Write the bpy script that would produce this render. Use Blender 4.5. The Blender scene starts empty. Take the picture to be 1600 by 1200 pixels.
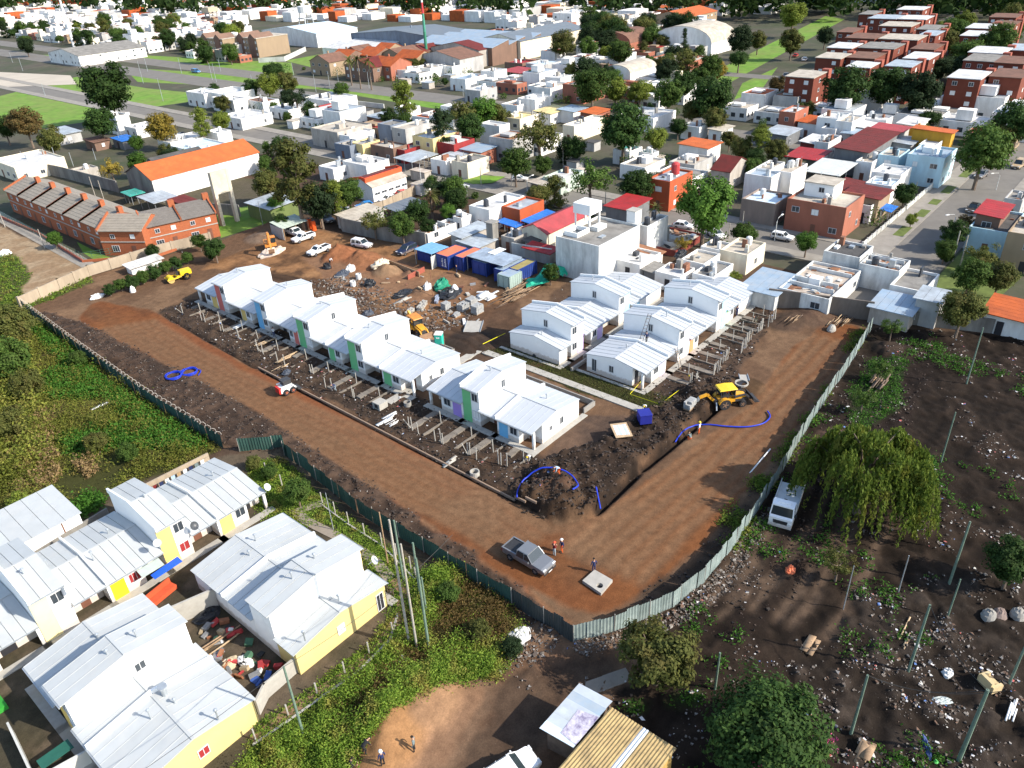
import bpy, bmesh, math, random
import numpy as np
from mathutils import Vector, Matrix
random.seed(7); RNG = np.random.default_rng(11)
sc = bpy.context.scene
COL = sc.collection
R_ = math.radians
# ---------------------------------------------------------------- camera, sky, sun, exposure
TH, RO, HD, FPX, HC = R_(30.7607), R_(-2.9298), R_(41.6475), 1202.68, 53.0
_f0 = np.array([0, math.cos(TH), -math.sin(TH)]); _r0 = np.array([1., 0, 0]); _u0 = np.cross(_r0, _f0)
_rc = math.cos(RO)*_r0 + math.sin(RO)*_u0; _uc = -math.sin(RO)*_r0 + math.cos(RO)*_u0
# world axes follow the street grid: X = along the right-hand street, Y = along the rows of new houses
_B = np.array([[math.sin(HD), math.cos(HD), 0], [-math.cos(HD), math.sin(HD), 0], [0, 0, 1.]])
CR, CU, CF = _B @ _rc, _B @ _uc, _B @ _f0
cam = bpy.data.cameras.new('camera'); camo = bpy.data.objects.new('camera', cam); COL.objects.link(camo)
m3 = Matrix((CR, CU, -CF)).transposed()
camo.matrix_world = Matrix.Translation((0, 0, HC)) @ m3.to_4x4()
cam.sensor_width = 36; cam.lens = 36*FPX/1600; cam.clip_start = 1; cam.clip_end = 6000
sc.camera = camo
SUN_AZ = math.atan2(-0.93, 0.34); SUN_EL = R_(35)
w_ = bpy.data.worlds.new('World'); sc.world = w_; w_.use_nodes = True
nt = w_.node_tree; bg = nt.nodes['Background']; sky = nt.nodes.new('ShaderNodeTexSky')
sky.sky_type = 'NISHITA'; sky.sun_disc = False; sky.sun_elevation = SUN_EL
sky.sun_rotation = math.pi/2 - SUN_AZ
nt.links.new(sky.outputs[0], bg.inputs[0]); bg.inputs[1].default_value = 0.15
sl = bpy.data.lights.new('sun', 'SUN'); sl.energy = 3.9; sl.angle = R_(0.6); sl.color = (1, .93, .82)
so = bpy.data.objects.new('sun', sl); COL.objects.link(so)
sd = Vector((math.cos(SUN_AZ)*math.cos(SUN_EL), math.sin(SUN_AZ)*math.cos(SUN_EL), math.sin(SUN_EL)))
so.rotation_euler = sd.to_track_quat('Z', 'Y').to_euler(); so.location = sd*200
vs = sc.view_settings; vs.view_transform = 'Standard'; vs.look = 'None'; vs.exposure = 0.97; vs.gamma = 1.0; vs.use_curve_mapping = False
def at(px, py, z=0.0):
 """photo pixel -> the point at height z it shows (world x, y)"""
 d = CF + CR*(px-800)/FPX - CU*(py-600)/FPX
 t = (z-HC)/d[2]
 return float(d[0]*t), float(d[1]*t)
def ppm(x, y, z=0):
 return FPX/float(np.dot(np.array([x, y, z-HC]), CF))
# ---------------------------------------------------------------- mesh helpers
class MB:
 def __init__(s): s.v = []; s.f = []; s.m = []
 def poly(s, pts, m=0):
  n = len(s.v); s.v += [tuple(p) for p in pts]; s.f.append(tuple(range(n, n+len(pts)))); s.m.append(m); return s
 def hexa(s, p, m=0):
  n = len(s.v); s.v += [tuple(q) for q in p]
  for f in ((0,3,2,1),(4,5,6,7),(0,1,5,4),(1,2,6,5),(2,3,7,6),(3,0,4,7)):
   s.f.append(tuple(n+i for i in f)); s.m.append(m)
  return s
 def box(s, x0, x1, y0, y1, z0, z1, m=0):
  return s.hexa([(x0,y0,z0),(x1,y0,z0),(x1,y1,z0),(x0,y1,z0),(x0,y0,z1),(x1,y0,z1),(x1,y1,z1),(x0,y1,z1)], m)
 def obox(s, c, size, rz=0, rx=0, ry=0, m=0):
  M_ = Matrix.Translation(c) @ Matrix.Rotation(rz,4,'Z') @ Matrix.Rotation(ry,4,'Y') @ Matrix.Rotation(rx,4,'X')
  a, b, d = size[0]/2, size[1]/2, size[2]/2
  return s.hexa([M_ @ Vector(q) for q in ((-a,-b,-d),(a,-b,-d),(a,b,-d),(-a,b,-d),(-a,-b,d),(a,-b,d),(a,b,d),(-a,b,d))], m)
 def extr(s, prof, s0, s1, m=0):
  n = len(prof); k = len(s.v)
  s.v += [(s0, a, b) for a, b in prof] + [(s1, a, b) for a, b in prof]
  s.f.append(tuple(range(k+n-1, k-1, -1))); s.f.append(tuple(range(k+n, k+2*n))); s.m += [m, m]
  for i in range(n):
   j = (i+1) % n; s.f.append((k+i, k+j, k+n+j, k+n+i)); s.m.append(m)
  return s
 def extry(s, prof, y0, y1, m=0):
  n = len(prof); k = len(s.v)
  s.v += [(a, y0, b) for a, b in prof] + [(a, y1, b) for a, b in prof]
  s.f.append(tuple(range(k, k+n))); s.f.append(tuple(range(k+2*n-1, k+n-1, -1))); s.m += [m, m]
  for i in range(n):
   j = (i+1) % n; s.f.append((k+j, k+i, k+n+i, k+n+j)); s.m.append(m)
  return s
 def extrz(s, poly, z0, z1, m=0):
  n = len(poly); k = len(s.v)
  s.v += [(a, b, z0) for a, b in poly] + [(a, b, z1) for a, b in poly]
  s.f.append(tuple(range(k+n-1, k-1, -1))); s.f.append(tuple(range(k+n, k+2*n))); s.m += [m, m]
  for i in range(n):
   j = (i+1) % n; s.f.append((k+i, k+j, k+n+j, k+n+i)); s.m.append(m)
  return s
 def tube(s, pts, rs, n=8, m=0, cap=True):
  pts = [Vector(p) for p in pts]
  if not hasattr(rs, '__len__'): rs = [rs]*len(pts)
  k = len(s.v); L = len(pts)
  for i, p in enumerate(pts):
   t = (pts[min(i+1, L-1)]-pts[max(i-1, 0)]).normalized()
   a = t.orthogonal().normalized() if abs(t.z) > .95 else t.cross(Vector((0,0,1))).normalized()
   b = t.cross(a)
   for j in range(n):
    q = p + (a*math.cos(2*math.pi*j/n) + b*math.sin(2*math.pi*j/n))*rs[i]
    s.v.append(tuple(q))
  for i in range(L-1):
   for j in range(n):
    j2 = (j+1) % n
    s.f.append((k+i*n+j, k+i*n+j2, k+(i+1)*n+j2, k+(i+1)*n+j)); s.m.append(m)
  if cap:
   s.f.append(tuple(range(k+n-1, k-1, -1))); s.f.append(tuple(range(k+(L-1)*n, k+L*n))); s.m += [m, m]
  return s
 def loft(s, rings, m=0, cap=True):
  k = len(s.v); n = len(rings[0])
  for r in rings: s.v += [tuple(p) for p in r]
  for i in range(len(rings)-1):
   for j in range(n):
    j2 = (j+1) % n
    s.f.append((k+i*n+j, k+i*n+j2, k+(i+1)*n+j2, k+(i+1)*n+j)); s.m.append(m)
  if cap:
   s.f.append(tuple(range(k+n-1, k-1, -1))); s.f.append(tuple(range(k+(len(rings)-1)*n, k+len(rings)*n))); s.m += [m, m]
  return s
 def mesh(s, name, mats, smooth=False):
  me = bpy.data.meshes.new(name); me.from_pydata(s.v, [], s.f)
  for m in (mats if isinstance(mats, (list, tuple)) else [mats]): me.materials.append(m)
  if any(s.m): me.polygons.foreach_set('material_index', s.m)
  if smooth: me.polygons.foreach_set('use_smooth', [True]*len(me.polygons))
  me.update(); return me
 def obj(s, name, mats, parent=None, loc=(0,0,0), smooth=False, rz=0):
  return link(name, s.mesh(name, mats, smooth), parent, loc, rz)
def link(name, data, parent=None, loc=(0,0,0), rz=0, scale=None):
 o = bpy.data.objects.new(name, data); COL.objects.link(o)
 o.location = loc; o.rotation_euler = (0, 0, rz)
 if parent is not None: o.parent = parent
 if scale is not None: o.scale = scale if hasattr(scale, '__len__') else (scale,)*3
 return o
def tag(o, label=None, cat=None, group=None, kind=None):
 if label: o['label'] = label
 if cat: o['category'] = cat
 if group: o['group'] = group
 if kind: o['kind'] = kind
 return o
def thing(name, label, cat, loc=(0,0,0), rz=0, group=None):
 o = link(name, None, None, loc, rz); o.empty_display_size = .3
 return tag(o, label, cat, group)
KIDS = {}
def copy_tree(o, parent=None):
 if not KIDS.get('ok'):
  for x in COL.objects:
   if x.parent: KIDS.setdefault(x.parent.name, []).append(x)
  KIDS['ok'] = True
 c = o.copy(); COL.objects.link(c)
 if parent is not None: c.parent = parent
 for ch in KIDS.get(o.name, []): copy_tree(ch, c)
 return c
def dup(o, loc, rz=0, label=None, group=None, scale=None):
 KIDS.clear(); c = copy_tree(o); c.location = loc; c.rotation_euler = (0, 0, rz)
 if label: c['label'] = label
 if group: c['group'] = group
 if scale: c.scale = (scale,)*3
 return c
# ---------------------------------------------------------------- materials
def _nodes(name):
 m = bpy.data.materials.new(name); m.use_nodes = True
 t = m.node_tree; return m, t, t.nodes['Principled BSDF'], t.nodes.new, t.links.new
def sock(n, *names):
 for k in names:
  if k in n.inputs: return n.inputs[k]
def mixc(t, a, b, fac=None, mode='MIX'):
 n = t.nodes.new('ShaderNodeMix'); n.data_type = 'RGBA'; n.blend_type = mode
 for s_, v in ((n.inputs[6], a), (n.inputs[7], b), (n.inputs[0], fac)):
  if v is None: continue
  if isinstance(v, bpy.types.NodeSocket): t.links.new(v, s_)
  else: s_.default_value = (*v, 1) if isinstance(v, tuple) and len(v) == 3 else v
 return n.outputs[2]
def ramp(t, fac, p0, p1, c0=(0,0,0,1), c1=(1,1,1,1)):
 n = t.nodes.new('ShaderNodeValToRGB'); e = n.color_ramp.elements
 e[0].position = p0; e[1].position = p1; e[0].color = c0; e[1].color = c1
 t.links.new(fac, n.inputs[0]); return n.outputs[0]
def noise(t, vec, scale, detail=5, rough=.6, dist=0):
 n = t.nodes.new('ShaderNodeTexNoise'); n.inputs['Scale'].default_value = scale
 n.inputs['Detail'].default_value = detail; n.inputs['Roughness'].default_value = rough; n.inputs['Distortion'].default_value = dist
 t.links.new(vec, n.inputs['Vector']); return n.outputs['Fac']
MATS = {}
def mat(name, col, rough=.8, var=.12, scale=1.2, dirt=None, damt=.5, dscale=.6, bump=0, bscale=20, metal=0, objvar=0, streak=False, spec=.3, world=True, wave=None, splash=0):
 if name in MATS: return MATS[name]
 m, t, p, new, lk = _nodes(name)
 if world:
  g = new('ShaderNodeNewGeometry').outputs['Position']
 else:
  g = new('ShaderNodeTexCoord').outputs['Object']
 vec = g
 if streak:
  mp = new('ShaderNodeMapping'); mp.inputs['Scale'].default_value = (1, 1, .3); lk(g, mp.inputs[0]); vec = mp.outputs[0]
 n1 = noise(t, vec, scale, 6, .62)
 a = tuple(max(0, c*(1-var)) for c in col); b = tuple(min(1, c*(1+var)) for c in col)
 c = mixc(t, a, b, ramp(t, n1, .3, .7))
 if dirt:
  n2 = noise(t, vec, dscale, 7, .68, .3)
  c = mixc(t, c, dirt, ramp(t, n2, .62-.3*damt, .80-.12*damt, (0,0,0,1), (damt,)*3+(1,)))
 if splash:
  sx = new('ShaderNodeSeparateXYZ'); lk(g, sx.inputs[0]); md = new('ShaderNodeMath'); md.operation = 'MULTIPLY_ADD'; lk(noise(t, g, 2.2, 5, .7), md.inputs[0]); md.inputs[1].default_value = -1.1; lk(sx.outputs[2], md.inputs[2])
  c = mixc(t, c, (.36,.27,.19), ramp(t, md.outputs[0], 0, .3, (splash,)*3+(1,), (0,0,0,1)))
 if objvar:
  oi = new('ShaderNodeObjectInfo'); h = new('ShaderNodeHueSaturation')
  mr = new('ShaderNodeMapRange'); mr.inputs[3].default_value = 1-objvar; mr.inputs[4].default_value = 1+objvar
  lk(oi.outputs['Random'], mr.inputs[0]); lk(mr.outputs[0], h.inputs['Value']); lk(c, h.inputs['Color']); c = h.outputs[0]
 lk(c, p.inputs['Base Color'])
 p.inputs['Roughness'].default_value = rough; p.inputs['Metallic'].default_value = metal
 sock(p, 'Specular IOR Level', 'Specular').default_value = spec
 if bump or wave:
  bn = new('ShaderNodeBump'); bn.inputs['Strength'].default_value = max(bump, .3 if wave else 0); bn.inputs['Distance'].default_value = .05
  if wave:
   wv = new('ShaderNodeTexWave'); wv.bands_direction = wave[0]; wv.inputs['Scale'].default_value = wave[1]; wv.inputs['Distortion'].default_value = 0
   lk(g, wv.inputs[0]); lk(wv.outputs['Fac'], bn.inputs['Height'])
  else:
   lk(noise(t, g, bscale, 4, .6), bn.inputs['Height'])
  lk(bn.outputs[0], p.inputs['Normal'])
 MATS[name] = m; return m
def leafmat(name, c1, c2, c3=None, tr=.35):
 if name in MATS: return MATS[name]
 m, t, p, new, lk = _nodes(name)
 g = new('ShaderNodeNewGeometry'); oi = new('ShaderNodeObjectInfo')
 c = mixc(t, c1, c2, g.outputs['Random Per Island'])
 if c3:
  n = noise(t, g.outputs['Position'], .55, 3, .5)
  c = mixc(t, c, c3, ramp(t, n, .52, .66, (0,0,0,1), (.8,.8,.8,1)))
 h = new('ShaderNodeHueSaturation'); mr = new('ShaderNodeMapRange'); mr.inputs[3].default_value = .75; mr.inputs[4].default_value = 1.25
 lk(oi.outputs['Random'], mr.inputs[0]); lk(mr.outputs[0], h.inputs['Value']); lk(c, h.inputs['Color'])
 lk(h.outputs[0], p.inputs['Base Color']); p.inputs['Roughness'].default_value = .75
 sock(p, 'Specular IOR Level', 'Specular').default_value = .15
 ts = new('ShaderNodeBsdfTranslucent'); mx = new('ShaderNodeMixShader'); mx.inputs[0].default_value = tr
 lk(h.outputs[0], ts.inputs[0]); lk(p.outputs[0], mx.inputs[1]); lk(ts.outputs[0], mx.inputs[2])
 lk(mx.outputs[0], t.nodes['Material Output'].inputs[0])
 MATS[name] = m; return m
WHITE = mat('white_wall_paint', (.82,.82,.80), .75, .03, .8, (.62,.58,.52), .25, .5, splash=.6)
ROOFW = mat('white_roof_sheet', (.43,.45,.47), .42, .04, .7, (.55,.55,.53), .25, .35, objvar=.03, spec=.4)
ROOFOLD = mat('weathered_white_roof_sheet', (.42,.435,.43), .5, .06, .6, (.50,.47,.42), .35, .4, objvar=.05)
CONC = mat('concrete', (.26,.245,.22), .9, .15, 1.5, (.18,.17,.15), .5, .8, bump=.2)
CONCL = mat('pale_concrete', (.36,.34,.30), .9, .12, 1.5, (.30,.27,.23), .4, .9, bump=.15)
DARK = mat('dark_opening', (.03,.03,.035), .5, .1, 2)
GLASS = mat('window_glass', (.04,.05,.06), .08, .1, 2, spec=.6)
FRAME = mat('window_frame', (.55,.55,.55), .5, .05, 2)
PVC = mat('white_shutter', (.75,.74,.71), .6, .04, 2)
STEEL = mat('galvanised_steel', (.42,.45,.47), .4, .12, 2, metal=.5)
DOORB = mat('brown_door', (.16,.07,.045), .6, .15, 2)
PAN = {k: mat(k+'_panel_paint', c, .7, .05, 1.2) for k, c in dict(yellow=(.72,.50,.16), red=(.62,.16,.13), blue=(.17,.45,.70), green=(.17,.50,.22),
      lavender=(.46,.44,.62), purple=(.36,.24,.62), skyblue=(.36,.68,.84), lilac=(.62,.48,.76), orange=(.85,.28,.13), lime=(.50,.80,.42), paleblue=(.60,.76,.88),
      greylilac=(.62,.58,.66), cream=(.86,.72,.36), gold=(.85,.58,.16), vivid=(.90,.62,.02)).items()}
RUST = mat('rusty_steel', (.22,.10,.06), .8, .3, 3)
WOOD = mat('weathered_wood', (.30,.20,.12), .85, .25, 2.5)
WOODG = mat('green_treated_pole', (.13,.19,.145), .8, .2, 2, (.16,.13,.1), .4, 1.5)
BARK = mat('bark', (.16,.12,.09), .9, .3, 3)
RUBBER = mat('rubber', (.025,.025,.027), .8, .1, 3)
BRICKO = mat('orange_brick', (.33,.10,.042), .85, .15, 3, (.23,.075,.038), .4, 2)
BRICKR = mat('red_brick', (.30,.085,.055), .85, .15, 2, (.18,.07,.05), .4, .6)
SKIN = mat('skin', (.42,.24,.16), .6, .05, 5)
# ---------------------------------------------------------------- ground near the camera: one relief, soil colours by zone
GX0, GX1, GY0, GY1, GS = -12.0, 124.0, -36.0, 200.0, 0.27
nx, ny = int((GX1-GX0)/GS)+1, int((GY1-GY0)/GS)+1
gx = np.linspace(GX0, GX1, nx); gy = np.linspace(GY0, GY1, ny)
XX, YY = np.meshgrid(gx, gy, indexing='ij')
def vnoise(cell, seed):
 r = np.random.default_rng(seed); a = int((GX1-GX0)/cell)+3; b = int((GY1-GY0)/cell)+3
 g = r.random((a, b)); u = (XX-GX0)/cell; v = (YY-GY0)/cell
 i = u.astype(int); j = v.astype(int); fu = u-i; fv = v-j; fu = fu*fu*(3-2*fu); fv = fv*fv*(3-2*fv)
 return (g[i,j]*(1-fu)+g[i+1,j]*fu)*(1-fv)+(g[i,j+1]*(1-fu)+g[i+1,j+1]*fu)*fv
def fbm(c, seed, n=4):
 o = 0; a = 1; s_ = 0
 for k in range(n): o = o + a*vnoise(c/2**k, seed+k); s_ += a; a *= .6
 return o/s_
N1, N2, N3, N4 = fbm(9, 1), fbm(3, 20), fbm(1.3, 40, 3), fbm(20, 60)
def pip(poly):
 P = [at(*p) for p in poly]; c = np.zeros(XX.shape, bool); n = len(P)
 for i in range(n):
  (x1, y1), (x2, y2) = P[i], P[(i+1) % n]
  if y1 == y2: continue
  k = ((y1 > YY) != (y2 > YY)) & (XX < (x2-x1)*(YY-y1)/(y2-y1)+x1); c ^= k
 return c.astype(float)
def blur(a, r):
 r = int(r*.4/GS+.5)
 for ax in (0, 1):
  k = np.cumsum(np.pad(a, [(r+1, r) if q == ax else (0, 0) for q in (0, 1)], mode='edge'), axis=ax)
  n = a.shape[ax]; sl1 = [slice(None)]*2; sl0 = [slice(None)]*2
  sl1[ax] = slice(2*r+1, 2*r+1+n); sl0[ax] = slice(0, n)
  a = (k[tuple(sl1)]-k[tuple(sl0)])/(2*r+1)
 return a
def zone(poly, soft=2, amp=.5, e=.16, nz=None):
 m = blur(blur(pip(poly), soft), soft); m = m + ((N2 if nz is None else nz)-.5)*amp*4*m*(1-m)*1.6
 return np.clip((m-.5+e)/(2*e), 0, 1)
Ccol = np.zeros(XX.shape+(3,)); Ccol[:] = (.07,.045,.03)
Z = np.zeros(XX.shape) + (N2-.5)*.12 + (N1-.5)*.1
KS = .54
def paint(m, c, c2=None, nz=None):
 c = np.array(c)*KS; c2 = None if c2 is None else np.array(c2)*KS
 col = c if c2 is None else c*(1-(nz if nz is not None else N2)[...,None]) + np.array(c2)*(nz if nz is not None else N2)[...,None]
 Ccol[:] = Ccol*(1-m[...,None]) + col*m[...,None]
def sharp(n, a=.42, b=.58): return np.clip((n-a)/(b-a), 0, 1)
SITE = [(38,485),(140,432),(335,378),(420,340),(520,362),(660,386),(860,432),(940,440),(1190,440),(1212,474),(1360,510),(1270,650),(1210,750),(1130,880),(1050,950),(960,985),(895,1003),(730,905),(560,800),(445,712),(350,700),(230,625)]
m_site = zone(SITE, 1, .2)
paint(m_site, (.20,.115,.068), (.30,.18,.105), sharp(N1))
ROAD = [(150,470),(237,485),(400,577),(482,612),(660,705),(845,805),(870,830),(940,800),(1100,690),(1170,640),(1240,545),(1290,505),(1345,510),(1300,590),(1230,690),(1150,790),(1090,860),(1010,920),(950,960),(890,955),(840,920),(775,895),(710,850),(600,772),(500,710),(400,642),(322,600),(200,545),(120,500)]
m_yard = zone([(150,468),(300,425),(400,385),(480,355),(600,380),(700,420),(800,470),(720,520),(600,475),(450,430),(330,420)], 3, .7)
paint(m_yard, (.42,.215,.10), (.26,.135,.066), sharp(N2, .35, .7))
m_sand = zone([(470,400),(600,400),(760,440),(700,480),(640,470),(520,450)], 3, .8); paint(m_sand, (.36,.21,.12), (.30,.15,.085), N2)
m_dk = zone([(350,418),(470,425),(560,455),(640,520),(800,470),(830,520),(760,560),(690,560),(620,500),(500,450),(420,440)], 3, 1.0); paint(m_dk*.85, (.085,.05,.032), (.16,.09,.055), sharp(N2, .35, .75))
m_road = zone(ROAD, 2, .4)
paint(m_road, (.29,.112,.043), (.235,.088,.036), sharp(N1))
m_red = zone([(237,485),(400,577),(482,612),(660,705),(845,805),(870,830),(800,840),(640,730),(470,640),(380,590),(240,510)], 3, .9); paint(m_red*.7, (.33,.12,.052), (.27,.092,.04), N1)
m_red2 = zone([(420,650),(600,762),(770,885),(900,975),(870,985),(700,880),(560,785)], 2, .9); paint(m_red2*.8, (.34,.165,.085), (.25,.10,.05), sharp(N3))
# wheel lanes on both dirt roads
lane1 = np.exp(-((XX-43-1.2*(N4-.5))/1.6)**2)*m_road*(YY > 30); lane2 = np.exp(-((YY-31.5-1.5*(N4-.5))/1.7)**2)*m_road*(XX > 46)
paint(np.clip(lane1+lane2, 0, 1)*.75*sharp(N1*.6+N4*.4, .3, .62), (.18,.085,.042), (.23,.12,.058), N1)
m_gard = zone([(240,485),(300,468),(330,470),(610,598),(835,705),(870,740),(850,800),(660,703),(482,610),(400,575)], 2, .6)
paint(m_gard, (.060,.042,.031), (.115,.076,.052), sharp(N3*.6+N2*.4, .38, .66))
m_gard2 = zone([(1005,607),(1168,480),(1215,490),(1150,585),(1110,635),(1060,650)], 2, .6)
paint(m_gard2, (.075,.052,.038), (.15,.095,.065), sharp(N3*.6+N2*.4, .4, .66))
m_back = zone([(700,560),(760,545),(800,540),(880,440),(1180,445),(1190,470),(1000,600),(840,560),(720,600)], 2, .6); paint(m_back*.8, (.10,.068,.048), (.16,.10,.07), N2)
m_plot = zone([(850,715),(915,645),(1015,655),(985,690),(900,755),(860,760)], 2, .7); paint(m_plot, (.125,.083,.062), (.20,.125,.085), sharp(N2*.5+N1*.5))
m_heap = zone([(800,780),(860,720),(920,700),(1000,655),(1060,615),(1110,590),(1150,600),(1110,640),(1075,668),(1000,730),(940,790),(900,812),(850,805)], 2, .7)
paint(m_heap, (.040,.028,.021), (.085,.055,.038), sharp(N3*.7+N2*.3, .4, .68))
m_spoil = zone([(840,808),(800,785),(850,755),(900,770),(925,800),(890,815)], 2, .7); paint(m_spoil, (.13,.085,.055), (.055,.038,.028), sharp(N3))
m_grs = zone([(755,548),(800,542),(925,585),(1010,610),(1055,625),(1030,648),(900,612),(830,580)], 1, .5)
paint(m_grs, (.062,.058,.022), (.10,.066,.034), sharp(N2, .5, .7))
m_strip = zone([(50,482),(130,503),(322,598),(400,640),(600,768),(775,893),(895,990),(880,1003),(560,800),(440,708),(350,700),(230,622)], 2, .7)
paint(m_strip, (.075,.05,.037), (.15,.095,.066), sharp(N3*.7+N2*.3, .4, .7))
m_strip2 = zone([(1360,510),(1340,515),(1300,590),(1225,700),(1140,800),(1080,880),(1000,925),(990,965),(1050,950),(1130,880),(1210,750),(1270,650)], 2, .7)
paint(m_strip2*.9, (.07,.048,.034), (.12,.08,.055), sharp(N3))
damp = sharp(N4*.4+N1*.35+N2*.25, .54, .64); paint(damp*m_site*.55*(1-m_sand), (.10,.056,.032)); paint(sharp(N4*.5+N1*.5, .56, .66)*m_road*.4, (.42,.25,.14)); paint(sharp(1-N1*.5-N2*.5, .56, .66)*m_yard*.6, (.46,.25,.12))
m_weed = zone([(-300,480),(38,486),(230,627),(350,702),(300,722),(190,765),(90,800),(-100,850),(-400,800)], 1, .3)
paint(m_weed, (.075,.078,.024), (.13,.105,.04), sharp(N1))
m_bl = zone([(-100,850),(90,800),(190,765),(300,722),(440,700),(560,802),(720,905),(800,980),(760,1040),(690,1060),(600,1130),(520,1230),(-200,1400)], 2, .4)
paint(m_bl, (.10,.085,.055), (.17,.13,.09), sharp(N2))
m_lawn = zone([(385,725),(440,715),(500,775),(560,815),(640,880),(665,960),(700,1060),(590,1130),(520,1230),(350,1230),(400,1140),(600,990),(610,930),(520,820),(440,830),(400,800)], 2, .4)
paint(m_lawn, (.055,.085,.020), (.085,.10,.030), sharp(N2))
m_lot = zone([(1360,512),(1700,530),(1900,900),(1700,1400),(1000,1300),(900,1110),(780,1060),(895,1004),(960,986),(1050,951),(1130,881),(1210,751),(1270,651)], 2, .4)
paint(m_lot, (.022,.015,.0105), (.052,.035,.025), sharp(N3*.5+N2*.5, .38, .66))  # wet black soil, darkened further to stand in for cloud shade
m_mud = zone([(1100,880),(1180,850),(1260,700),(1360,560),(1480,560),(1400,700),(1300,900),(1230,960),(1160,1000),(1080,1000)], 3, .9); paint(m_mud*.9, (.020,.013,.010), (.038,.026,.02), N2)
m_tip = zone([(1250,980),(1340,930),(1450,900),(1600,900),(1700,1100),(1600,1250),(1300,1180),(1240,1080)], 3, .9); paint(m_tip*.8, (.034,.025,.019), (.08,.062,.05), sharp(N3, .5, .75))
m_gr2 = zone([(1330,600),(1370,560),(1420,560),(1400,640),(1340,680)], 2, .9); paint(m_gr2*.8, (.035,.055,.018))
m_gr3 = zone([(1030,1090),(1090,1070),(1110,1090),(1000,1120),(960,1100)], 2, .8); paint(m_gr3, (.05,.075,.02))
m_bot = zone([(520,1230),(600,1130),(690,1062),(770,1062),(800,985),(860,975),(895,1006),(960,990),(1020,1000),(1000,1060),(960,1075),(860,1250)], 2, .7)
paint(m_bot, (.20,.115,.07), (.28,.17,.105), sharp(N2))
m_bot2 = zone([(600,1150),(680,1080),(760,1065),(740,1110),(700,1180),(640,1230),(540,1230)], 2, .6); paint(m_bot2, (.42,.25,.15), (.36,.20,.115), N2)
m_bot3 = zone([(780,1060),(890,1020),(960,1010),(970,1050),(880,1100),(840,1170),(760,1230),(700,1230),(760,1130)], 3, .6); paint(m_bot3*.75, (.07,.047,.034), (.12,.08,.055), N2)
m_tl = zone([(-300,300),(0,362),(60,395),(150,440),(38,484),(-200,484)], 1, .3); paint(m_tl, (.09,.125,.028), (.14,.13,.05), sharp(N2))
m_tld = zone([(-60,320),(0,352),(70,385),(148,425),(50,466),(30,455),(50,430),(20,395),(-60,390)], 2, .5); paint(m_tld, (.52,.38,.24), (.42,.28,.165), sharp(N2))
m_town = zone([(0,330),(148,425),(340,378),(430,340),(520,330),(400,280),(150,260),(-60,280)], 1, .2); paint(m_town, (.16,.13,.095), (.12,.11,.06), N2)
# relief
Z += m_gard*(N3-.5)*.7 + m_gard2*(N3-.5)*.6 + m_strip*((N3-.5)*.7+.15) + m_lot*((N3-.5)*.5+(N2-.5)*.5) + m_heap*(1.05+(N3-.5)*1.5) + m_spoil*(.4+(N3-.4)*1.2) + m_tip*(N3-.4)*.5 + m_yard*(N3-.5)*.15
Z *= 1-.85*np.clip(m_road*1.3, 0, 1)
def bumpat(px, py, r, h, p=1.0, sy=1.0, rz=0):
 x, y = at(px, py); dx, dy = XX-x, YY-y; c, s_ = math.cos(rz), math.sin(rz); a = (dx*c+dy*s_)/r; b = (-dx*s_+dy*c)/(r*sy)
 q = np.sqrt(a*a+b*b); g = np.clip(1-q, 0, 1)**p * (1+.5*(N3-.5)); return g*h
def heap(px, py, r, h, col, col2, sy=1, rz=0):
 b = bumpat(px, py, r, h, 1.0, sy, rz); global Z; Z += b; paint(np.clip(b/h*4, 0, 1), col, col2, N3)
heap(530,400,4.6,2.3,(.40,.17,.08),(.33,.13,.06),.7,.3); heap(562,404,4.0,1.5,(.44,.18,.085),(.36,.14,.065)); heap(578,412,4.5,.7,(.44,.20,.10),(.36,.15,.07))
heap(605,425,3.0,1.6,(.42,.27,.16),(.36,.21,.12)); heap(662,455,2.2,1.2,(.38,.22,.13),(.30,.17,.1)); heap(640,428,1.6,.7,(.34,.2,.12),(.3,.16,.1))
heap(1265,495,4.5,1.1,(.22,.14,.09),(.12,.07,.05)); heap(1225,505,3.5,.9,(.16,.10,.07),(.09,.06,.04)); heap(735,535,4.5,.8,(.05,.036,.028),(.09,.06,.045))
heap(1165,605,3.0,.5,(.10,.058,.03),(.13,.075,.04)); heap(410,372,4.0,1.2,(.36,.26,.19),(.24,.15,.1)); heap(1385,545,2.5,1.3,(.05,.035,.027),(.08,.055,.04)); heap(1310,690,3,.6,(.2,.12,.09),(.13,.08,.06))
heap(870,765,2.6,.9,(.20,.11,.07),(.08,.05,.035)); heap(700,455,2.6,.8,(.10,.07,.05),(.06,.045,.035)); heap(612,1135,5.5,1.9,(.52,.28,.13),(.42,.22,.10),.6,.6); heap(680,1085,4,1.0,(.50,.29,.16),(.40,.23,.13),.6,.6)
def lines(p0, p1, off, wid, dep, wob=.4):
 (x0, y0), (x1, y1) = at(*p0), at(*p1); L = math.hypot(x1-x0, y1-y0); ux, uy = (x1-x0)/L, (y1-y0)/L
 s_ = (XX-x0)*ux+(YY-y0)*uy; t_ = -(XX-x0)*uy+(YY-y0)*ux - off - (N4-.5)*wob*3 - (N1-.5)*wob*.5
 return np.exp(-(t_/wid)**2)*np.clip(np.minimum(s_, L-s_)/1.5+.3, 0, 1)*dep
rut = 0
for k in range(-3, 4):
 rut = rut + lines((1190,970),(1290,770), k*1.9+.5*math.sin(k*9), .5, .6, 1.6)
for k in (-1, 0, 1): rut = rut + lines((1100,970),(1220,850), k*1.8, .45, .4, 1.2)
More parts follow.
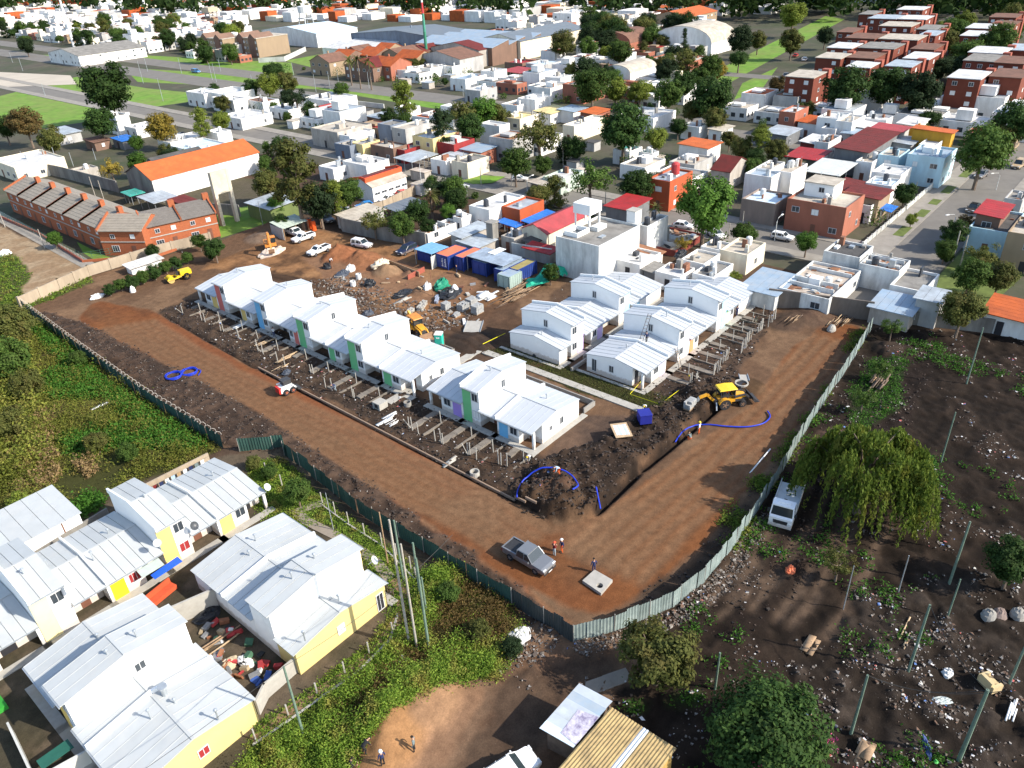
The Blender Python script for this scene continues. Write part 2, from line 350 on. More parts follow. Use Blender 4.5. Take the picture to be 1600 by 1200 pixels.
Z -= rut*m_lot*.8; paint(np.clip(rut*m_lot*2.2, 0, .85), (.012,.008,.006)); paint(np.clip(np.roll(rut, 2, axis=0)*m_lot*1.6, 0, .7), (.17,.115,.08)); Z += .5*np.roll(rut, 1, axis=0)*m_lot
for k in (-4.2,-2.6,-1.1,.5,2.1,3.7): 
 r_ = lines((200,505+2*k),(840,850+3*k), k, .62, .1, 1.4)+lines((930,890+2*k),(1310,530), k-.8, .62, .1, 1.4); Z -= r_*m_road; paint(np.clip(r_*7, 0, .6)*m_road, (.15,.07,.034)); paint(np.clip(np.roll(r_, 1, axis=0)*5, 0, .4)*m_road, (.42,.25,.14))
for k in (-4.5,-2.9,-1.4,.6,2.4,4.0): 
 r_ = lines((360,425),(610,500), k, .35, .14, .6)+lines((640,500),(760,560), k, .3, .12, .5); Z -= r_; paint(np.clip(r_*4.5, 0, .6)*m_site, (.075,.045,.03))
# the open trench and the kerb ditch
tr = 0
for a, b in (((930,803),(1000,735)), ((1000,735),(1090,662)), ((1090,662),(1152,608))): tr = np.maximum(tr, lines(a, b, 0, .38, 1.0, .12))
Z -= tr*1.1; paint(np.clip(tr*1.6, 0, 1), (.035,.024,.018))
kd = np.maximum(lines((400,577),(845,808), .45, .3, 1, .1), lines((250,492),(400,577), .4, .25, .7, .2)); Z -= kd*.45; paint(np.clip(kd*1.5, 0, .95), (.045,.03,.022))
# flat pads below houses and paths
def flat(x0, x1, y0, y1, z=0.0, s_=.5):
 global Z
 d = np.maximum(np.maximum(x0-XX, XX-x1), np.maximum(y0-YY, YY-y1)); k = np.clip(1-d/s_, 0, 1); Z = Z*(1-k)+z*k
for q in ((55,66.5,71.5,121),(55,66.5,47,66),(73.5,108,43,54),(73,102,55.5,67.5),(-8,32.5,62,76.5),(19,31,41.5,60),(2,16.5,40,61)): flat(*q)
Z = np.clip(Z, -1.3, 3.2)
Z[(XX > 112) & (YY > 19)] = 0; Z[(m_site < .5) & (m_lot < .5) & (m_weed < .5) & (YY > 100)] *= .1; Z[(XX > 104) & (YY > 42)] *= .1
edge = np.minimum(np.minimum(XX-GX0, GX1-XX), np.minimum(YY-GY0, GY1-YY)); Z *= np.clip(edge/2.0, 0, 1)
def zat(x, y):
 i = int(round((x-GX0)/GS)); j = int(round((y-GY0)/GS))
 return float(Z[i, j]) if 0 <= i < nx and 0 <= j < ny else 0.0
def soilmat():
 m, t, p, new, lk = _nodes('soil'); at_ = new('ShaderNodeAttribute'); at_.attribute_name = 'soil'
 g = new('ShaderNodeNewGeometry').outputs['Position']
 n1 = noise(t, g, 7.0, 8, .75); n2 = noise(t, g, 1.1, 5, .6); n3 = noise(t, g, 14, 3, .6)
 f1 = ramp(t, n1, .25, .75, (.66,.66,.66,1), (1.34,1.33,1.31,1)); f2 = ramp(t, n2, .3, .7, (.78,.78,.78,1), (1.22,1.22,1.2,1))
 c = mixc(t, at_.outputs['Color'], f1, 1.0, 'MULTIPLY'); c = mixc(t, c, f2, 1.0, 'MULTIPLY')
 peb = ramp(t, n3, .70, .76, (0,0,0,1), (.45,.45,.45,1)); c = mixc(t, c, (.38,.33,.28), peb)
 lk(c, p.inputs['Base Color']); p.inputs['Roughness'].default_value = .95; sock(p, 'Specular IOR Level', 'Specular').default_value = .1
 b = new('ShaderNodeBump'); b.inputs['Strength'].default_value = .4; b.inputs['Distance'].default_value = .1
 lk(n1, b.inputs['Height']); lk(b.outputs[0], p.inputs['Normal']); return m
SOIL = soilmat()
def grid_obj(name, mask):
 """the faces of the relief where mask holds, as one object"""
 idx = np.arange(nx*ny).reshape(nx, ny)
 q = np.stack([idx[:-1,:-1], idx[1:,:-1], idx[1:,1:], idx[:-1,1:]], -1)[mask]
 used, inv = np.unique(q.ravel(), return_inverse=True)
 co = np.stack([XX.ravel()[used], YY.ravel()[used], Z.ravel()[used]], -1)
 me = bpy.data.meshes.new(name); nf = len(q)
 me.vertices.add(len(used)); me.vertices.foreach_set('co', co.ravel())
 me.loops.add(nf*4); me.loops.foreach_set('vertex_index', inv.astype(np.int32))
 me.polygons.add(nf); me.polygons.foreach_set('loop_start', np.arange(nf)*4); me.polygons.foreach_set('loop_total', np.full(nf, 4))
 me.polygons.foreach_set('use_smooth', np.ones(nf, bool)); me.update(calc_edges=True)
 a = me.color_attributes.new('soil', 'FLOAT_COLOR', 'POINT'); cc = np.ones((len(used), 4)); cc[:, :3] = Ccol.reshape(-1, 3)[used]
 a.data.foreach_set('color', cc.ravel()); me.materials.append(SOIL)
 return tag(link(name, me), kind='structure')
cm = lambda m: (m[:-1,:-1] > .5)
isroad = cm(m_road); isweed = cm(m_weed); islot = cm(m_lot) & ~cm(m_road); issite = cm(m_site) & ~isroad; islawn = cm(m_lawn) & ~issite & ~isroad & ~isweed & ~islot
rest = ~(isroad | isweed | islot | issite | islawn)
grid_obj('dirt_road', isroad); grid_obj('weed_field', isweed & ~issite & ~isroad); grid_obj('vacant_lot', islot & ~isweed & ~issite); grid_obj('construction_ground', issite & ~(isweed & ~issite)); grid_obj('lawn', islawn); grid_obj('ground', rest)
# far ground: a wide sheet with a hole for the relief
FARG = mat('town_soil', (.085,.07,.05), .95, .4, .12, (.03,.05,.015), .85, .06)
b_ = MB(); E_ = 5000
for x0, x1, y0, y1 in ((-E_,GX0,-E_,E_),(GX1,E_,-E_,E_),(GX0,GX1,-E_,GY0),(GX0,GX1,GY1,E_)): b_.poly([(x0,y0,0),(x1,y0,0),(x1,y1,0),(x0,y1,0)])
tag(b_.obj('town_ground', FARG), kind='structure')
def sheet(name, pts, z, m, px=False, kind='structure'):
 P = [at(*p) for p in pts] if px else pts
 return tag(MB().poly([(x, y, z) for x, y in P]).obj(name, m), kind=kind)
ASPH = mat('worn_concrete_street', (.165,.15,.13), .9, .12, .35, (.12,.11,.10), .5, .12)
PAVE = mat('pavement', (.26,.235,.20), .9, .15, .5, (.17,.15,.12), .5, .4)
LAWN = mat('park_grass', (.115,.225,.022), .95, .3, .3, (.19,.19,.06), .75, .06)
PATH = mat('garden_path', (.25,.21,.165), .9, .12, 1, (.17,.13,.09), .5, .5)
# cross street, right-hand street, avenue
def road(name, x0, x1, y0, y1, z=.03, m=ASPH): return sheet(name, [(x0,y0),(x1,y0),(x1,y1),(x0,y1)], z, m)
road('street', 133, 140.5, 24.5, 640); road('street', 113.2, 640, 24.5, 34.0, .036)
road('avenue', 178, 192, 255, 1200, .045); road('avenue', 200, 213, -60, 900, .05)
road('street', 213, 700, 110, 118, .045); road('street', 290, 298, 118, 700, .055)
for x0, x1, y0, y1, z in ((129.5,133,36,640,.14),(140.5,144,39,640,.14),(113.2,640,34.0,38.5,.13),(150,640,20.0,24.5,.13)):
 MB().box(x0, x1, y0, y1, 0, z).obj('pavement', PAVE)
for o in COL.objects:
 if o.name.startswith('pavement'): tag(o, kind='structure')
for i, (a, b) in enumerate(((117,122),(129,137),(150,156),(163,168),(172,176),(181,187),(195,206))):
 sheet('grass_verge', [(a,34.5),(b,34.5),(b,36.3),(a,36.3)], .145, mat('verge_grass', (.10,.13,.03), .95, .3, .6))
sheet('grass_verge', [(122,15.5),(146,13),(150,24),(124,24.4)], .02, MATS['verge_grass'])
sheet('grass_verge', [(x, y) for x, y in (at(718,284), at(755,275), at(790,277), at(770,287), at(740,289))], .2, LAWN)
# park lawns, pale plaza and avenue verges
sheet('park_lawn', [(0,150),(-200,180),(-200,215),(0,205),(70,200),(150,188),(205,172),(290,160),(330,148),(230,138),(120,120)], .010, LAWN, True)
sheet('park_lawn', [(230,108),(300,112),(480,128),(600,148),(720,165),(680,170),(500,140),(380,133),(300,132),(215,128),(205,118)], .012, LAWN, True)
sheet('park_lawn', [(50,92),(160,88),(290,103),(460,117),(455,98),(330,92),(180,84),(60,86)], .014, LAWN, True)
sheet('park_lawn', [(445,95),(510,83),(512,100),(490,106)], .016, LAWN, True); sheet('park_lawn', [(560,122),(640,128),(690,122),(600,115)], .018, LAWN, True)
sheet('park_lawn', [(1130,135),(1320,30),(1290,25),(1110,115)], .020, LAWN, True); sheet('park_lawn', [(1145,160),(1190,140),(1215,105),(1160,130)], .022, LAWN, True)
sheet('plaza', [(-100,108),(110,118),(120,132),(-100,140)], .07, mat('pale_sand', (.42,.365,.29), .9, .1, .1), True)
sheet('garden_lawn', [(338,330),(400,320),(430,345),(345,372)], .024, LAWN, True); sheet('garden_lawn', [(120,378),(160,398),(180,405),(150,408),(130,395)], .026, LAWN, True)
sheet('garden_lawn', [(395,165),(440,160),(470,172),(420,180)], .028, LAWN, True)
sheet('pavement', [(-40,330),(0,348),(140,425),(160,418),(60,362),(0,330)], .05, PAVE, True)
# ---------------------------------------------------------------- the new single- and two-storey row houses
WINC = {}
def window(parent, loc, rz, w, h, pane=GLASS, frame=FRAME, name='window', t=.06, bars=1):
 """window facing local -y at loc (centre of its foot)"""
 k = (round(w, 2), round(h, 2), pane.name, frame.name, bars)
 if k not in WINC:
  f = MB(); e = .07 if w > .5 else .05
  f.box(-w/2, w/2, -.07, .02, 0, e).box(-w/2, w/2, -.07, .02, h-e, h).box(-w/2, -w/2+e, -.07, .02, e, h-e).box(w/2-e, w/2, -.07, .02, e, h-e)
  for i in range(bars): x = -w/2+w*(i+1)/(bars+1); f.box(x-.025, x+.025, -.06, .02, e, h-e)
  WINC[k] = (f.mesh('window', frame), MB().box(-w/2+.02, w/2-.02, -.035, .01, .02, h-.02).mesh('pane', pane))
 a, b = WINC[k]; o = link(name, a, parent, loc, rz); link('pane', b, o); return o
BOXC = {}
def part_box(name, parent, x0, x1, y0, y1, z0, z1, m):
 k = (name, m.name, round(x1-x0, 2), round(y1-y0, 2), round(z1-z0, 2))
 if k not in BOXC: BOXC[k] = MB().box(-(x1-x0)/2, (x1-x0)/2, -(y1-y0)/2, (y1-y0)/2, 0, z1-z0).mesh(name, m)
 return link(name, BOXC[k], parent, ((x0+x1)/2, (y0+y1)/2, z0))
PANC = {}
def roof_panels(parent, s0, s1, D, he, rise, rm, of=.36, ob=.25, pw=1.0, t=.07, mid=.5):
 n = max(1, round((s1-s0)/pw)); w = (s1-s0)/n; dm = D*mid
 for side in (0, 1):
  if side == 0: p0, p1 = (-of, he-rise*of/dm), (dm+.0, he+rise)
  else: p0, p1 = (dm, he+rise), (D+ob, he-rise*ob/(D-dm))
  k = (round(w, 2), round(D, 2), he, rise, rm.name, side, of, ob)
  if k not in PANC:
   g = .018
   prof = [(p0[0], p0[1]), (p1[0], p1[1]), (p1[0], p1[1]+t), (p0[0], p0[1]+t)]
   b = MB().extr(prof, -w/2+g, w/2-g)
   b.extr([(a, z+t) for a, z in (p0, p1)]+[(p1[0], p1[1]+t+.03), (p0[0], p0[1]+t+.03)], -w/2+g, -w/2+g+.045)
   PANC[k] = b.mesh('roof_panel', rm)
  for i in range(n): link('roof_panel', PANC[k], parent, (s0+w*(i+.5), 0, 0))

 return n
def volume(parent, s0, s1, he, D, rise=.75, porch=None, parL=False, parR=False, gapL=0, gapR=0, wm=WHITE, rm=ROOFW, skip=False, pw=1.0, parh=.38, vents=()):
 """walls (with a porch recess), roof panels, end parapets of one roof volume between s0 and s1"""
 dm = D*.5
 def top(d): return he+rise*(1-abs(d-dm)/dm)-.02
 def body(a, b, d0, d1=D):
  ds = [d0] + ([dm] if d0 < dm < d1 else []) + [d1]
  return [(d0, 0), (d1, 0)] + [(d, top(d)) for d in reversed(ds)]
 b = MB(); eps = .03
 if porch:
  p0, p1, pd = porch
  if p0 > s0+.05: b.extr(body(0, 0, 0), s0+eps, p0)
  b.extr(body(0, 0, pd), max(p0, s0+eps), min(p1, s1-eps))
  if p1 < s1-.05: b.extr(body(0, 0, 0), p1, s1-eps)
 else: b.extr(body(0, 0, 0), s0+eps, s1-eps)
 b.obj('wall', wm, parent)
 roof_panels(parent, s0, s1, D, he, rise, rm, pw=pw)
 part_box('ridge_cap', parent, s0+.02, s1-.02, dm-.11, dm+.11, he+rise+.085, he+rise+.125, rm)
 part_box('gutter', parent, s0, s1, -.47, -.37, he-.14, he-.03, STEEL)
 for on, a, bb in ((parL, s0, s0+.2), (parR, s1-.2, s1)):
  if on:
   pr = [(-.38, he-.12), (D+.27, he-.12), (D+.27, he+parh), (dm, he+rise+parh+.06), (-.38, he+parh)]
   MB().extr(pr, a, bb).obj('parapet', WHITE, parent)
def vent(parent, s, d, z, m=STEEL, h=.9, r=.09):
 b = MB().tube([(s,d,z),(s,d,z+h)], r, 8).tube([(s,d,z+h),(s,d,z+h+.07),(s,d,z+h+.16)], [r*2.1, r*2.3, r*.4], 10)
 b.obj('vent_pipe', m, parent)
def front_bits(t, s0, s1, he, spec, pcol, rng):
 """spec: list of (kind, from, to) along the front"""
 for k, a, b in spec:
  if k == 'panel': part_box('colour_panel', t, a, b, -.05, .03, .02, he-.12, PAN[pcol])
  elif k == 'win': window(t, ((a+b)/2, 0, 1.0), 0, b-a, 1.1, GLASS, FRAME)
  elif k == 'shut': window(t, ((a+b)/2, 0, 1.0), 0, b-a, 1.1, PVC, FRAME, bars=0)
  elif k == 'redwin': window(t, ((a+b)/2, 0, .9), 0, b-a, 1.1, mat('red_shutter', (.30,.03,.03), .6), FRAME, bars=2)
  elif k == 'door': part_box('door', t, a, b, -.04, .03, .02, 2.1, DOORB)
  elif k == 'pdoor': part_box('door', t, a, b, 1.55, 1.63, .02, 2.1, DARK if rng.random() < .6 else DOORB)
  elif k == 'pwin': window(t, ((a+b)/2, 1.6, .9), 0, b-a, 1.15)
  elif k == 'post': part_box('porch_post', t, a, b, -.02, .26, 0, he-.08, WHITE)
def dwelling(label, cat_loc, rz, kind, w1, w2, pcol, wing='R', parL=False, parR=False, mirror=False, D=8.9, end=None, group='row houses', rm=ROOFW, wm=WHITE, he=2.5, h2=5.05, pw=1.0, gable_win=True, vents=1, seed=0, lowgableR=False, name='row_house', redwin=False):
 """kind 1: one storey of width w2; kind 2: two-storey block of width w1 and a low wing of width w2"""
 rng = random.Random(seed)
 t = thing(name, label, 'house', cat_loc, rz, group)
 W = w2 if kind == 1 else w1+w2
 if kind == 1:
  po = (W*.62, W-.0, 1.6) if not mirror else (0.0, W*.38, 1.6)
  if end is not None and end == 'L': po = (0.0, W*.36, 1.6)
  if end is not None and end == 'R': po = (W*.60, W, 1.6)
  if end == 'N': po = None
  volume(t, 0, W, he, D, porch=po, parL=parL, parR=parR, rm=rm, wm=wm, pw=pw)
  if po is None: sp = []
  elif po[0] > .1: sp = [('panel', W*.06, W*.30), ('win', W*.36, W*.56), ('pdoor', W*.66, W*.80)] + ([('post', W-.28, W)] if end == 'R' else [])
  else: sp = [('panel', W*.70, W*.94), ('win', W*.44, W*.64), ('pdoor', W*.10, W*.24)] + ([('post', 0, .28)] if end == 'L' else [])
  if redwin: sp = [(('redwin' if k == 'win' else k), a, b) for k, a, b in sp]
  front_bits(t, 0, W, he, sp, pcol, rng)
  if gable_win and end in ('R',):
   window(t, (W-.03, D*.36, 1.1), R_(90), .55, .75); window(t, (W-.03, D*.60, .95), R_(90), .75, 1.05)
  if gable_win and end in ('L',):
   window(t, (.03, D*.55, 1.0), R_(-90), .75, 1.05)
   window(t, (.03, D*.86, .3), R_(-90), .8, 1.9)
  for i in range(vents): vent(t, W*(.3+.35*rng.random()), D*(.35+.35*rng.random()), he+.5, h=.55+.3*rng.random(), r=.07)
 else:
  a0, a1 = (0, w1) if wing == 'R' else (w2, W); c0, c1 = (w1, W) if wing == 'R' else (0, w2)
  volume(t, a0, a1, h2, D, porch=None, parL=(parL and wing == 'R') or (wing == 'L' and lowgableR == 'tall'), parR=(parR and wing == 'L'), rm=rm, wm=wm, pw=pw)
  po = (c0, c1, 1.6)
  volume(t, c0, c1, he, D, porch=po, parL=(parL and wing == 'L'), parR=(parR and wing == 'R'), rm=rm, wm=wm, pw=pw)
  pa = (a0+.05, a0+w1*.50) if wing == 'R' else (a1-w1*.50, a1-.05)
  part_box('colour_panel', t, pa[0], pa[1], -.05, .03, .02, h2-.12, PAN[pcol])
  wx = a0+w1*.74 if wing == 'R' else a0+w1*.26
  window(t, (wx, 0, 3.4), 0, w1*.36, 1.15); window(t, (wx, 0, .95), 0, w1*.36, 1.1, *( (mat('red_shutter', (.30,.03,.03), .6), FRAME) if redwin else (GLASS if rng.random() < .5 else PVC, FRAME)))
  dx = c0+w2*.45
  part_box('door', t, dx-.42, dx+.42, 1.55, 1.63, .02, 2.1, DARK if rng.random() < .5 else DOORB)
  window(t, (dx+(.95 if wing == 'R' else -.95), 1.6, .9), 0, .8, 1.1)
  if gable_win:
   if wing == 'R': window(t, (a1-.03, D*.5, 3.55), R_(90), .75, 1.15)
   else: window(t, (a0+.03, D*.5, 3.55), R_(-90), .75, 1.15)
  for i in range(vents): vent(t, a0+w1*(.4+.2*rng.random()), D*(.3+.4*rng.random()), h2+.5, h=.6, r=.07)

 part_box('door_slab', t, -.35, W+.35, -.95, -.04, 0, .10, CONCL)
 return t
def rowhouses(defs, origin, rz):
 x, y = origin; c, s_ = math.cos(rz), math.sin(rz); pos = 0
 for i, d in enumerate(defs):
  W = d['w2'] if d['kind'] == 1 else d['w1']+d['w2']
  d = dict(d); lab = d.pop('label'); gap = d.pop('gap', 0); pos += gap
  dwelling(lab, (x+c*pos, y+s_*pos, 0), rz, seed=i+int(x*3), **d); pos += W
G1 = 'new white row houses on the building site'
W2 = 2.95
rowhouses([
 dict(label='single-storey new white house with yellow panel at the far end of the long row', kind=1, w1=0, w2=6.3, pcol='yellow', end='L', group=G1),
 dict(label='new white house whose two-storey block has a red panel', kind=2, w1=W2, w2=3.6, pcol='red', wing='R', parR=False, group=G1, gable_win=False),
 dict(label='single-storey new white house with yellow panel between red and blue two-storey fronts', kind=1, w1=0, w2=4.9, pcol='yellow', group=G1),
 dict(label='new white house whose two-storey block has a blue panel in the long row', kind=2, w1=W2, w2=3.7, pcol='blue', wing='R', group=G1, gable_win=False),
 dict(label='single-storey new white house with a coral red panel', kind=1, w1=0, w2=4.1, pcol='red', mirror=True, group=G1),
 dict(label='new white two-storey house, farther of the two with green panels in the long row', kind=2, w1=W2+.2, w2=3.7, pcol='green', wing='R', parL=True, group=G1),
 dict(label='single-storey new white house with green panel between two green two-storey houses', kind=1, w1=0, w2=5.0, pcol='green', parL=True, group=G1),
 dict(label='new white two-storey house with green panel next to the near end of the long row', kind=2, w1=W2+.2, w2=3.55, pcol='green', wing='R', parL=True, group=G1),
 dict(label='single-storey new white house with green panel near the green toilet cabin', kind=1, w1=0, w2=6.2, pcol='green', end='R', parL=True, group=G1),
], (56.4, 120.75), R_(-90))
rowhouses([
 dict(label='single-storey new white house with purple panel in the short three-house row', kind=1, w1=0, w2=6.1, pcol='purple', mirror=True, end='L', gable_win=False, group=G1),
 dict(label='new white two-storey house with green panel in the short three-house row', kind=2, w1=2.85, w2=2.7, pcol='green', wing='R', parL=True, group=G1),
 dict(label='single-storey new white house with bright blue panel at the front corner of the site', kind=1, w1=0, w2=5.7, pcol='blue', end='R', parL=True, group=G1),
], (56.4, 64.55), R_(-90))
rowhouses([
 dict(label='single-storey new white house with lilac panel beside the grass strip, near end of its row', kind=1, w1=0, w2=5.9, pcol='lilac', mirror=True, end='L', parR=True, group=G1),
 dict(label='new white two-storey house with a ladder against its gable', kind=2, w1=2.95, w2=3.1, pcol='greylilac', wing='L', parR=True, group=G1),
 dict(label='single-storey new white house with an orange panel', kind=1, w1=0, w2=4.6, pcol='orange', group=G1, parR=True),
 dict(label='new white two-storey house with sky blue panel in the row facing the garden posts', kind=2, w1=2.95, w2=3.6, pcol='skyblue', wing='L', parR=True, group=G1),
 dict(label='single-storey new white house with a lime green panel', kind=1, w1=0, w2=4.3, pcol='lime', group=G1, parR=True),
 dict(label='single-storey new white house with pale blue panel at the far end against the grey wall', kind=1, w1=0, w2=5.6, pcol='paleblue', end='N', group=G1),
], (75.4, 44.3), 0)
rowhouses([
 dict(label='single-storey new white house at the grass strip with black boxes by its side door', kind=1, w1=0, w2=1.9, pcol='lilac', end='N', group=G1),
 dict(label='new white two-storey house with lilac panel in the back row', kind=2, w1=2.95, w2=.9, pcol='lilac', wing='L', parR=True, group=G1),
 dict(label='single-storey new white house with lilac panel in the back row', kind=1, w1=0, w2=5.0, pcol='lilac', mirror=True, parR=True, group=G1),
 dict(label='new white two-storey house with sky blue panel in the back row', kind=2, w1=2.95, w2=4.1, pcol='skyblue', wing='L', parR=True, group=G1),
 dict(label='narrow single-storey new white house with sky blue panel in the back row', kind=1, w1=0, w2=3.0, pcol='skyblue', mirror=True, parR=True, group=G1),
 dict(label='single-storey new white house ending the back row below the big stained wall', kind=1, w1=0, w2=6.4, pcol='paleblue', end='N', group=G1),
], (74.3, 57.1), 0)
# ---------------------------------------------------------------- the older estate at the lower left
G2 = 'older white and yellow row houses'
YW = mat('pale_yellow_wall', (.62,.49,.20), .75, .05, .8, (.42,.32,.16), .35, .5)
kw = dict(group=G2, rm=ROOFOLD, D=9.4, pw=.98, vents=1, gable_win=False)
rowhouses([
 dict(label='single-storey older white house cut by the photo edge, yellow front beside a brown porch', kind=1, w1=0, w2=9.0, pcol='cream', end='R', **kw),
 dict(label='older white two-storey house with a pale yellow panel and white shutters', kind=2, w1=3.0, w2=3.0, pcol='cream', wing='R', parL=True, **kw),
 dict(label='older white single-storey house with a vivid yellow panel and red window', kind=1, w1=0, w2=5.6, pcol='vivid', parL=True, redwin=True, **kw),
 dict(label='older white two-storey house with yellow panel and two dark satellite dishes', kind=2, w1=2.95, w2=2.9, pcol='gold', wing='R', parL=True, redwin=True, **kw),
 dict(label='older white single-storey house with golden panel, washing hung behind it', kind=1, w1=0, w2=5.8, pcol='gold', end='R', parL=True, **kw),
], (-1.3, 63.7), 0)
def block2(name, label, x0, x1, y0, y1, he, wm, facing, **k):
 t = thing(name, label, 'house', (x0 if facing > 0 else x1, y0 if facing > 0 else y0, 0), 0, G2)
 return t
kw2 = dict(group=G2, rm=ROOFOLD, D=9.7, pw=.98, gable_win=False, wm=WHITE)
rowhouses([
 dict(label='older low white house with yellow end wall beside the curved garden path', kind=1, w1=0, w2=2.85, pcol='gold', end='N', **{**kw2, 'wm': YW}),
 dict(label='older white two-storey house with a small gable window above the yellow end wall', kind=2, w1=3.2, w2=4.7, pcol='gold', wing='R', parR=True, **kw2),
 dict(label='older single-storey white house with broad clean sheet roof opposite the golden panel', kind=1, w1=0, w2=5.3, pcol='gold', **kw2),
], (29.55, 42.85), R_(90))
rowhouses([
 dict(label='older single-storey white house half shaded by its two-storey neighbour', kind=1, w1=0, w2=6.0, pcol='gold', **kw2),
 dict(label='older white two-storey house with a square window in its sunlit gable', kind=2, w1=3.1, w2=2.5, pcol='gold', wing='R', **kw2),
 dict(label='nearest older single-storey house with yellow end wall and a dark red shutter', kind=1, w1=0, w2=6.3, pcol='gold', end='N', parL=True, **{**kw2, 'wm': YW}),
], (5.4, 59.7), R_(-90))
# extra windows on end walls of the older estate
def wall_window(label_of, loc, rz, w, h, pane): 
 for o in COL.objects:
  if o.get('label') == label_of:
   q = o.matrix_world if False else Matrix.Translation(o.location) @ Matrix.Rotation(o.rotation_euler.z, 4, 'Z')
   window(o, q.inverted() @ Vector(loc), rz-o.rotation_euler.z, w, h, pane); return
wall_window('nearest older single-storey house with yellow end wall and a dark red shutter', (10.6, 41.83, 1.0), 0, .9, .9, mat('red_shutter', (.30,.03,.03), .6))
wall_window('older low white house with yellow end wall beside the curved garden path', (24.4, 42.88, 1.0), 0, .8, 1.0, PVC)
wall_window('older low white house with yellow end wall beside the curved garden path', (28.8, 42.88, .1), 0, .8, 2.0, DARK)
wall_window('older white two-storey house with a small gable window above the yellow end wall', (25.8, 45.72, 3.6), 0, .8, 1.0, PVC)
wall_window('older white two-storey house with a square window in its sunlit gable', (10.9, 50.62, 3.5), 0, .9, .9, GLASS)
wall_window('older white two-storey house with a small gable window above the yellow end wall', (19.92, 46.5, 3.4), R_(-90), 1.0, .9, GLASS)
# shed-roofed white building behind the estate
t = thing('white_house', 'white older house with plain single-slope roof at the weed field edge', 'house', (11.4, 74.9, 0))
b = MB().box(-16, 5.2, .3, 6.6, 0, 3.0).obj('wall', WHITE, t)
for i in range(12): 
 MB().extr([(0,3.15),(6.9,3.5),(6.9,3.57),(0,3.22)], 5.4-1.62*(i+1)+.02, 5.4-1.62*i-.02).obj('roof_panel', ROOFOLD, t)
for x in (3.4, -1.3): MB().tube([(x,.24,.3),(x,.24,3.1)], .06, 6).obj('drain_pipe', RUST, t)
# ---------------------------------------------------------------- yard walls, paths, kerbs
def wall_run(name, label, cat, pts, h, t=.2, m=CONC, z=0, group=None, pier=0):
 b = MB()
 for (x0, y0), (x1, y1) in zip(pts[:-1], pts[1:]):
  L = math.hypot(x1-x0, y1-y0); a = math.atan2(y1-y0, x1-x0)
  b.obox(((x0+x1)/2, (y0+y1)/2, z+h/2-.15), (L+t*.98, t, h+.3), a)
 root = thing(name, label, cat, (*pts[0], z), 0, group)
 w = b.obj('wall_body', m, root, (-pts[0][0], -pts[0][1], -z))
 if pier:
  for (x0, y0), (x1, y1) in zip(pts[:-1], pts[1:]):
   L = math.hypot(x1-x0, y1-y0); n = max(1, int(L/pier)); a = math.atan2(y1-y0, x1-x0)
   for i in range(n+1):
    f = i/n; MB().obox((0,0,h/2+.04), (t*1.6, t*1.7, h+.12)).obj('pier', m, root, (x0+(x1-x0)*f-pts[0][0], y0+(y1-y0)*f-pts[0][1], 0), rz=a)
 return root
GREYW = mat('stained_grey_wall', (.24,.225,.20), .9, .18, .8, (.08,.07,.06), .75, .35, streak=True)
BEIGEW = mat('weathered_beige_wall', (.36,.29,.21), .9, .15, .8, (.2,.155,.11), .6, .35, streak=True)
WHITEST = mat('stained_white_wall', (.55,.55,.51), .85, .06, .6, (.20,.19,.17), .65, .3, streak=True)
A = at
wall_run('yard_wall', 'low block wall behind the estate with washing in front of it', 'wall', [(23.6,75.9),(31.2,75.6)], 2.0, .18, BEIGEW)
wall_run('yard_wall', 'dark block yard wall below the two-storey white gable', 'wall', [(10.9,74.6),(19.2,75.6)], 1.8, .18, GREYW)
wall_run('yard_wall', 'stepped grey yard wall ending the junk-filled courtyard', 'wall', [(15.5,42.4),(16.8,43.2),(19.8,43.4)], 1.7, .18, CONCL)
wall_run('yard_wall', 'grey wall with a raised end piece across the courtyard between the two estate rows', 'wall', [(15.6,56.6),(19.7,55.4)], 2.2, .2, CONCL)
wall_run('yard_wall', 'white and dark green yard enclosure in front of the near house', 'wall', [(2.2,56.2),(1.6,49.6),(5.0,48.9)], 1.5, .16, WHITEST)
tag(MB().box(2.3, 4.6, 50.0, 51.1, 1.35, 1.4).obj('yard_awning', mat('dark_green_sheet', (.02,.10,.07), .6)), 'dark green sheet awning in the small front yard', 'awning')
tag(MB().box(2.0, 2.9, 59.2, 65.0, .0, .5).obj('hedge_screen', mat('bright_green_screen', (.03,.26,.03), .8)), 'bright green screen along the front path of the estate', 'screen')
wall_run('boundary_wall', 'beige rendered boundary wall between the sandy track and the building site', 'wall', [(36.3,144.6),(44.0,147.2),(50.3,149.2),(62.6,148.6),(73.7,146.0)], 2.0, .25, BEIGEW, pier=3.2)
wall_run('boundary_wall', 'long grey wall with faded graffiti behind the parked cars', 'wall', [(97.2,134.6),(93.2,127.6),(94.4,115.5),(96.6,106.5)], 2.9, .25, GREYW)
wall_run('boundary_wall', 'curved white wall topping the container yard', 'wall', [at(801,399), at(830,404), at(862,409)], 2.5, .2, WHITEST)
wall_run('boundary_wall', 'dark stained wall closing the far end of the right-hand dirt road', 'wall', [(108.4,42.0),(112.3,27.7)], 3.0, .25, mat('old_dark_wall', (.17,.14,.115), .9, .25, .8, (.07,.06,.05), .6, .4, streak=True))
wall_run('boundary_wall', 'long grey block wall behind the vacant lot under the tiled house', 'wall', [(112.6,27.2),(117.2,14.0),(121.8,4.0),(126,-4)], 2.2, .22, GREYW)
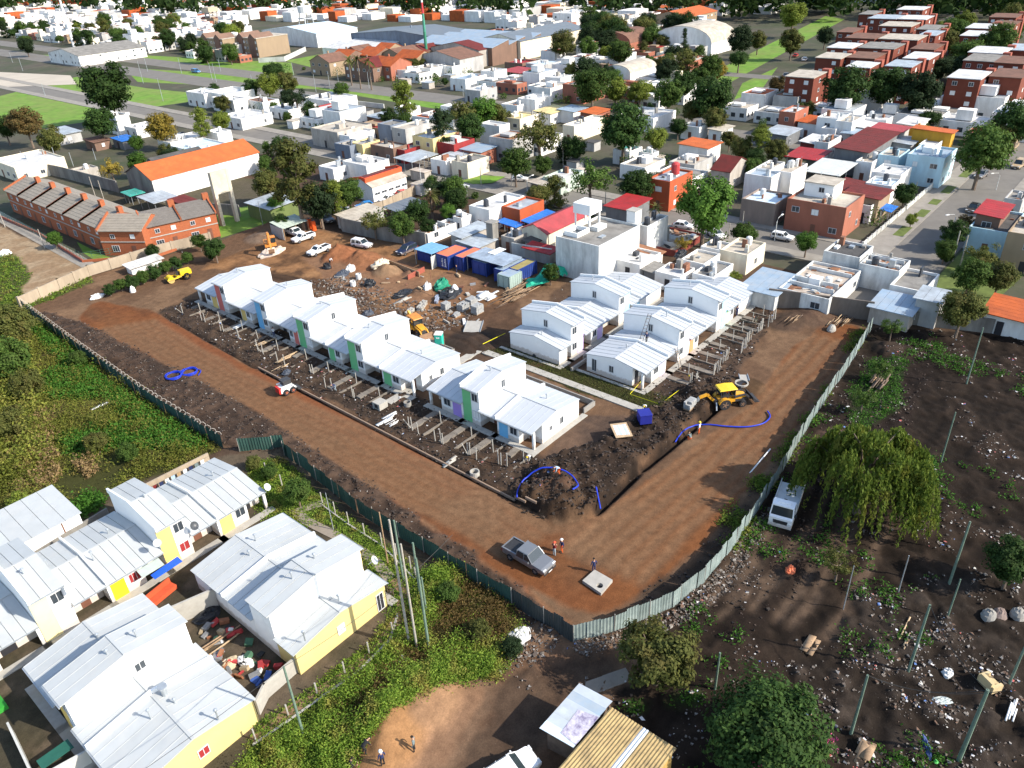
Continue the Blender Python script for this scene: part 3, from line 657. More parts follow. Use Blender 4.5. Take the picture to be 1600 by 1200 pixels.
# estate path, kerb with little white posts
def strip(name, pts, w, z, m, kind='structure'):
 P = [Vector((*p, 0)) for p in pts]; L = []; R = []
 for i, p in enumerate(P):
  t = (P[min(i+1, len(P)-1)]-P[max(i-1, 0)]).normalized(); n = Vector((-t.y, t.x, 0)); L.append(p+n*w/2); R.append(p-n*w/2)
 b = MB()
 for i in range(len(P)-1):
  q = [R[i], R[i+1], L[i+1], L[i]]; b.poly([(v.x, v.y, max(zat(v.x, v.y), 0)+z) for v in q])
 return tag(b.obj(name, m), kind=kind)
def dense(pts, step=.7):
 o = []
 for (x0, y0), (x1, y1) in zip(pts[:-1], pts[1:]):
  n = max(1, int(math.hypot(x1-x0, y1-y0)/step)); o += [(x0+(x1-x0)*i/n, y0+(y1-y0)*i/n) for i in range(n)]
 return o+[pts[-1]]
EARTHP = mat('trodden_earth', (.20,.12,.07), .95, .15, 1.5, (.12,.08,.045), .5, .8)
strip('earth_path', dense([at(*p) for p in ((395,1160),(455,1110),(540,1055),(590,1015),(625,965),(632,925),(615,905))]), 1.0, .05, EARTHP)
strip('garden_path', dense([at(*p) for p in ((610,905),(585,875),(530,840),(480,815),(462,800),(490,790),(517,783))]), 1.1, .06, PATH)
strip('kerb', dense([at(*p) for p in ((395,1165),(450,1128),(500,1092),(560,1050),(610,1000),(622,960))]), .22, .12, CONCL)
KP = dict()
def post(name, loc, h, r=.06, m=CONCL, label=None, cat='post', group=None, lean=0, n=5):
 k = (name, round(h, 1), r, m.name, n)
 if k not in KP: KP[k] = MB().tube([(0,0,-.2),(0,0,h)], r, n).mesh(name, m)
 o = link(name, KP[k], None, loc); o.rotation_euler = (random.uniform(-lean, lean), random.uniform(-lean, lean), random.random()); tag(o, label, cat, group); return o
gp = [(400,1157),(451,1119),(496,1085),(539,1052),(577,1021),(614,990)]
for p in gp: post('boundary_post', (*at(*p), .05), 1.35, .07, CONCL, 'slim white concrete post on the kerb of the curved estate path', 'post', 'white posts along the kerb of the estate path')
for p in ((417,740),(441,759),(504,787),(524,802),(545,818),(570,836),(597,851),(620,868),(642,888),(650,905)):
 post('boundary_post', (*at(*p), .05), 1.5, .07, CONCL, 'slim white concrete post along the lawn beside the green site fence', 'post', 'white posts of the lawn boundary')
strip('kerb', dense([at(*p) for p in ((500,787),(545,820),(597,853),(648,905))]), .16, .1, CONCL)
# site walkways and kerb of the dirt road
def slab(name, x0, x1, y0, y1, h=.09, m=CONCL, z=None, kind='structure'):
 z = max(0, zat((x0+x1)/2, (y0+y1)/2)) if z is None else z
 return tag(MB().box(x0, x1, y0, y1, z-.15, z+h).obj(name, m), kind=kind)
for i in range(8): slab('walkway', 53.2+i*2.32, 53.2+i*2.32+2.29, 68.6, 69.9, .10, CONCL, .02)
for i in range(12): slab('walkway', 70.6, 71.8, 40.2+i*2.35, 40.2+i*2.35+2.32, .08, CONCL, .02)
for y0, y1 in ((66.0,120.9),): slab('apron', 65.35, 66.1, 71.5, 121, .06, CONC, 0)
slab('apron', 55.4, 66.0, 70.9, 71.5, .08, CONCL, 0); slab('apron', 55.3, 66.2, 46.5, 47.3, .08, CONCL, 0); slab('apron', 74.5, 75.0, 43.5, 54.5, .08, CONCL, 0); slab('apron', 73.4, 73.9, 56.3, 67.4, .08, CONCL, 0)
t = thing('concrete_chamber', 'small concrete chamber with dark opening at the end of the walkway', 'chamber', (52.2, 69.3, 0)); MB().box(-.9,.5,-.7,.7,0,.9).obj('chamber_wall', CONCL, t); MB().box(-.93,-.89,-.35,.25,.2,.75).obj('opening', DARK, t)
# front garden strips: path slabs, foundation beams and posts
gi = 0
DUSTY = mat('dusty_concrete', (.19,.165,.135), .95, .15, 1.5, (.09,.065,.05), .6, .9)
def garden(x0, y0, dx, dy, L, w=.85, posts=2, row='long'):
 """a path of length L from a doorstep at (x0,y0) in direction (dx,dy), beam beside it, posts at the end"""
 global gi; gi += 1; rng = random.Random(gi*7)
 nxv, nyv = -dy, dx; L *= rng.uniform(.72, 1.08)
 for k in range(2):
  if k and rng.random() < .2: continue
  a, b = L*k/2+.02, L*(k+1)/2-.02; xs = sorted((x0+dx*a+nxv*-w/2, x0+dx*b+nxv*w/2)); ys = sorted((y0+dy*a+nyv*-w/2, y0+dy*b+nyv*w/2))
  slab('garden_slab', xs[0], xs[1], ys[0], ys[1], .14, DUSTY, max(.02, zat(x0+dx*L*.5, y0+dy*L*.5)*.6))
 if 1:
  bx, by = x0+nxv*2.2, y0+nyv*2.2; xs = sorted((bx-abs(nxv)*.1, bx+dx*L+abs(nxv)*.1)); ys = sorted((by-abs(nyv)*.1, by+dy*L+abs(nyv)*.1))
  tag(MB().box(xs[0], xs[1], ys[0], ys[1], -.2, rng.uniform(.1,.2)+zat(bx, by)).obj('foundation_beam', DUSTY), 'low concrete garden divider beam in front of the new houses', 'beam', 'garden divider beams')
 for k in range(posts):
  px_, py_ = x0+dx*(L+.1)+nxv*rng.uniform(-1.2, 1.5), y0+dy*(L+.1)+nyv*rng.uniform(-1.2, 1.5)
  post('concrete_post', (px_, py_, zat(px_, py_)), rng.uniform(1.5, 2.0), .065, CONCL, 'bare concrete post in the front gardens of the %s row of new houses' % row, 'post', 'concrete posts in the %s row gardens' % row, .03)
 px_, py_ = x0+nxv*2.2+dx*L*rng.uniform(.3, .6), y0+nyv*2.2+dy*L*.5
 post('concrete_post', (px_, py_, zat(px_, py_)), 1.8, .065, CONCL, 'bare concrete post in the front gardens of the %s row of new houses' % row, 'post', 'concrete posts in the %s row gardens' % row, .03)
 if rng.random() < .6:
  b = MB().tube([(0,0,0),(rng.uniform(-1.2,1.2), rng.uniform(-1,1), 1.4)], .05, 5); px_, py_ = x0+dx*L*1.0, y0+dy*L*1.0
  tag(b.obj('brace', WOOD if rng.random() < .4 else CONCL, None, (px_, py_, zat(px_, py_))), 'leaning prop in the front gardens of the %s row of new houses' % row, 'prop', 'leaning props in the %s row gardens' % row)
for y in (118.6,112.5,106.6,101.5,95.6,90.0,84.4,78.6,73.4): garden(55.4, y, -1, 0, 4.2)
for y in (62.3,57.2,52.9,49.0): garden(55.4, y, -1, 0, 4.4, posts=3, row='short')
for x in (80.2,84.4,88.8,92.2,95.8,99.4,102.6): garden(x, 43.3, 0, -1, 4.4, posts=5, row='right-hand')
for x, y0, y1 in ((74.8,54.4,55.9),): slab('low_wall', 74.0, 79, 54.6, 54.9, .5, CONC, 0)
wall_run('low_wall', 'low unfinished block wall at the back corner of the front row', 'wall', [(66.4,47.2),(68.6,47.2),(68.6,65.0)], .75, .18, CONC)
wall_run('low_wall', 'low unfinished block wall behind the near end of the long row', 'wall', [(66.1,71.7),(68.3,71.7),(68.3,76.5)], .75, .18, CONC)
wall_run('low_wall', 'low wall between the two right-hand house rows', 'wall', [(77.5,55.2),(83.5,55.2)], .8, .18, CONC)
KERBM = mat('road_kerb', (.24,.17,.12), .9, .1, 1)
for i in range(34):
 y = 40.2+i*1.52; x = 48.1+ (48.9-48.1)*(y-40)/80
 slab('kerb_stone', x-.09, x+.09, y, y+1.48, .12, KERBM, max(0, zat(x, y))+.0)
# ---------------------------------------------------------------- the site fence: sheets and posts, each its own piece
def fence(label, pts, h, m, pw=1.0, pm=CONC, hp=None, wob=.06, coil=False, z0=0, smooth_top=.1):
 root = thing('site_fence', label, 'fence', (*pts[0], 0), 0, None); ox, oy = pts[0]
 rng = random.Random(int(pts[0][0]*10)); cache = {}
 P = dense(pts, pw); 
 for i in range(len(P)-1):
  (x0, y0), (x1, y1) = P[i], P[i+1]; L = math.hypot(x1-x0, y1-y0); a = math.atan2(y1-y0, x1-x0)
  hh = round(h+rng.uniform(-smooth_top, smooth_top), 1); k = (round(L, 2), hh)
  if k not in cache:
   b = MB(); n = 8
   for j in range(n):
    u0, u1 = -L/2+L*j/n, -L/2+L*(j+1)/n; o0, o1 = (.025 if j % 2 else -.025), (-.025 if j % 2 else .025)
    b.poly([(u0,o0,0),(u1,o1,0),(u1,o1,hh),(u0,o0,hh)])
   cache[k] = b.mesh('fence_sheet', m)
  o = link('fence_sheet', cache[k], root, ((x0+x1)/2-ox+rng.uniform(-wob, wob), (y0+y1)/2-oy+rng.uniform(-wob, wob), max(z0, zat((x0+x1)/2, (y0+y1)/2)-.05)), a)
  o.rotation_euler = (rng.uniform(-.03, .03), rng.uniform(-.015, .015), a)
  if i % 3 == 0: MB().tube([(0,0,0),(0,0,h+.15)], .05, 5).obj('fence_post', pm, root, (x0-ox, y0-oy, max(0, zat(x0, y0)-.1)))
 if coil:
  pc = []; tot = dense(pts, .22)
  for i, (x, y) in enumerate(tot): pc.append((x-ox+.25*math.sin(i*1.2), y-oy+.25*math.cos(i*1.2)*.3, h+.22+.22*math.cos(i*1.2)))
  MB().tube(pc, .022, 3).obj('barbed_coil', mat('barbed_wire', (.52,.47,.40), .6), root)
 return root
GREENF = mat('green_mesh_cloth', (.03,.075,.06), .75, .2, .8, (.06,.10,.08), .5, .6, objvar=.15)
GREYF = mat('grey_green_sheet', (.20,.25,.24), .55, .18, .8, (.32,.35,.33), .5, .8, spec=.4, objvar=.16)
DKF = mat('dark_grey_sheet', (.045,.055,.055), .5, .2, .7, (.09,.10,.10), .4, .5, spec=.4)
fence('green cloth site fence with barbed coil along the weed field', [at(38,486), at(130,555), at(230,627), at(350,702)], 2.0, GREENF, 1.6, CONCL, coil=True)
fence('dark green site fence along the lower dirt road', [at(445,712), at(560,802), at(650,856), at(730,906), at(800,946)], 2.0, GREENF, 1.1, CONC)
fence('short dark green fence return beside the hedge', [at(375,706), at(445,702), at(448,716)], 1.8, GREENF, 1.2, CONC)
fence('dark grey sheet fence at the left side of the lower corner', [at(800,946), at(850,977), at(896,1004)], 2.1, DKF, 1.0, CONC)
fence('grey green corrugated sheet fence along the right-hand dirt road', [at(896,1004), at(960,987), at(1050,950), at(1100,910), at(1150,850), at(1212,755), at(1240,705), at(1272,652), at(1318,585), at(1360,516)], 2.0, GREYF, 1.0, CONC)
# ---------------------------------------------------------------- the town: axis-aligned buildings from three roof corners
WC = {k: mat('wall_'+k, c, .85, .08, .7, d, .65, .5, streak=True) for k, (c, d) in dict(
  white=((.78,.76,.72),(.50,.46,.40)), cream=((.74,.66,.50),(.45,.38,.28)), grey=((.42,.41,.39),(.20,.19,.18)), dgrey=((.16,.165,.17),(.08,.08,.08)),
  stain=((.66,.66,.63),(.16,.16,.15)), yellow=((.74,.58,.26),(.50,.38,.2)), red=((.28,.03,.03),(.18,.03,.025)), orange=((.40,.085,.03),(.26,.06,.03)), brick=((.33,.12,.075),(.20,.08,.05)),
  taupe=((.26,.20,.165),(.15,.12,.10)), slate=((.17,.20,.25),(.10,.11,.13)), blue=((.45,.62,.68),(.30,.40,.44)), mustard=((.52,.28,.03),(.36,.19,.03)), green=((.14,.18,.06),(.08,.10,.05)),
  mint=((.42,.50,.42),(.28,.30,.26)), decay=((.42,.38,.33),(.14,.12,.10)), brown=((.20,.12,.085),(.12,.08,.06)), dred=((.22,.05,.04),(.13,.04,.03)), tan=((.30,.22,.14),(.26,.19,.13))).items()}
RC = {k: mat('roof_'+k, c, r, .14, .5, tuple(q*.8 for q in d), .75, .45, spec=s) for k, (c, d, r, s) in dict(
  white=((.60,.59,.57),(.38,.35,.30),.6,.3), grey=((.25,.235,.21),(.13,.12,.105),.9,.2), cream=((.46,.41,.335),(.29,.24,.19),.85,.2), tin=((.38,.42,.45),(.25,.25,.24),.45,.4),
  blue=((.25,.33,.41),(.46,.46,.45),.5,.4), dark=((.09,.085,.08),(.05,.05,.05),.9,.2), red=((.34,.022,.022),(.24,.035,.03),.6,.3), maroon=((.15,.025,.02),(.09,.03,.022),.7,.2),
  pink=((.36,.06,.065),(.27,.07,.07),.7,.2), tile=((.42,.095,.025),(.28,.07,.03),.8,.2), orange=((.50,.12,.035),(.38,.11,.04),.75,.2), brown=((.19,.10,.07),(.12,.075,.055),.9,.2),
  teal=((.05,.30,.24),(.06,.18,.15),.6,.3), ruin=((.52,.44,.36),(.22,.17,.13),.95,.1), rust=((.32,.16,.09),(.18,.09,.06),.9,.1), lblue=((.58,.70,.78),(.45,.50,.52),.45,.4), sage=((.42,.48,.38),(.30,.32,.26),.7,.2),
  slate=((.13,.155,.18),(.20,.21,.22),.6,.3), tarp=((.03,.17,.55),(.02,.10,.36),.5,.4), yellow=((.68,.55,.25),(.45,.35,.2),.8,.2), olive=((.33,.27,.10),(.22,.18,.08),.8,.2)).items()}
CORR = mat('corrugated_grey_roof', (.52,.53,.50), .6, .08, .5, (.30,.29,.27), .4, .3)
TANKM = mat('water_tank_plastic', (.045,.05,.06), .5, .1, 3); TANKW = mat('pale_water_tank', (.62,.62,.60), .6, .05, 3); TANKR = mat('red_water_tank', (.42,.05,.05), .6, .1, 3)
def water_tank(parent, x, y, z, m, r=.55, h=1.1, stand=.4):
 MB().tube([(x,y,z+stand),(x,y,z+stand+h*.85),(x,y,z+stand+h)], [r,r,r*.55], 12).box(x-.4,x+.4,y-.4,y+.4,z,z+stand).obj('water_tank', m, parent)
def bld(L, N, R, h, wall, roof, kind, label, win=True, name='house', cat='house', group=None, extra='', fl=None, yroof=.0):
 l, n, r = at(*L, h), at(*N, h), at(*R, h)
 x0, x1, y0, y1 = n[0], max(r[0], n[0]+2), n[1], max(l[1], n[1]+2)
 return bldw(x0, x1, y0, y1, h, wall, roof, kind, label, win, name, cat, group, extra, fl)
PART = {}
FOOT = []
def bldw(x0, x1, y0, y1, h, wall, roof, kind, label, win=True, name='house', cat='house', group=None, extra='', fl=None):
 rf_ruin = roof == 'ruin'; FOOT.append((x0, x1, y0, y1)); w, d = x1-x0, y1-y0; wm, rm = WC[wall], RC[roof] if roof in RC else roof
 rng = random.Random(int(x0*13+y0*7)); t = thing(name, label, cat, (x0, y0, 0), 0, group)
 if kind == 'flat':
  rl = h-.45; b = MB()
  b.box(0, w, 0, d, -.2, rl-.02); e = .2
  b.box(0, w, 0, e, rl-.02, h).box(0, w, d-e, d, rl-.02, h-.02).box(0, e, e, d-e, rl-.02, h-.01).box(w-e, w, e, d-e, rl-.02, h-.01)
  b.obj('wall', wm, t); MB().box(e+.003, w-e-.003, e+.003, d-e-.003, rl-.01, rl+.03).obj('roof', rm, t)
  if w > 7 and d > 6 and rng.random() < .6:
   a, c = rng.uniform(.25, .6)*w, rng.uniform(.3, .6)*d; MB().box(a, a+rng.uniform(1.5, 3), c, c+rng.uniform(1.5, 3), rl+.03, rl+rng.uniform(.5, 1.6)).obj('roof_block', wm if rng.random() < .6 else WHITE, t)
  if rng.random() < .45: water_tank(t, rng.uniform(.2, .8)*w, rng.uniform(.3, .8)*d, rl+.03, rng.choice([TANKM, TANKW, TANKW]))
  zt = rl
  for _ in range(rng.randint(1, 4)): a, c = rng.uniform(.1, .9)*w, rng.uniform(.1, .85)*d; MB().box(a, a+rng.uniform(.2, 1.4), c, c+rng.uniform(.2, .9), rl, rl+rng.choice([.25, .4, .8, 1.5])).obj('roof_clutter', rng.choice([STEEL, RUST, CONC, PVC, TANKM]), t)
  if rf_ruin:
   for _ in range(26): a, c = rng.uniform(.5, w-.5), rng.uniform(.5, d-.5); MB().obox((a, c, rl+.12), (rng.uniform(.3, 1.8), rng.uniform(.3, 1.4), .14), rng.uniform(0, 3), rng.uniform(-.25, .25), rng.uniform(-.25, .25)).obj('slab_or_painted_hole', rng.choice([RC['ruin'], CONC, WC['stain'], DARK, RC['rust']]), t)  # near-black pieces paint the gloom of holes among the slabs
   for _ in range(3): a = rng.uniform(.2, .8)*w; MB().box(a, a+.2, .5, d-.5, rl, rl+rng.uniform(.3, 1.0)).obj('broken_wall', WC['stain'], t)
  if rng.random() < .5: MB().box(w*.3, w*.3+.5, d*.2, d*.2+.5, rl, rl+1.3).obj('chimney', wm, t)
 elif kind in ('tin', 'tinx', 'can', 'canx'):
  s_ = .6 if h > 2 else .3; o = .35
  if kind.startswith('tin'): MB().box(.12, w-.12, .12, d-.12, -.2, h-.38).obj('wall', wm, t)
  else:
   for px_, py_ in ((.2,.2),(w-.2,.2),(.2,d-.2),(w-.2,d-.2),(w/2,.2),(.2,d/2)): MB().tube([(px_,py_,-.1),(px_,py_,h-.1)], .07, 5).obj('post', STEEL, t)
   if wall != 'none': MB().box(.3, w-.3, d-.4, d-.2, -.1, h-.25).obj('back_wall', wm, t)
  n = max(1, int(round(w/1.1))) if kind[-1] != 'x' else max(1, int(round(d/1.1)))
  n = min(n, 14); dz0, dz1 = (-.3, .0) 
  for i in range(n):
   if kind[-1] != 'x':
    a, c = -o+(w+2*o)*i/n, -o+(w+2*o)*(i+1)/n
    MB().hexa([(a+.02,-o,h-.12+dz0),(c-.02,-o,h-.12+dz0),(c-.02,d+o,h-.12+dz1),(a+.02,d+o,h-.12+dz1),(a+.02,-o,h+dz0),(c-.02,-o,h+dz0),(c-.02,d+o,h+dz1),(a+.02,d+o,h+dz1)]).obj('roof_sheet', rm, t)
   else:
    a, c = -o+(d+2*o)*i/n, -o+(d+2*o)*(i+1)/n
    MB().hexa([(-o,a+.02,h-.12+dz0),(w+o,a+.02,h-.12+dz1),(w+o,c-.02,h-.12+dz1),(-o,c-.02,h-.12+dz0),(-o,a+.02,h+dz0),(w+o,a+.02,h+dz1),(w+o,c-.02,h+dz1),(-o,c-.02,h+dz0)]).obj('roof_sheet', rm, t)
  zt = h-.4
 elif kind in ('gx', 'gy'):
  rise = min(2.6, .22*(d if kind == 'gx' else w)); zt = h
  if kind == 'gx':
   MB().extr([(0,-.2),(d,-.2),(d,h),(d/2,h+rise),(0,h)], 0, w).obj('wall', wm, t); o = .3; k = rise/(d/2)
   for a, c in (((-o, h-o*k), (d/2, h+rise)), ((d/2, h+rise), (d+o, h-o*k))):
    MB().extr([(a[0],a[1]+.03),(c[0],c[1]+.03),(c[0],c[1]+.15),(a[0],a[1]+.15)], -.2, w+.2).obj('roof_slope', rm, t)
  else:
   MB().extry([(0,-.2),(w,-.2),(w,h),(w/2,h+rise),(0,h)], 0, d).obj('wall', wm, t); o = .3; k = rise/(w/2)
   for a, c in (((-o, h-o*k), (w/2, h+rise)), ((w/2, h+rise), (w+o, h-o*k))):
    MB().extry([(a[0],a[1]+.03),(c[0],c[1]+.03),(c[0],c[1]+.15),(a[0],a[1]+.15)], -.2, d+.2).obj('roof_slope', rm, t)
  if rng.random() < .5: MB().box(w*.5, w*.5+.6, d*.55, d*.55+.6, h, h+rise+1).obj('chimney', wm, t)
 elif kind == 'barrel':
  rise = d*.22; pr = [(0,-.2),(d,-.2),(d,h)]; arc = [(d*.5+d*.5*math.cos(math.pi*i/10), h+rise*math.sin(math.pi*i/10)) for i in range(11)]
  MB().extr(pr+arc[1:], 0, w).obj('wall', wm, t); zt = h
  for i in range(10): a, c = arc[i], arc[i+1]; MB().extr([(a[0],a[1]+.02),(c[0],c[1]+.02),(c[0],c[1]+.12),(a[0],a[1]+.12)], -.2, w+.2).obj('roof_sheet', rm, t)
 elif kind == 'saw':
  zt = h-2; n = max(2, int(w/11)); MB().box(0, w, 0, d, -.2, h-2.2).obj('wall', wm, t)
  for i in range(n):
   a, c = w*i/n, w*(i+1)/n; MB().extry([(a,h-2.2),(c,h-2.2),(c,h)], 0, d).obj('gable', wm, t)
   MB().extry([(a-.2,h-2.15),(c,h+.03),(c,h+.18),(a-.2,h-2.0)], -.3, d+.3).obj('roof_slope', rm, t)
 if win and kind not in ('can', 'canx'):
  st = fl or max(1, int((zt+.3)/2.6)); sh = zt/st
  for f in range(st):
   z = f*sh+.95
   nn = max(1, int(d/3.6)); 
   for i in range(nn):
    if rng.random() < .8:
     if f == 0 and i == nn//2: part_box('door', t, -.05, .02, d*(i+.5)/nn-.45, d*(i+.5)/nn+.45, 0, 2.05, DOORB if rng.random() < .5 else DARK)
     else: window(t, (0, d*(i+.5)/nn, z), R_(-90), rng.choice([1.0,1.3,1.5]), 1.1, rng.choice([GLASS, GLASS, PVC]))
   nn = max(1, int(w/4.2))
   for i in range(nn):
    if rng.random() < .6: window(t, (w*(i+.5)/nn, 0, z), 0, rng.choice([.9,1.2]), 1.05, rng.choice([GLASS, GLASS, PVC]))
 if 't' in extra: water_tank(t, w*.6, d*.4, h-.2, TANKR if 'r' in extra else TANKM, .9, 2.4, .2)
 return t
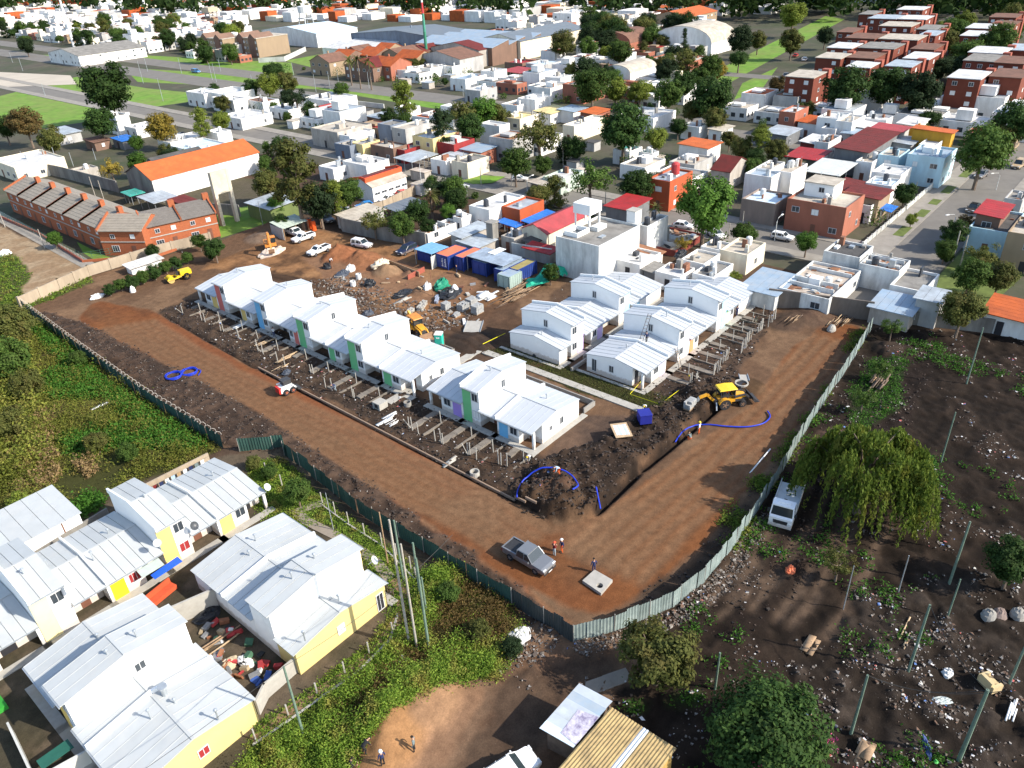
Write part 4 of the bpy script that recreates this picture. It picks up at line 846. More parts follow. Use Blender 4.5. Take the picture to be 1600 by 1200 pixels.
BLD = [

 ((861,372),(936,385),(1004,352),7.0,'stain','grey','flat','large stained white block with bare grey roof terrace behind the new houses',False),
 ((1004,352),(1012,354),(1041,336),6.0,'stain','grey','flat','tall narrow stained white wall house adjoining the grey roof terrace',False),
 ((956,408),(1000,414),(1026,393),3.0,'white','white','flat','small white flat house with glazed skylight below the stained block'),
 ((1010,372),(1056,392),(1102,366),1.2,'dred','ruin','flat','roofless walled terrace with a red-topped wall and lone chimney',False),
 ((998,379),(1026,397),(1036,390),2.8,'white','rust','tin','little lean-to with mottled terracotta roof beside the walled terrace',False),
 ((1008,418),(1026,425),(1045,414),2.4,'dgrey','grey','tin','low grey hut squeezed behind the back row of new houses',False),
 ((1022,424),(1063,433),(1088,419),3.0,'white','white','flat','white flat-roofed house with rough block back wall directly behind the new houses'),
 ((1063,405),(1100,413),(1124,396),3.2,'white','cream','flat','white house with black tarpaulin on its roof edge'),
 ((1085,424),(1114,434),(1142,411),3.2,'white','grey','flat','long grey-roofed house with bright white side wall and a terracotta corner'),
 ((1094,385),(1125,391),(1140,379),3.4,'white','cream','flat','small cream flat-roofed house with a thick chimney by the street'),
 ((1126,389),(1168,399),(1201,380),3.6,'cream','cream','flat','wide cream flat-roofed house with dark mossy yard wall'),
 ((1150,450),(1213,459),(1236,428),3.0,'stain','blue','tinx','low blue-grey tin-roofed shed beside the last new house',False),
 ((1216,450),(1296,468),(1342,422),3.0,'stain','ruin','flat','ruined white house with collapsed peeling roof and empty windows'),
 ((1288,391),(1344,403),(1364,384),4.4,'stain','dark','flat','taller ruined block with dark roof and peeling white walls'),
 ((1345,409),(1406,424),(1430,408),4.0,'stain','ruin','flat','ruined house with rough tan roof slabs by the street end',False),
 ((1391,444),(1444,456),(1477,430),3.4,'white','grey','flat','pale flat-roofed house between the ruins and the trees',False),
 ((1362,472),(1424,490),(1431,464),3.0,'decay','blue','tinx','grey house with blue tin roof in front of the ruins'),
 ((1431,462),(1471,470),(1485,455),4.6,'grey','tin','tinx','boxy grey annex with corrugated roof next to the blue tin roof',False),
 ((1538,486),(1660,514),(1668,482),3.0,'white','tile','tin','white house with bright orange ribbed tile roof above the vacant lot'),
 ((706,363),(721,369),(766,350),3.4,'decay','tin','tin','hut with patched white tin roof beside the concrete chimney tower',False),
 ((714,376),(746,384),(769,370),2.8,'decay','tin','tin','lower lean-to with patched white tin roof right above the containers',False),
 ((787,366),(803,373),(838,358),3.0,'decay','white','flat','small house with white patch on its rough flat roof near the blue awning'),
 ((820,374),(832,378),(853,365),2.6,'decay','dark','tin','dark tin-roofed lean-to below the crimson roof',False),
 ((815,385),(859,394),(872,387),2.5,'decay','red','tinx','lean-to with orange-red roof behind the curved white wall',False),
 ((823,353),(854,366),(920,335),3.6,'cream','pink','gx','long house with crimson roof sheets on one slope',False),
 ((732,321),(764,328),(826,307),4.6,'white','white','flat','white-roofed house with a red painted side wall'),
 ((788,320),(812,328),(850,312),4.4,'orange','tin','flat','house with pale grey roof and orange-red side wall next to the red one'),
 ((781,344),(805,352),(812,347),2.6,'none','tarp','can','bright blue tarpaulin awning in a small yard',False,'awning','awning'),
 ((824,341),(830,347),(866,330),3.0,'none','tarp','can','long two-tone blue awning beside the crimson roof',False,'awning','awning'),
 ((951,316),(983,326),(1019,310),5.0,'dgrey','red','tinx','open terrace house under a flat bright red roof'),
 ((521,336),(551,342),(590,322),3.0,'grey','cream','tin','long shed with patched tin roof at the graffiti wall',False,'shed','shed'),
 ((603,322),(620,328),(642,308),2.5,'none','slate','can','dark blue carport roof behind the trees',False,'carport','carport'),
 ((652,360),(668,366),(706,342),2.2,'white','ruin','flat','roofless white hut among the trees with small windows'),
 ((712,336),(721,341),(733,334),3.2,'white','grey','flat','tiny white hut with a dark window next to the red-sided house'),
 ((698,290),(712,295),(730,288),2.6,'none','white','can','white kiosk roof on the street corner',False,'kiosk','kiosk'),

 ((542,249),(572,259),(607,248),4.2,'white','white','flat','white house with plain sunlit wall behind the red-trimmed hall',False),
 ((500,258),(520,264),(545,252),3.4,'white','white','flat','low white house beside the big olive tree'),
 ((495,197),(527,207),(562,190),5.0,'decay','cream','flat','decaying greenish house with wide stained roof at the street bend'),
 ((528,209),(546,213),(582,202),4.4,'white','white','flat','white-sided house with dark cornice in the old street row'),
 ((527,222),(546,228),(562,219),3.8,'slate','cream','flat','slate blue painted house in the old street row'),
 ((548,222),(566,226),(586,217),4.0,'yellow','cream','flat','yellow-fronted low house in the old street row'),
 ((583,224),(614,232),(632,224),4.0,'brown','cream','flat','dark brown fronted house in the old street row'),
 ((616,231),(632,235),(655,224),3.6,'red','cream','flat','house with a red band wall beside the yellow house'),
 ((592,192),(610,196),(626,188),6.0,'slate','grey','flat','blue-grey two-storey house with outside stair'),
 ((613,198),(633,202),(668,187),6.0,'grey','cream','flat','grey two-storey house with long balcony'),
 ((653,209),(676,217),(714,202),6.0,'yellow','white','flat','tall yellow house with white roof terrace'),
 ((687,218),(709,226),(742,216),5.0,'red','white','flat','dark red house with white roof next to the yellow house'),
 ((728,228),(751,236),(777,228),4.0,'brick','blue','tinx','brick house under a blue-grey sheet roof'),
 ((706,250),(730,255),(760,243),4.0,'cream','grey','flat','corner house with grey roof and cream side wall near the roundabout lawn'),
 ((677,246),(696,252),(712,243),3.6,'white','white','flat','small white house with dark doorway next to the corner house'),
 ((617,246),(643,251),(668,236),3.4,'none','tin','can','long tin canopy over a street stall',False,'canopy','canopy'),
 ((695,240),(712,244),(735,235),3.2,'white','tin','tin','white shed with grey roof behind the small white house',False),
 ((829,283),(855,289),(872,278),3.0,'grey','cream','can','grey carport roof beside the tree-shaded street',False,'carport','carport'),
 ((855,273),(876,281),(905,265),3.6,'mint','white','flat','pale green house half hidden by street trees'),
 ((1015,277),(1047,284),(1090,268),6.4,'orange','tin','flat','two-storey orange house with deep balcony opening','orange'),
 ((1162,308),(1212,319),(1222,300),4.6,'taupe','lblue','flat','taupe house with shiny pale blue roof and open garage'),
 ((1228,311),(1323,325),(1348,303),6.2,'brick','cream','flat','large two-storey house, grey stained render above red brick, white shutters'),
 ((1165,270),(1206,277),(1221,268),6.0,'white','blue','flat','white two-storey house with blue-grey roof and black water tanks'),
 ((1212,266),(1237,270),(1259,255),6.2,'white','cream','flat','tall white blind-walled house with grey-cream roof',False),
 ((1183,260),(1205,265),(1226,253),4.6,'white','cream','flat','cream-roofed house with thin chimney behind the blue-grey roof'),
 ((1114,263),(1141,269),(1171,253),4.0,'decay','maroon','gy','rough stone house with steep brick-red roof'),
 ((1231,240),(1277,248),(1293,235),4.2,'decay','red','canx','salmon red canopy with washing hanging under it',False,'canopy','canopy'),
 ((1258,264),(1311,272),(1338,254),4.2,'dgrey',CORR,'canx','wide canopy of big grey corrugations over a dark yard',False,'canopy','canopy'),
 ((1062,223),(1106,230),(1120,219),4.6,'white','orange','tin','white house with apricot orange sloping roof'),
 ((1068,194),(1093,199),(1112,194),3.6,'white','white','flat','low white house with a garage door by the round trees'),
 ((1115,197),(1128,203),(1140,194),3.4,'white','cream','tin','little white house with tan roof next to the garage house'),
 ((963,231),(984,237),(1004,229),3.6,'white','teal','flat','white house with teal roof strip and dark door'),
 ((1004,234),(1020,240),(1030,236),4.0,'white','teal','flat','small cube house with teal top'),
 ((975,253),(1008,262),(1040,248),3.4,'white','cream','flat','rambling white house in front of the teal roofs'),
 ((1050,250),(1085,258),(1112,244),3.4,'grey','cream','flat','grey flat-roofed house with a dark tarpaulin and tanks','t'),
 ((985,172),(1021,185),(1048,171),4.0,'white','white','flat','long white-roofed building behind the large round tree',False),
 ((881,194),(897,197),(936,180),4.6,'cream','white','flat','cream two-storey house with blue rooftop tank'),
 ((909,173),(930,177),(946,168),4.4,'brick','orange','tin','brick house with bright orange roof near the avenue trees'),
 ((881,167),(896,173),(917,166),4.0,'white','blue','tin','white house with pale blue hipped roof'),
 ((843,170),(860,176),(880,165),3.8,'white','yellow','tin','house with patched yellow and rust roof'),
 ((795,178),(812,186),(832,176),3.6,'cream','yellow','flat','low house with pale yellow roof behind the wood'),
 ((819,150),(836,156),(852,148),6.0,'white','white','flat','white two-storey box house with blind sunlit wall',False),
 ((790,160),(808,165),(825,155),4.6,'white','cream','flat','white house with two small windows beside the box house'),
 ((757,190),(780,197),(782,190),6.0,'white','white','flat','tall white blank wall among the trees',False),
 ((709,120),(727,124),(748,115),4.4,'white','blue','flat','white house with blue-ended roof at the avenue bend'),
 ((734,137),(750,142),(765,134),4.2,'grey','white','flat','grey house with a red gate by the avenue'),
 ((760,108),(772,112),(777,106),5.0,'white','white','flat','tiny white tower house near the avenue bend'),
 ((791,108),(812,113),(826,105),3.8,'none','pink','can','pink canopy roof in the market block',False,'canopy','canopy'),
 ((796,95),(816,99),(826,93),4.6,'brown','red','flat','dark brown container-like house with red top'),
 ((828,97),(852,101),(865,94),4.8,'grey','lblue','flat','grey shed with pale blue roof in the market block'),
 ((858,118),(876,122),(896,112),4.4,'white','white','flat','bright white house right of the pink canopy'),
 ((846,132),(860,138),(880,128),4.6,'white','cream','flat','white house with balcony beyond the bare yellow tree'),

 ((1246,189),(1276,192),(1284,181),4.2,'white','tile','tin','white house with orange-red tile roof near the brick flats'),
 ((1219,173),(1243,176),(1262,166),6.4,'brick','white','flat','brick house with tall white side wall near the brick flats'),
 ((1201,202),(1230,210),(1263,200),3.6,'dgrey','tin','tin','low house with broad weathered tin roof'),
 ((1284,179),(1312,186),(1326,176),6.2,'white','white','flat','white two-storey house with maroon window heads'),
 ((1318,182),(1332,191),(1350,180),6.2,'white','cream','flat','narrow tall white house with one dark window'),
 ((1290,196),(1306,202),(1320,193),4.4,'white','white','flat','white canopy-fronted house in the dense block'),
 ((1350,181),(1385,188),(1400,182),5.0,'white','white','flat','white flat-roofed house with sunken terrace beside the dark trees'),
 ((1338,196),(1358,199),(1376,188),4.6,'white','white','tin','house with pale greenish-white sheet roof'),
 ((1317,204),(1341,208),(1357,199),4.2,'none','blue','canx','blue-grey carport roof with dark tanks below',False,'carport','carport'),
 ((1276,219),(1295,223),(1326,213),4.6,'white','dark','flat','white house with dark bitumen roof'),
 ((1252,219),(1275,223),(1290,211),4.0,'dred','white','tin','maroon-walled house with white sheet roof'),
 ((1306,228),(1357,236),(1410,204),6.0,'dgrey','maroon','tin','long maroon-roofed workshop with dark front wall',False,'workshop','workshop'),
 ((1362,199),(1411,204),(1422,196),6.0,'grey','pink','tin','faded pink roof end of the long workshop',False,'workshop','workshop'),
 ((1340,249),(1363,254),(1379,236),4.6,'white','cream','flat','white house with roof parapet in front of the workshop'),
 ((1374,240),(1405,245),(1420,233),5.6,'blue','cream','flat','pale bluish house with one upstairs window'),
 ((1421,238),(1477,247),(1491,231),6.6,'blue','blue','flat','light blue two-storey house with wide upper windows'),
 ((1366,265),(1408,274),(1426,261),4.6,'white','white','flat','white-roofed house in front of the light blue house'),
 ((1358,281),(1394,291),(1415,281),4.0,'white','lblue','flat','house with pale blue roof membrane'),
 ((1330,293),(1375,309),(1394,294),5.0,'tan','maroon','tin','house with plain rust-red sloping roof near the street corner'),
 ((1312,285),(1331,296),(1347,281),4.2,'dred','maroon','tin','jumble of dark red roofs under the corrugated canopy',False),
 ((1345,312),(1362,322),(1379,309),3.6,'white','lblue','flat','low white house with light blue roof beside the blue tarpaulin'),
 ((1368,323),(1391,328),(1400,320),2.4,'none','tarp','can','vivid blue tarpaulin canopy in the corner garden',False,'awning','awning'),
 ((1411,195),(1441,201),(1452,196),4.6,'mustard','cream','flat','low mustard yellow wall block',False),
 ((1441,190),(1489,206),(1494,201),7.0,'mustard','orange','tin','mustard yellow house with sloping orange roof',False),
 ((1405,190),(1435,195),(1446,183),5.0,'white','white','tin','white sheet-roofed house behind the mustard wall'),
 ((1394,218),(1425,224),(1440,214),4.4,'grey','tin','tin','jumbled grey house with tin and blue scraps on the roof'),
 ((1440,222),(1462,228),(1492,219),4.8,'white','white','flat','white flat house with rooftop tank behind the light blue house'),
 ((1523,334),(1566,338),(1577,316),6.4,'brown','red','tin','house with bright red flat roof at the far right street side'),
 ((1519,349),(1577,364),(1594,332),4.6,'blue','dark','flat','light blue fronted house with dark roof terrace beside the far right street'),
 ((1578,358),(1650,374),(1664,348),6.6,'tan','cream','flat','tan two-storey house cut by the right photo edge'),
 ((1571,308),(1598,313),(1612,300),4.0,'grey','grey','flat','small grey house behind the bright red roof'),

 ((374,317),(421,325),(455,308),3.6,'green','tin','tinx','dark green walled shed with pale roof beside the lawn',False,'shed','shed'),
 ((211,308),(240,315),(274,304),3.0,'none','tin','can','white carport roof behind the brick townhouses',False,'carport','carport'),
 ((256,313),(290,319),(308,311),2.8,'dred','maroon','tin','brick-red lean-to roof behind the brick townhouses',False),
 ((194,299),(203,304),(219,297),2.6,'none','teal','can','bright green awning against the long grey wall',False,'awning','awning'),
 ((318,205),(339,208),(361,203),4.2,'white','white','flat','white cube house above the long orange-roofed hall',False),
 ((250,217),(266,223),(312,208),3.2,'white','white','flat','wide low white roof with open patio left of the white cube'),
 ((268,226),(301,236),(346,221),3.2,'white','lblue','flat','flat white workshop roof directly behind the orange-roofed hall',False),
 ((352,178),(376,186),(406,172),3.6,'white','white','flat','white house with a red gate behind the green trees'),
 ((337,150),(364,157),(376,151),4.6,'white','white','flat','white house with an orange wall corner beside the park'),
 ((298,141),(318,147),(329,138),5.0,'white','white','flat','small white two-storey house at the park edge'),
 ((330,141),(352,148),(375,136),5.4,'white','white','flat','bright white gable-walled house at the park edge'),
 ((395,152),(410,160),(432,154),3.6,'white','brown','flat','white house with brownish roof near the dark open tree'),
 ((430,165),(450,172),(480,160),3.4,'white','white','flat','low white house right of the dark open tree'),
 ((483,150),(515,158),(554,148),4.0,'white','white','flat','long white house facing the avenue verge'),
 ((490,167),(515,173),(535,162),3.6,'red','white','flat','white-roofed house with a red front in the sunny block'),
 ((619,166),(637,170),(663,166),4.0,'white','white','flat','white house beside the lime green willow'),
 ((575,180),(600,185),(625,177),3.0,'brown','tin','tin','cluster shack with patched tin roof'),
 ((168,177),(180,182),(196,177),6.0,'white','grey','flat','white cube house with two windows on the park lawn'),
 ((68,203),(86,211),(118,201),3.4,'grey','tin','tin','grey sheet-roofed house below the park lawn'),
 ((-10,248),(22,262),(72,236),4.0,'cream','white','flat','large sunlit white house at the left photo edge'),
 ((178,214),(190,219),(209,213),3.0,'dgrey','tarp','tin','dark shack with blue tarpaulin roof'),
 ((130,217),(146,221),(162,213),3.0,'brown','brown','tin','brown shack with dark porch'),
 ((196,196),(212,201),(232,190),3.2,'white','white','flat','low white walled yard house beside the yellow tree'),
 ((105,265),(120,268),(145,258),2.8,'decay','cream','flat','crumbling grey hut near the long grey wall'),

 ((425,45),(494,53),(519,41),7.0,'white','lblue','gx','pale blue roofed hangar behind the brick gable blocks',False,'hangar','hangar'),
 ((507,67),(570,73),(652,58),6.0,'white','white','saw','white saw-toothed workshop roof',False,'factory','factory'),
 ((600,44),(700,62),(722,49),8.0,'slate','slate','gx','dark slate roofed factory hall',False,'factory','factory'),
 ((702,50),(768,67),(812,50),9.5,'brown','blue','saw','brick factory with saw-tooth blue-grey roof',False,'factory','factory'),
 ((769,57),(813,65),(895,43),8.0,'cream','slate','gx','long warehouse with cream wall and grey roof',False,'warehouse','warehouse'),
 ((650,87),(718,93),(738,84),6.0,'grey','brown','gx','brown-roofed grey shed beside the striped mast',False,'warehouse','warehouse'),
 ((671,74),(748,79),(763,74),7.0,'decay','maroon','gx','maroon-roofed shed behind the brown-roofed one',False,'warehouse','warehouse'),
 ((103,78),(122,88),(205,71),5.0,'white','grey','gx','long white school with grey gabled roof by the park',True,'school','school'),
 ((1017,25),(1075,27),(1088,16),6.0,'tan','orange','gx','school with bright orange gabled roof',True,'school','school'),
 ((1036,34),(1098,36),(1112,32),8.0,'grey','white','flat','plain pale grey block in front of the orange-roofed school',False,'warehouse','warehouse'),
 ((1025,62),(1112,68),(1145,57),5.0,'white','cream','barrel','white depot with barrel roof',False,'depot','depot'),
 ((935,63),(985,68),(1005,58),5.0,'brick','brown','barrel','brick depot with brown barrel roof',False,'depot','depot'),
 ((1010,92),(1076,98),(1110,88),5.0,'brick','cream','flat','long low brick building with white tank tower',True,'house','house'),
 ((950,110),(985,115),(1008,102),5.0,'white','cream','barrel','white shed with stained curved roof between the trees',False,'shed','shed'),
 ((889,128),(912,134),(938,122),6.0,'brick','cream','flat','brick flats block half hidden by the avenue trees',True,'house','house'),
 ((875,18),(893,21),(905,15),7.0,'white','white','flat','white two-storey office far beyond the hangars',True),
]
for e in BLD:
 L, N, R, h, wl, rf, kd = e[:7]; lab = e[7]; wn = e[8] if len(e) > 8 else True; nm = e[9] if len(e) > 9 else 'house'; ct = e[10] if len(e) > 10 else 'house'
 if wl == 'none': WC['none'] = WC['white']
 ex = 'tr' if wn == 'orange' else ''
 bld(L, N, R, h, wl, rf, kd, lab, bool(wn), nm, ct, None, ex)
# red-trimmed hall
l, n, r = at(562,277,4), at(581,289,4), at(645,274,4)
t = thing('hall', 'white hall with orange-red trimmed roof beside the cross street', 'hall', (n[0], n[1], 0)); w, d = r[0]-n[0], l[1]-n[1]
MB().extr([(0,-.2),(d,-.2),(d,4.0),(d*.45,4.9),(0,3.3)], 0, w).obj('wall', WC['white'], t)
MB().extr([(-.2,3.35),(1.9,4.15),(1.9,4.3),(-.2,3.5)], -.3, w+.3).obj('roof_slope', RC['cream'], t); MB().extr([(1.9,4.2),(d*.45,4.95),(d+.2,4.0),(d+.2,4.1),(d*.45,5.1),(1.9,4.35)], -.3, w+.3).obj('roof_slope', RC['maroon'], t)
TRIM = mat('orange_red_trim', (.75,.09,.03), .6, .06); MB().extr([(1.7,4.25),(1.95,4.25),(1.95,5.3),(1.7,5.3)], -.4, w+.4).obj('fascia', TRIM, t)
for a in (-.42, w+.28): MB().extr([(1.9,4.3),(d*.45,4.95),(d+.2,4.0),(d+.2,4.6),(d*.45,5.5),(1.9,5.3)], a, a+.14).obj('fascia', TRIM, t)
for i in range(5): window(t, (w*(i+.6)/5, 0, 1.4), 0, 1.6, .6)
wall_run('boundary_wall', 'long beige panelled wall in front of the red-trimmed hall', 'wall', [at(557,341), at(600,329), at(658,300)], 2.2, .2, BEIGEW, pier=3)
wall_run('boundary_wall', 'long grey wall running up to the dark gable of the hall', 'wall', [at(62,270), at(100,278), at(186,301)], 3.0, .25, GREYW)
wall_run('boundary_wall', 'grey yard wall at the end of the green lawn', 'wall', [at(336,335), at(376,338)], 2.6, .2, GREYW)
wall_run('boundary_wall', 'white garden wall along the right-hand street pavement', 'wall', [(141,38.7),(165,38.7)], 1.0, .2, WHITEST, pier=2.4)
wall_run('boundary_wall', 'white railing wall farther along the right-hand street', 'wall', [(166,38.7),(196,38.7)], 1.1, .2, WHITEST, pier=2.4)
wall_run('boundary_wall', 'white wall along the avenue side of the sunny block', 'wall', [at(440,148), at(520,160), at(600,170)], 1.6, .3, WHITEST)
wall_run('boundary_wall', 'white concrete wall around the long lawn right of the brick gable blocks', 'wall', [at(405,98), at(445,96), at(478,80)], 2.2, .3, WHITEST)
# the long hall with orange roof
t = thing('hall', 'long white hall with bright orange roof and dark grey gable', 'hall', (82.0, 183.6, 0))
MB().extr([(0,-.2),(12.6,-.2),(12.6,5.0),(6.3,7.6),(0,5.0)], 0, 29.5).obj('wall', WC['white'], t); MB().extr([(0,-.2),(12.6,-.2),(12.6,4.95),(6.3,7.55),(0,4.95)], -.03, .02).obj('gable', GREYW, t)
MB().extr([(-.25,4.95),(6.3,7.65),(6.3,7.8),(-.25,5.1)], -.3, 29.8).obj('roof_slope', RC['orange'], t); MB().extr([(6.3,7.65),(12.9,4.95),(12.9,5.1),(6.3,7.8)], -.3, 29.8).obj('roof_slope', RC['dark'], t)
MB().extr([(6.0,7.75),(7.4,8.3),(8.6,7.4),(8.4,7.0),(6.2,7.6)], 4, 17.5).obj('ridge_vent', RC['dark'], t)
# concrete portal tower
t = thing('concrete_tower', 'tall raw concrete portal tower beside the brick townhouses', 'tower', (80.5, 152.6, 0)); PC = mat('buff_concrete', (.55,.49,.38), .9, .12, .8, (.3,.26,.2), .5, .5)  # one pale buff concrete tone on every face
MB().box(0,.7,0,1.0,0,11.5).obj('leg', PC, t); MB().box(3.6,4.3,0,1.0,0,11.5).obj('leg', PC, t); MB().box(.72,3.58,.04,.96,6.8,11.5).obj('tank', PC, t)
# brick townhouses: a long row along Y, a short corner row and a third along X
def town(label, x, y, rz, W, D, n, he, wm, rm, chim, first=0):
 t = thing('brick_townhouse', label, 'townhouse', (x, y, 0), rz, 'orange brick townhouses'); 
 MB().extr([(0,-.2),(D,-.2),(D,he),(D*.55,he+1.7),(0,he)], 0, W).obj('wall', wm, t)
 for a, c in (((-.4,he-.2),(D*.55,he+1.75)), ((D*.55,he+1.75),(D+.3,he-.1))):
  k = 7
  for i in range(k):
   f0, f1 = i/k, (i+1)/k; p0 = (a[0]+(c[0]-a[0])*f0, a[1]+(c[1]-a[1])*f0); p1 = (a[0]+(c[0]-a[0])*f1, a[1]+(c[1]-a[1])*f1)
   up = .05 if (a[0] < D*.5) else .0; lo = .0 if (a[0] < D*.5) else .05
   MB().extr([(p0[0],p0[1]+.04),(p1[0],p1[1]+.04),(p1[0],p1[1]+.12+lo),(p0[0],p0[1]+.12+up)], 0.02, W-.02).obj('tile_course', rm, t)
 for z in (2.75, he-.12): MB().box(-.03, W+.03, -.1, 0, z, z+.18).obj('band_course', CONCL, t)
 u = W/n
 for i in range(n):
  window(t, (u*(i+.3), 0, 3.5), 0, .95, .9, PVC if i % 3 else GLASS); window(t, (u*(i+.75), 0, 3.5), 0, .95, .9, PVC)
  window(t, (u*(i+.3), 0, .8), 0, 1.5, 1.3, PVC if i % 2 else GLASS, bars=2); part_box('door', t, u*(i+.72)-.45, u*(i+.72)+.45, -.05, .03, .05, 2.1, DOORB)
  if chim: part_box('chimney', t, u*(i+.98)-.7, u*(i+.98)+.5, D*.5-.25, D*.5+.65, he+.8, he+3.0, BRICKO)
 for s_ in ([0, W] if chim else [0]): MB().extr([(-.4,he-.25),(D*.55,he+1.8),(D*.55,he+2.3),(-.4,he+.3)], s_-.15, s_+.15).obj('fire_wall', BRICKO, t)
 return t
TROOF = mat('grey_roof_tiles', (.26,.225,.18), .85, .14, 1.2, (.17,.15,.125), .5, .5, wave=('X', 2.2)); TROOFD = mat('dark_grey_roof_tiles', (.15,.135,.12), .85, .14, 1.2, (.12,.105,.095), .5, .5, wave=('X', 2.2))
yy = 206.5
for i in range(6): town(('brick townhouse at the far end of the terrace along the sandy track', 'brick townhouse second from the far end of the terrace', 'brick townhouse third from the far end of the terrace', 'brick townhouse fourth from the far end, dish on its chimney', 'brick townhouse fifth from the far end of the terrace', 'brick townhouse next to the corner of the terrace')[i], 58.0, yy-i*8.0, R_(-90), 8.0, 9.5, 1, 5.2, BRICKO, TROOF, True)
a, b = at(152,360,5.2), at(221,360,5.2); town('angled brick townhouse on the terrace corner facing the building site', a[0], a[1], math.atan2(b[1]-a[1], b[0]-a[0]), math.hypot(b[0]-a[0], b[1]-a[1]), 8.5, 1, 5.2, BRICKO, TROOF, False)
a, b = at(226,355,5.2), at(336,331,5.2); az = math.atan2(b[1]-a[1], b[0]-a[0]); L_ = math.hypot(b[0]-a[0], b[1]-a[1])
for i in range(2): town(('middle brick townhouse with dark grey tiles facing the building site', 'end brick townhouse with dark grey tiles beside the concrete tower')[i], a[0]+math.cos(az)*L_*i/2, a[1]+math.sin(az)*L_*i/2, az, L_/2, 8.5, 1, 5.2, BRICKO, TROOFD, True)
wall_run('garden_wall', 'low brick wall with railings along the sandy track', 'wall', [at(2,341), at(60,366), at(130,410)], .6, .25, BRICKR)
wall_run('garden_wall', 'low brick garden wall in front of the angled townhouse', 'wall', [at(130,410), at(180,406), at(245,402), at(320,376)], .5, .25, BRICKO)
for (a, b, lab) in (((2,340),(132,409),'dark green railing on the low brick wall along the sandy track'), ((132,409),(318,375),'dark garden railing in front of the orange brick townhouses')):
 p, q = at(*a), at(*b); t = thing('railing', lab, 'railing', (*p, .5)); n = int(math.hypot(q[0]-p[0], q[1]-p[1])/1.6)
 RM = mat('dark_green_railing', (.04,.10,.07), .6, .1)
 for i in range(n+1): MB().tube([(0,0,0),(0,0,1.3)], .04, 4).obj('baluster', RM, t, ((q[0]-p[0])*i/n, (q[1]-p[1])*i/n, 0))
 for z in (.3,.8,1.28): MB().tube([(0,0,z),(q[0]-p[0], q[1]-p[1], z)], .03, 4).obj('rail', RM, t)
bld((194,413),(203,417),(245,398),1.7,'white','white','tin','small white kiosk with green stripe beside the boundary wall',False,'kiosk','kiosk')
# extras on the stained block: stair tower on posts and small box
t = thing('stair_tower', 'white stair tower on posts standing on the grey roof terrace', 'tower', (*at(921,357,6.6), 6.6))
for px_, py_ in ((0,0),(3,0),(0,3),(3,3)): MB().box(px_-.12,px_+.12,py_-.12,py_+.12,0,2.4).obj('post', WHITE, t)
MB().box(-.3,3.3,-.3,3.3,2.4,4.2).obj('tower_box', WHITE, t)
t = thing('rooftop_room', 'small white room on the edge of the grey roof terrace', 'room', (*at(992,357,6.0), 6.55)); MB().box(0,2.0,0,1.8,0,2.4).obj('wall', WHITE, t); MB().box(-.1,2.1,-.1,1.9,2.4,2.5).obj('roof', CONCL, t)
t = thing('light_well', 'white rimmed light well in the grey roof terrace', 'light well', (*at(902,372,6.6), 6.58)); 
for q in ((0,3.6,0,.2),(0,3.6,2.6,2.8),(0,.2,.2,2.6),(3.4,3.6,.2,2.6)): MB().box(*q, 0, .8).obj('rim_wall', WHITE, t)
MB().box(.2,3.4,.2,2.6,.02,.06).obj('glass_floor', GLASS, t)
t = thing('chimney_tower', 'square raw concrete chimney tower beside the patched tin roofs', 'tower', (*at(771,390), 0)); MB().box(-.8,.8,-.8,.8,0,5.4).obj('shaft', GREYW, t); MB().box(-1,1,-1,1,5.4,5.6).obj('cap', CONC, t)
t = thing('chimney', 'lone concrete chimney standing in the walled terrace', 'chimney', (*at(1039,383), 0)); MB().box(-.5,.5,-.5,.5,0,3.6).obj('shaft', CONC, t); MB().box(-.6,.6,-.6,.6,3.6,3.75).obj('cap', CONCL, t)
t = thing('rooftop_room', 'white room with one dark window on top of the brick and grey house', 'room', (*at(1300,312,5.8), 5.8)); MB().box(0,5,0,5.5,0,2.6).obj('wall', WHITE, t); MB().box(-.2,5.2,-.2,5.7,2.6,2.75).obj('roof', RC['cream'], t); window(t, (0,2.2,1.0), R_(-90), 1.1, 1.0, DARK)
# ---------------------------------------------------------------- brick flats at the upper right
APT = [((1230,117),(1272,121),(1279,112)),((1277,88),(1314,91),(1320,84)),((1324,88),(1367,91),(1374,83)),((1411,90),(1452,92),(1460,79)),((1385,101),(1425,104),(1431,96)),((1327,101),(1360,105),(1366,98)),
 ((1296,72),(1331,75),(1337,68)),((1342,73),(1397,76),(1404,68)),((1424,75),(1460,77),(1466,66)),((1324,57),(1367,60),(1374,52)),((1377,58),(1434,62),(1441,53)),((1438,53),(1462,55),(1469,45)),((1375,39),(1424,41),(1430,34)),
 ((1434,44),(1467,46),(1474,36)),((1359,27),(1400,29),(1406,22)),((1406,28),(1447,30),(1454,22)),((1405,13),(1442,15),(1449,7)),((1314,47),(1333,50),(1340,43)),((1347,20),(1365,22),(1372,15)),
 ((1482,119),(1533,123),(1540,112)),((1546,118),(1597,121),(1604,110)),((1504,94),(1561,96),(1569,87)),((1512,81),(1569,83),(1576,75)),((1572,76),(1625,79),(1632,70)),((1504,53),(1540,56),(1547,48)),((1511,42),(1549,44),(1556,36)),((1549,37),(1585,39),(1592,31)),((1548,25),(1588,27),(1596,19)),((1555,96),(1600,99),(1608,90))]
AW = mat('flats_red_brick', (.165,.045,.027), .9, .12, .6, (.11,.035,.024), .4, .2); AR = [RC['white'], RC['cream'], RC['brown'], RC['white'], RC['tin'], RC['brown'], RC['grey']]
APTL = ['single block of brick flats in front of the round dark trees', 'brick flats block in the front row, leftmost white roof', 'brick flats block in the front row with jagged white roof edge', 'brick flats block in the front row with orange sunlit end', 'low front block of brick flats with pale blue roof', 'low front block of brick flats right behind the big round tree']
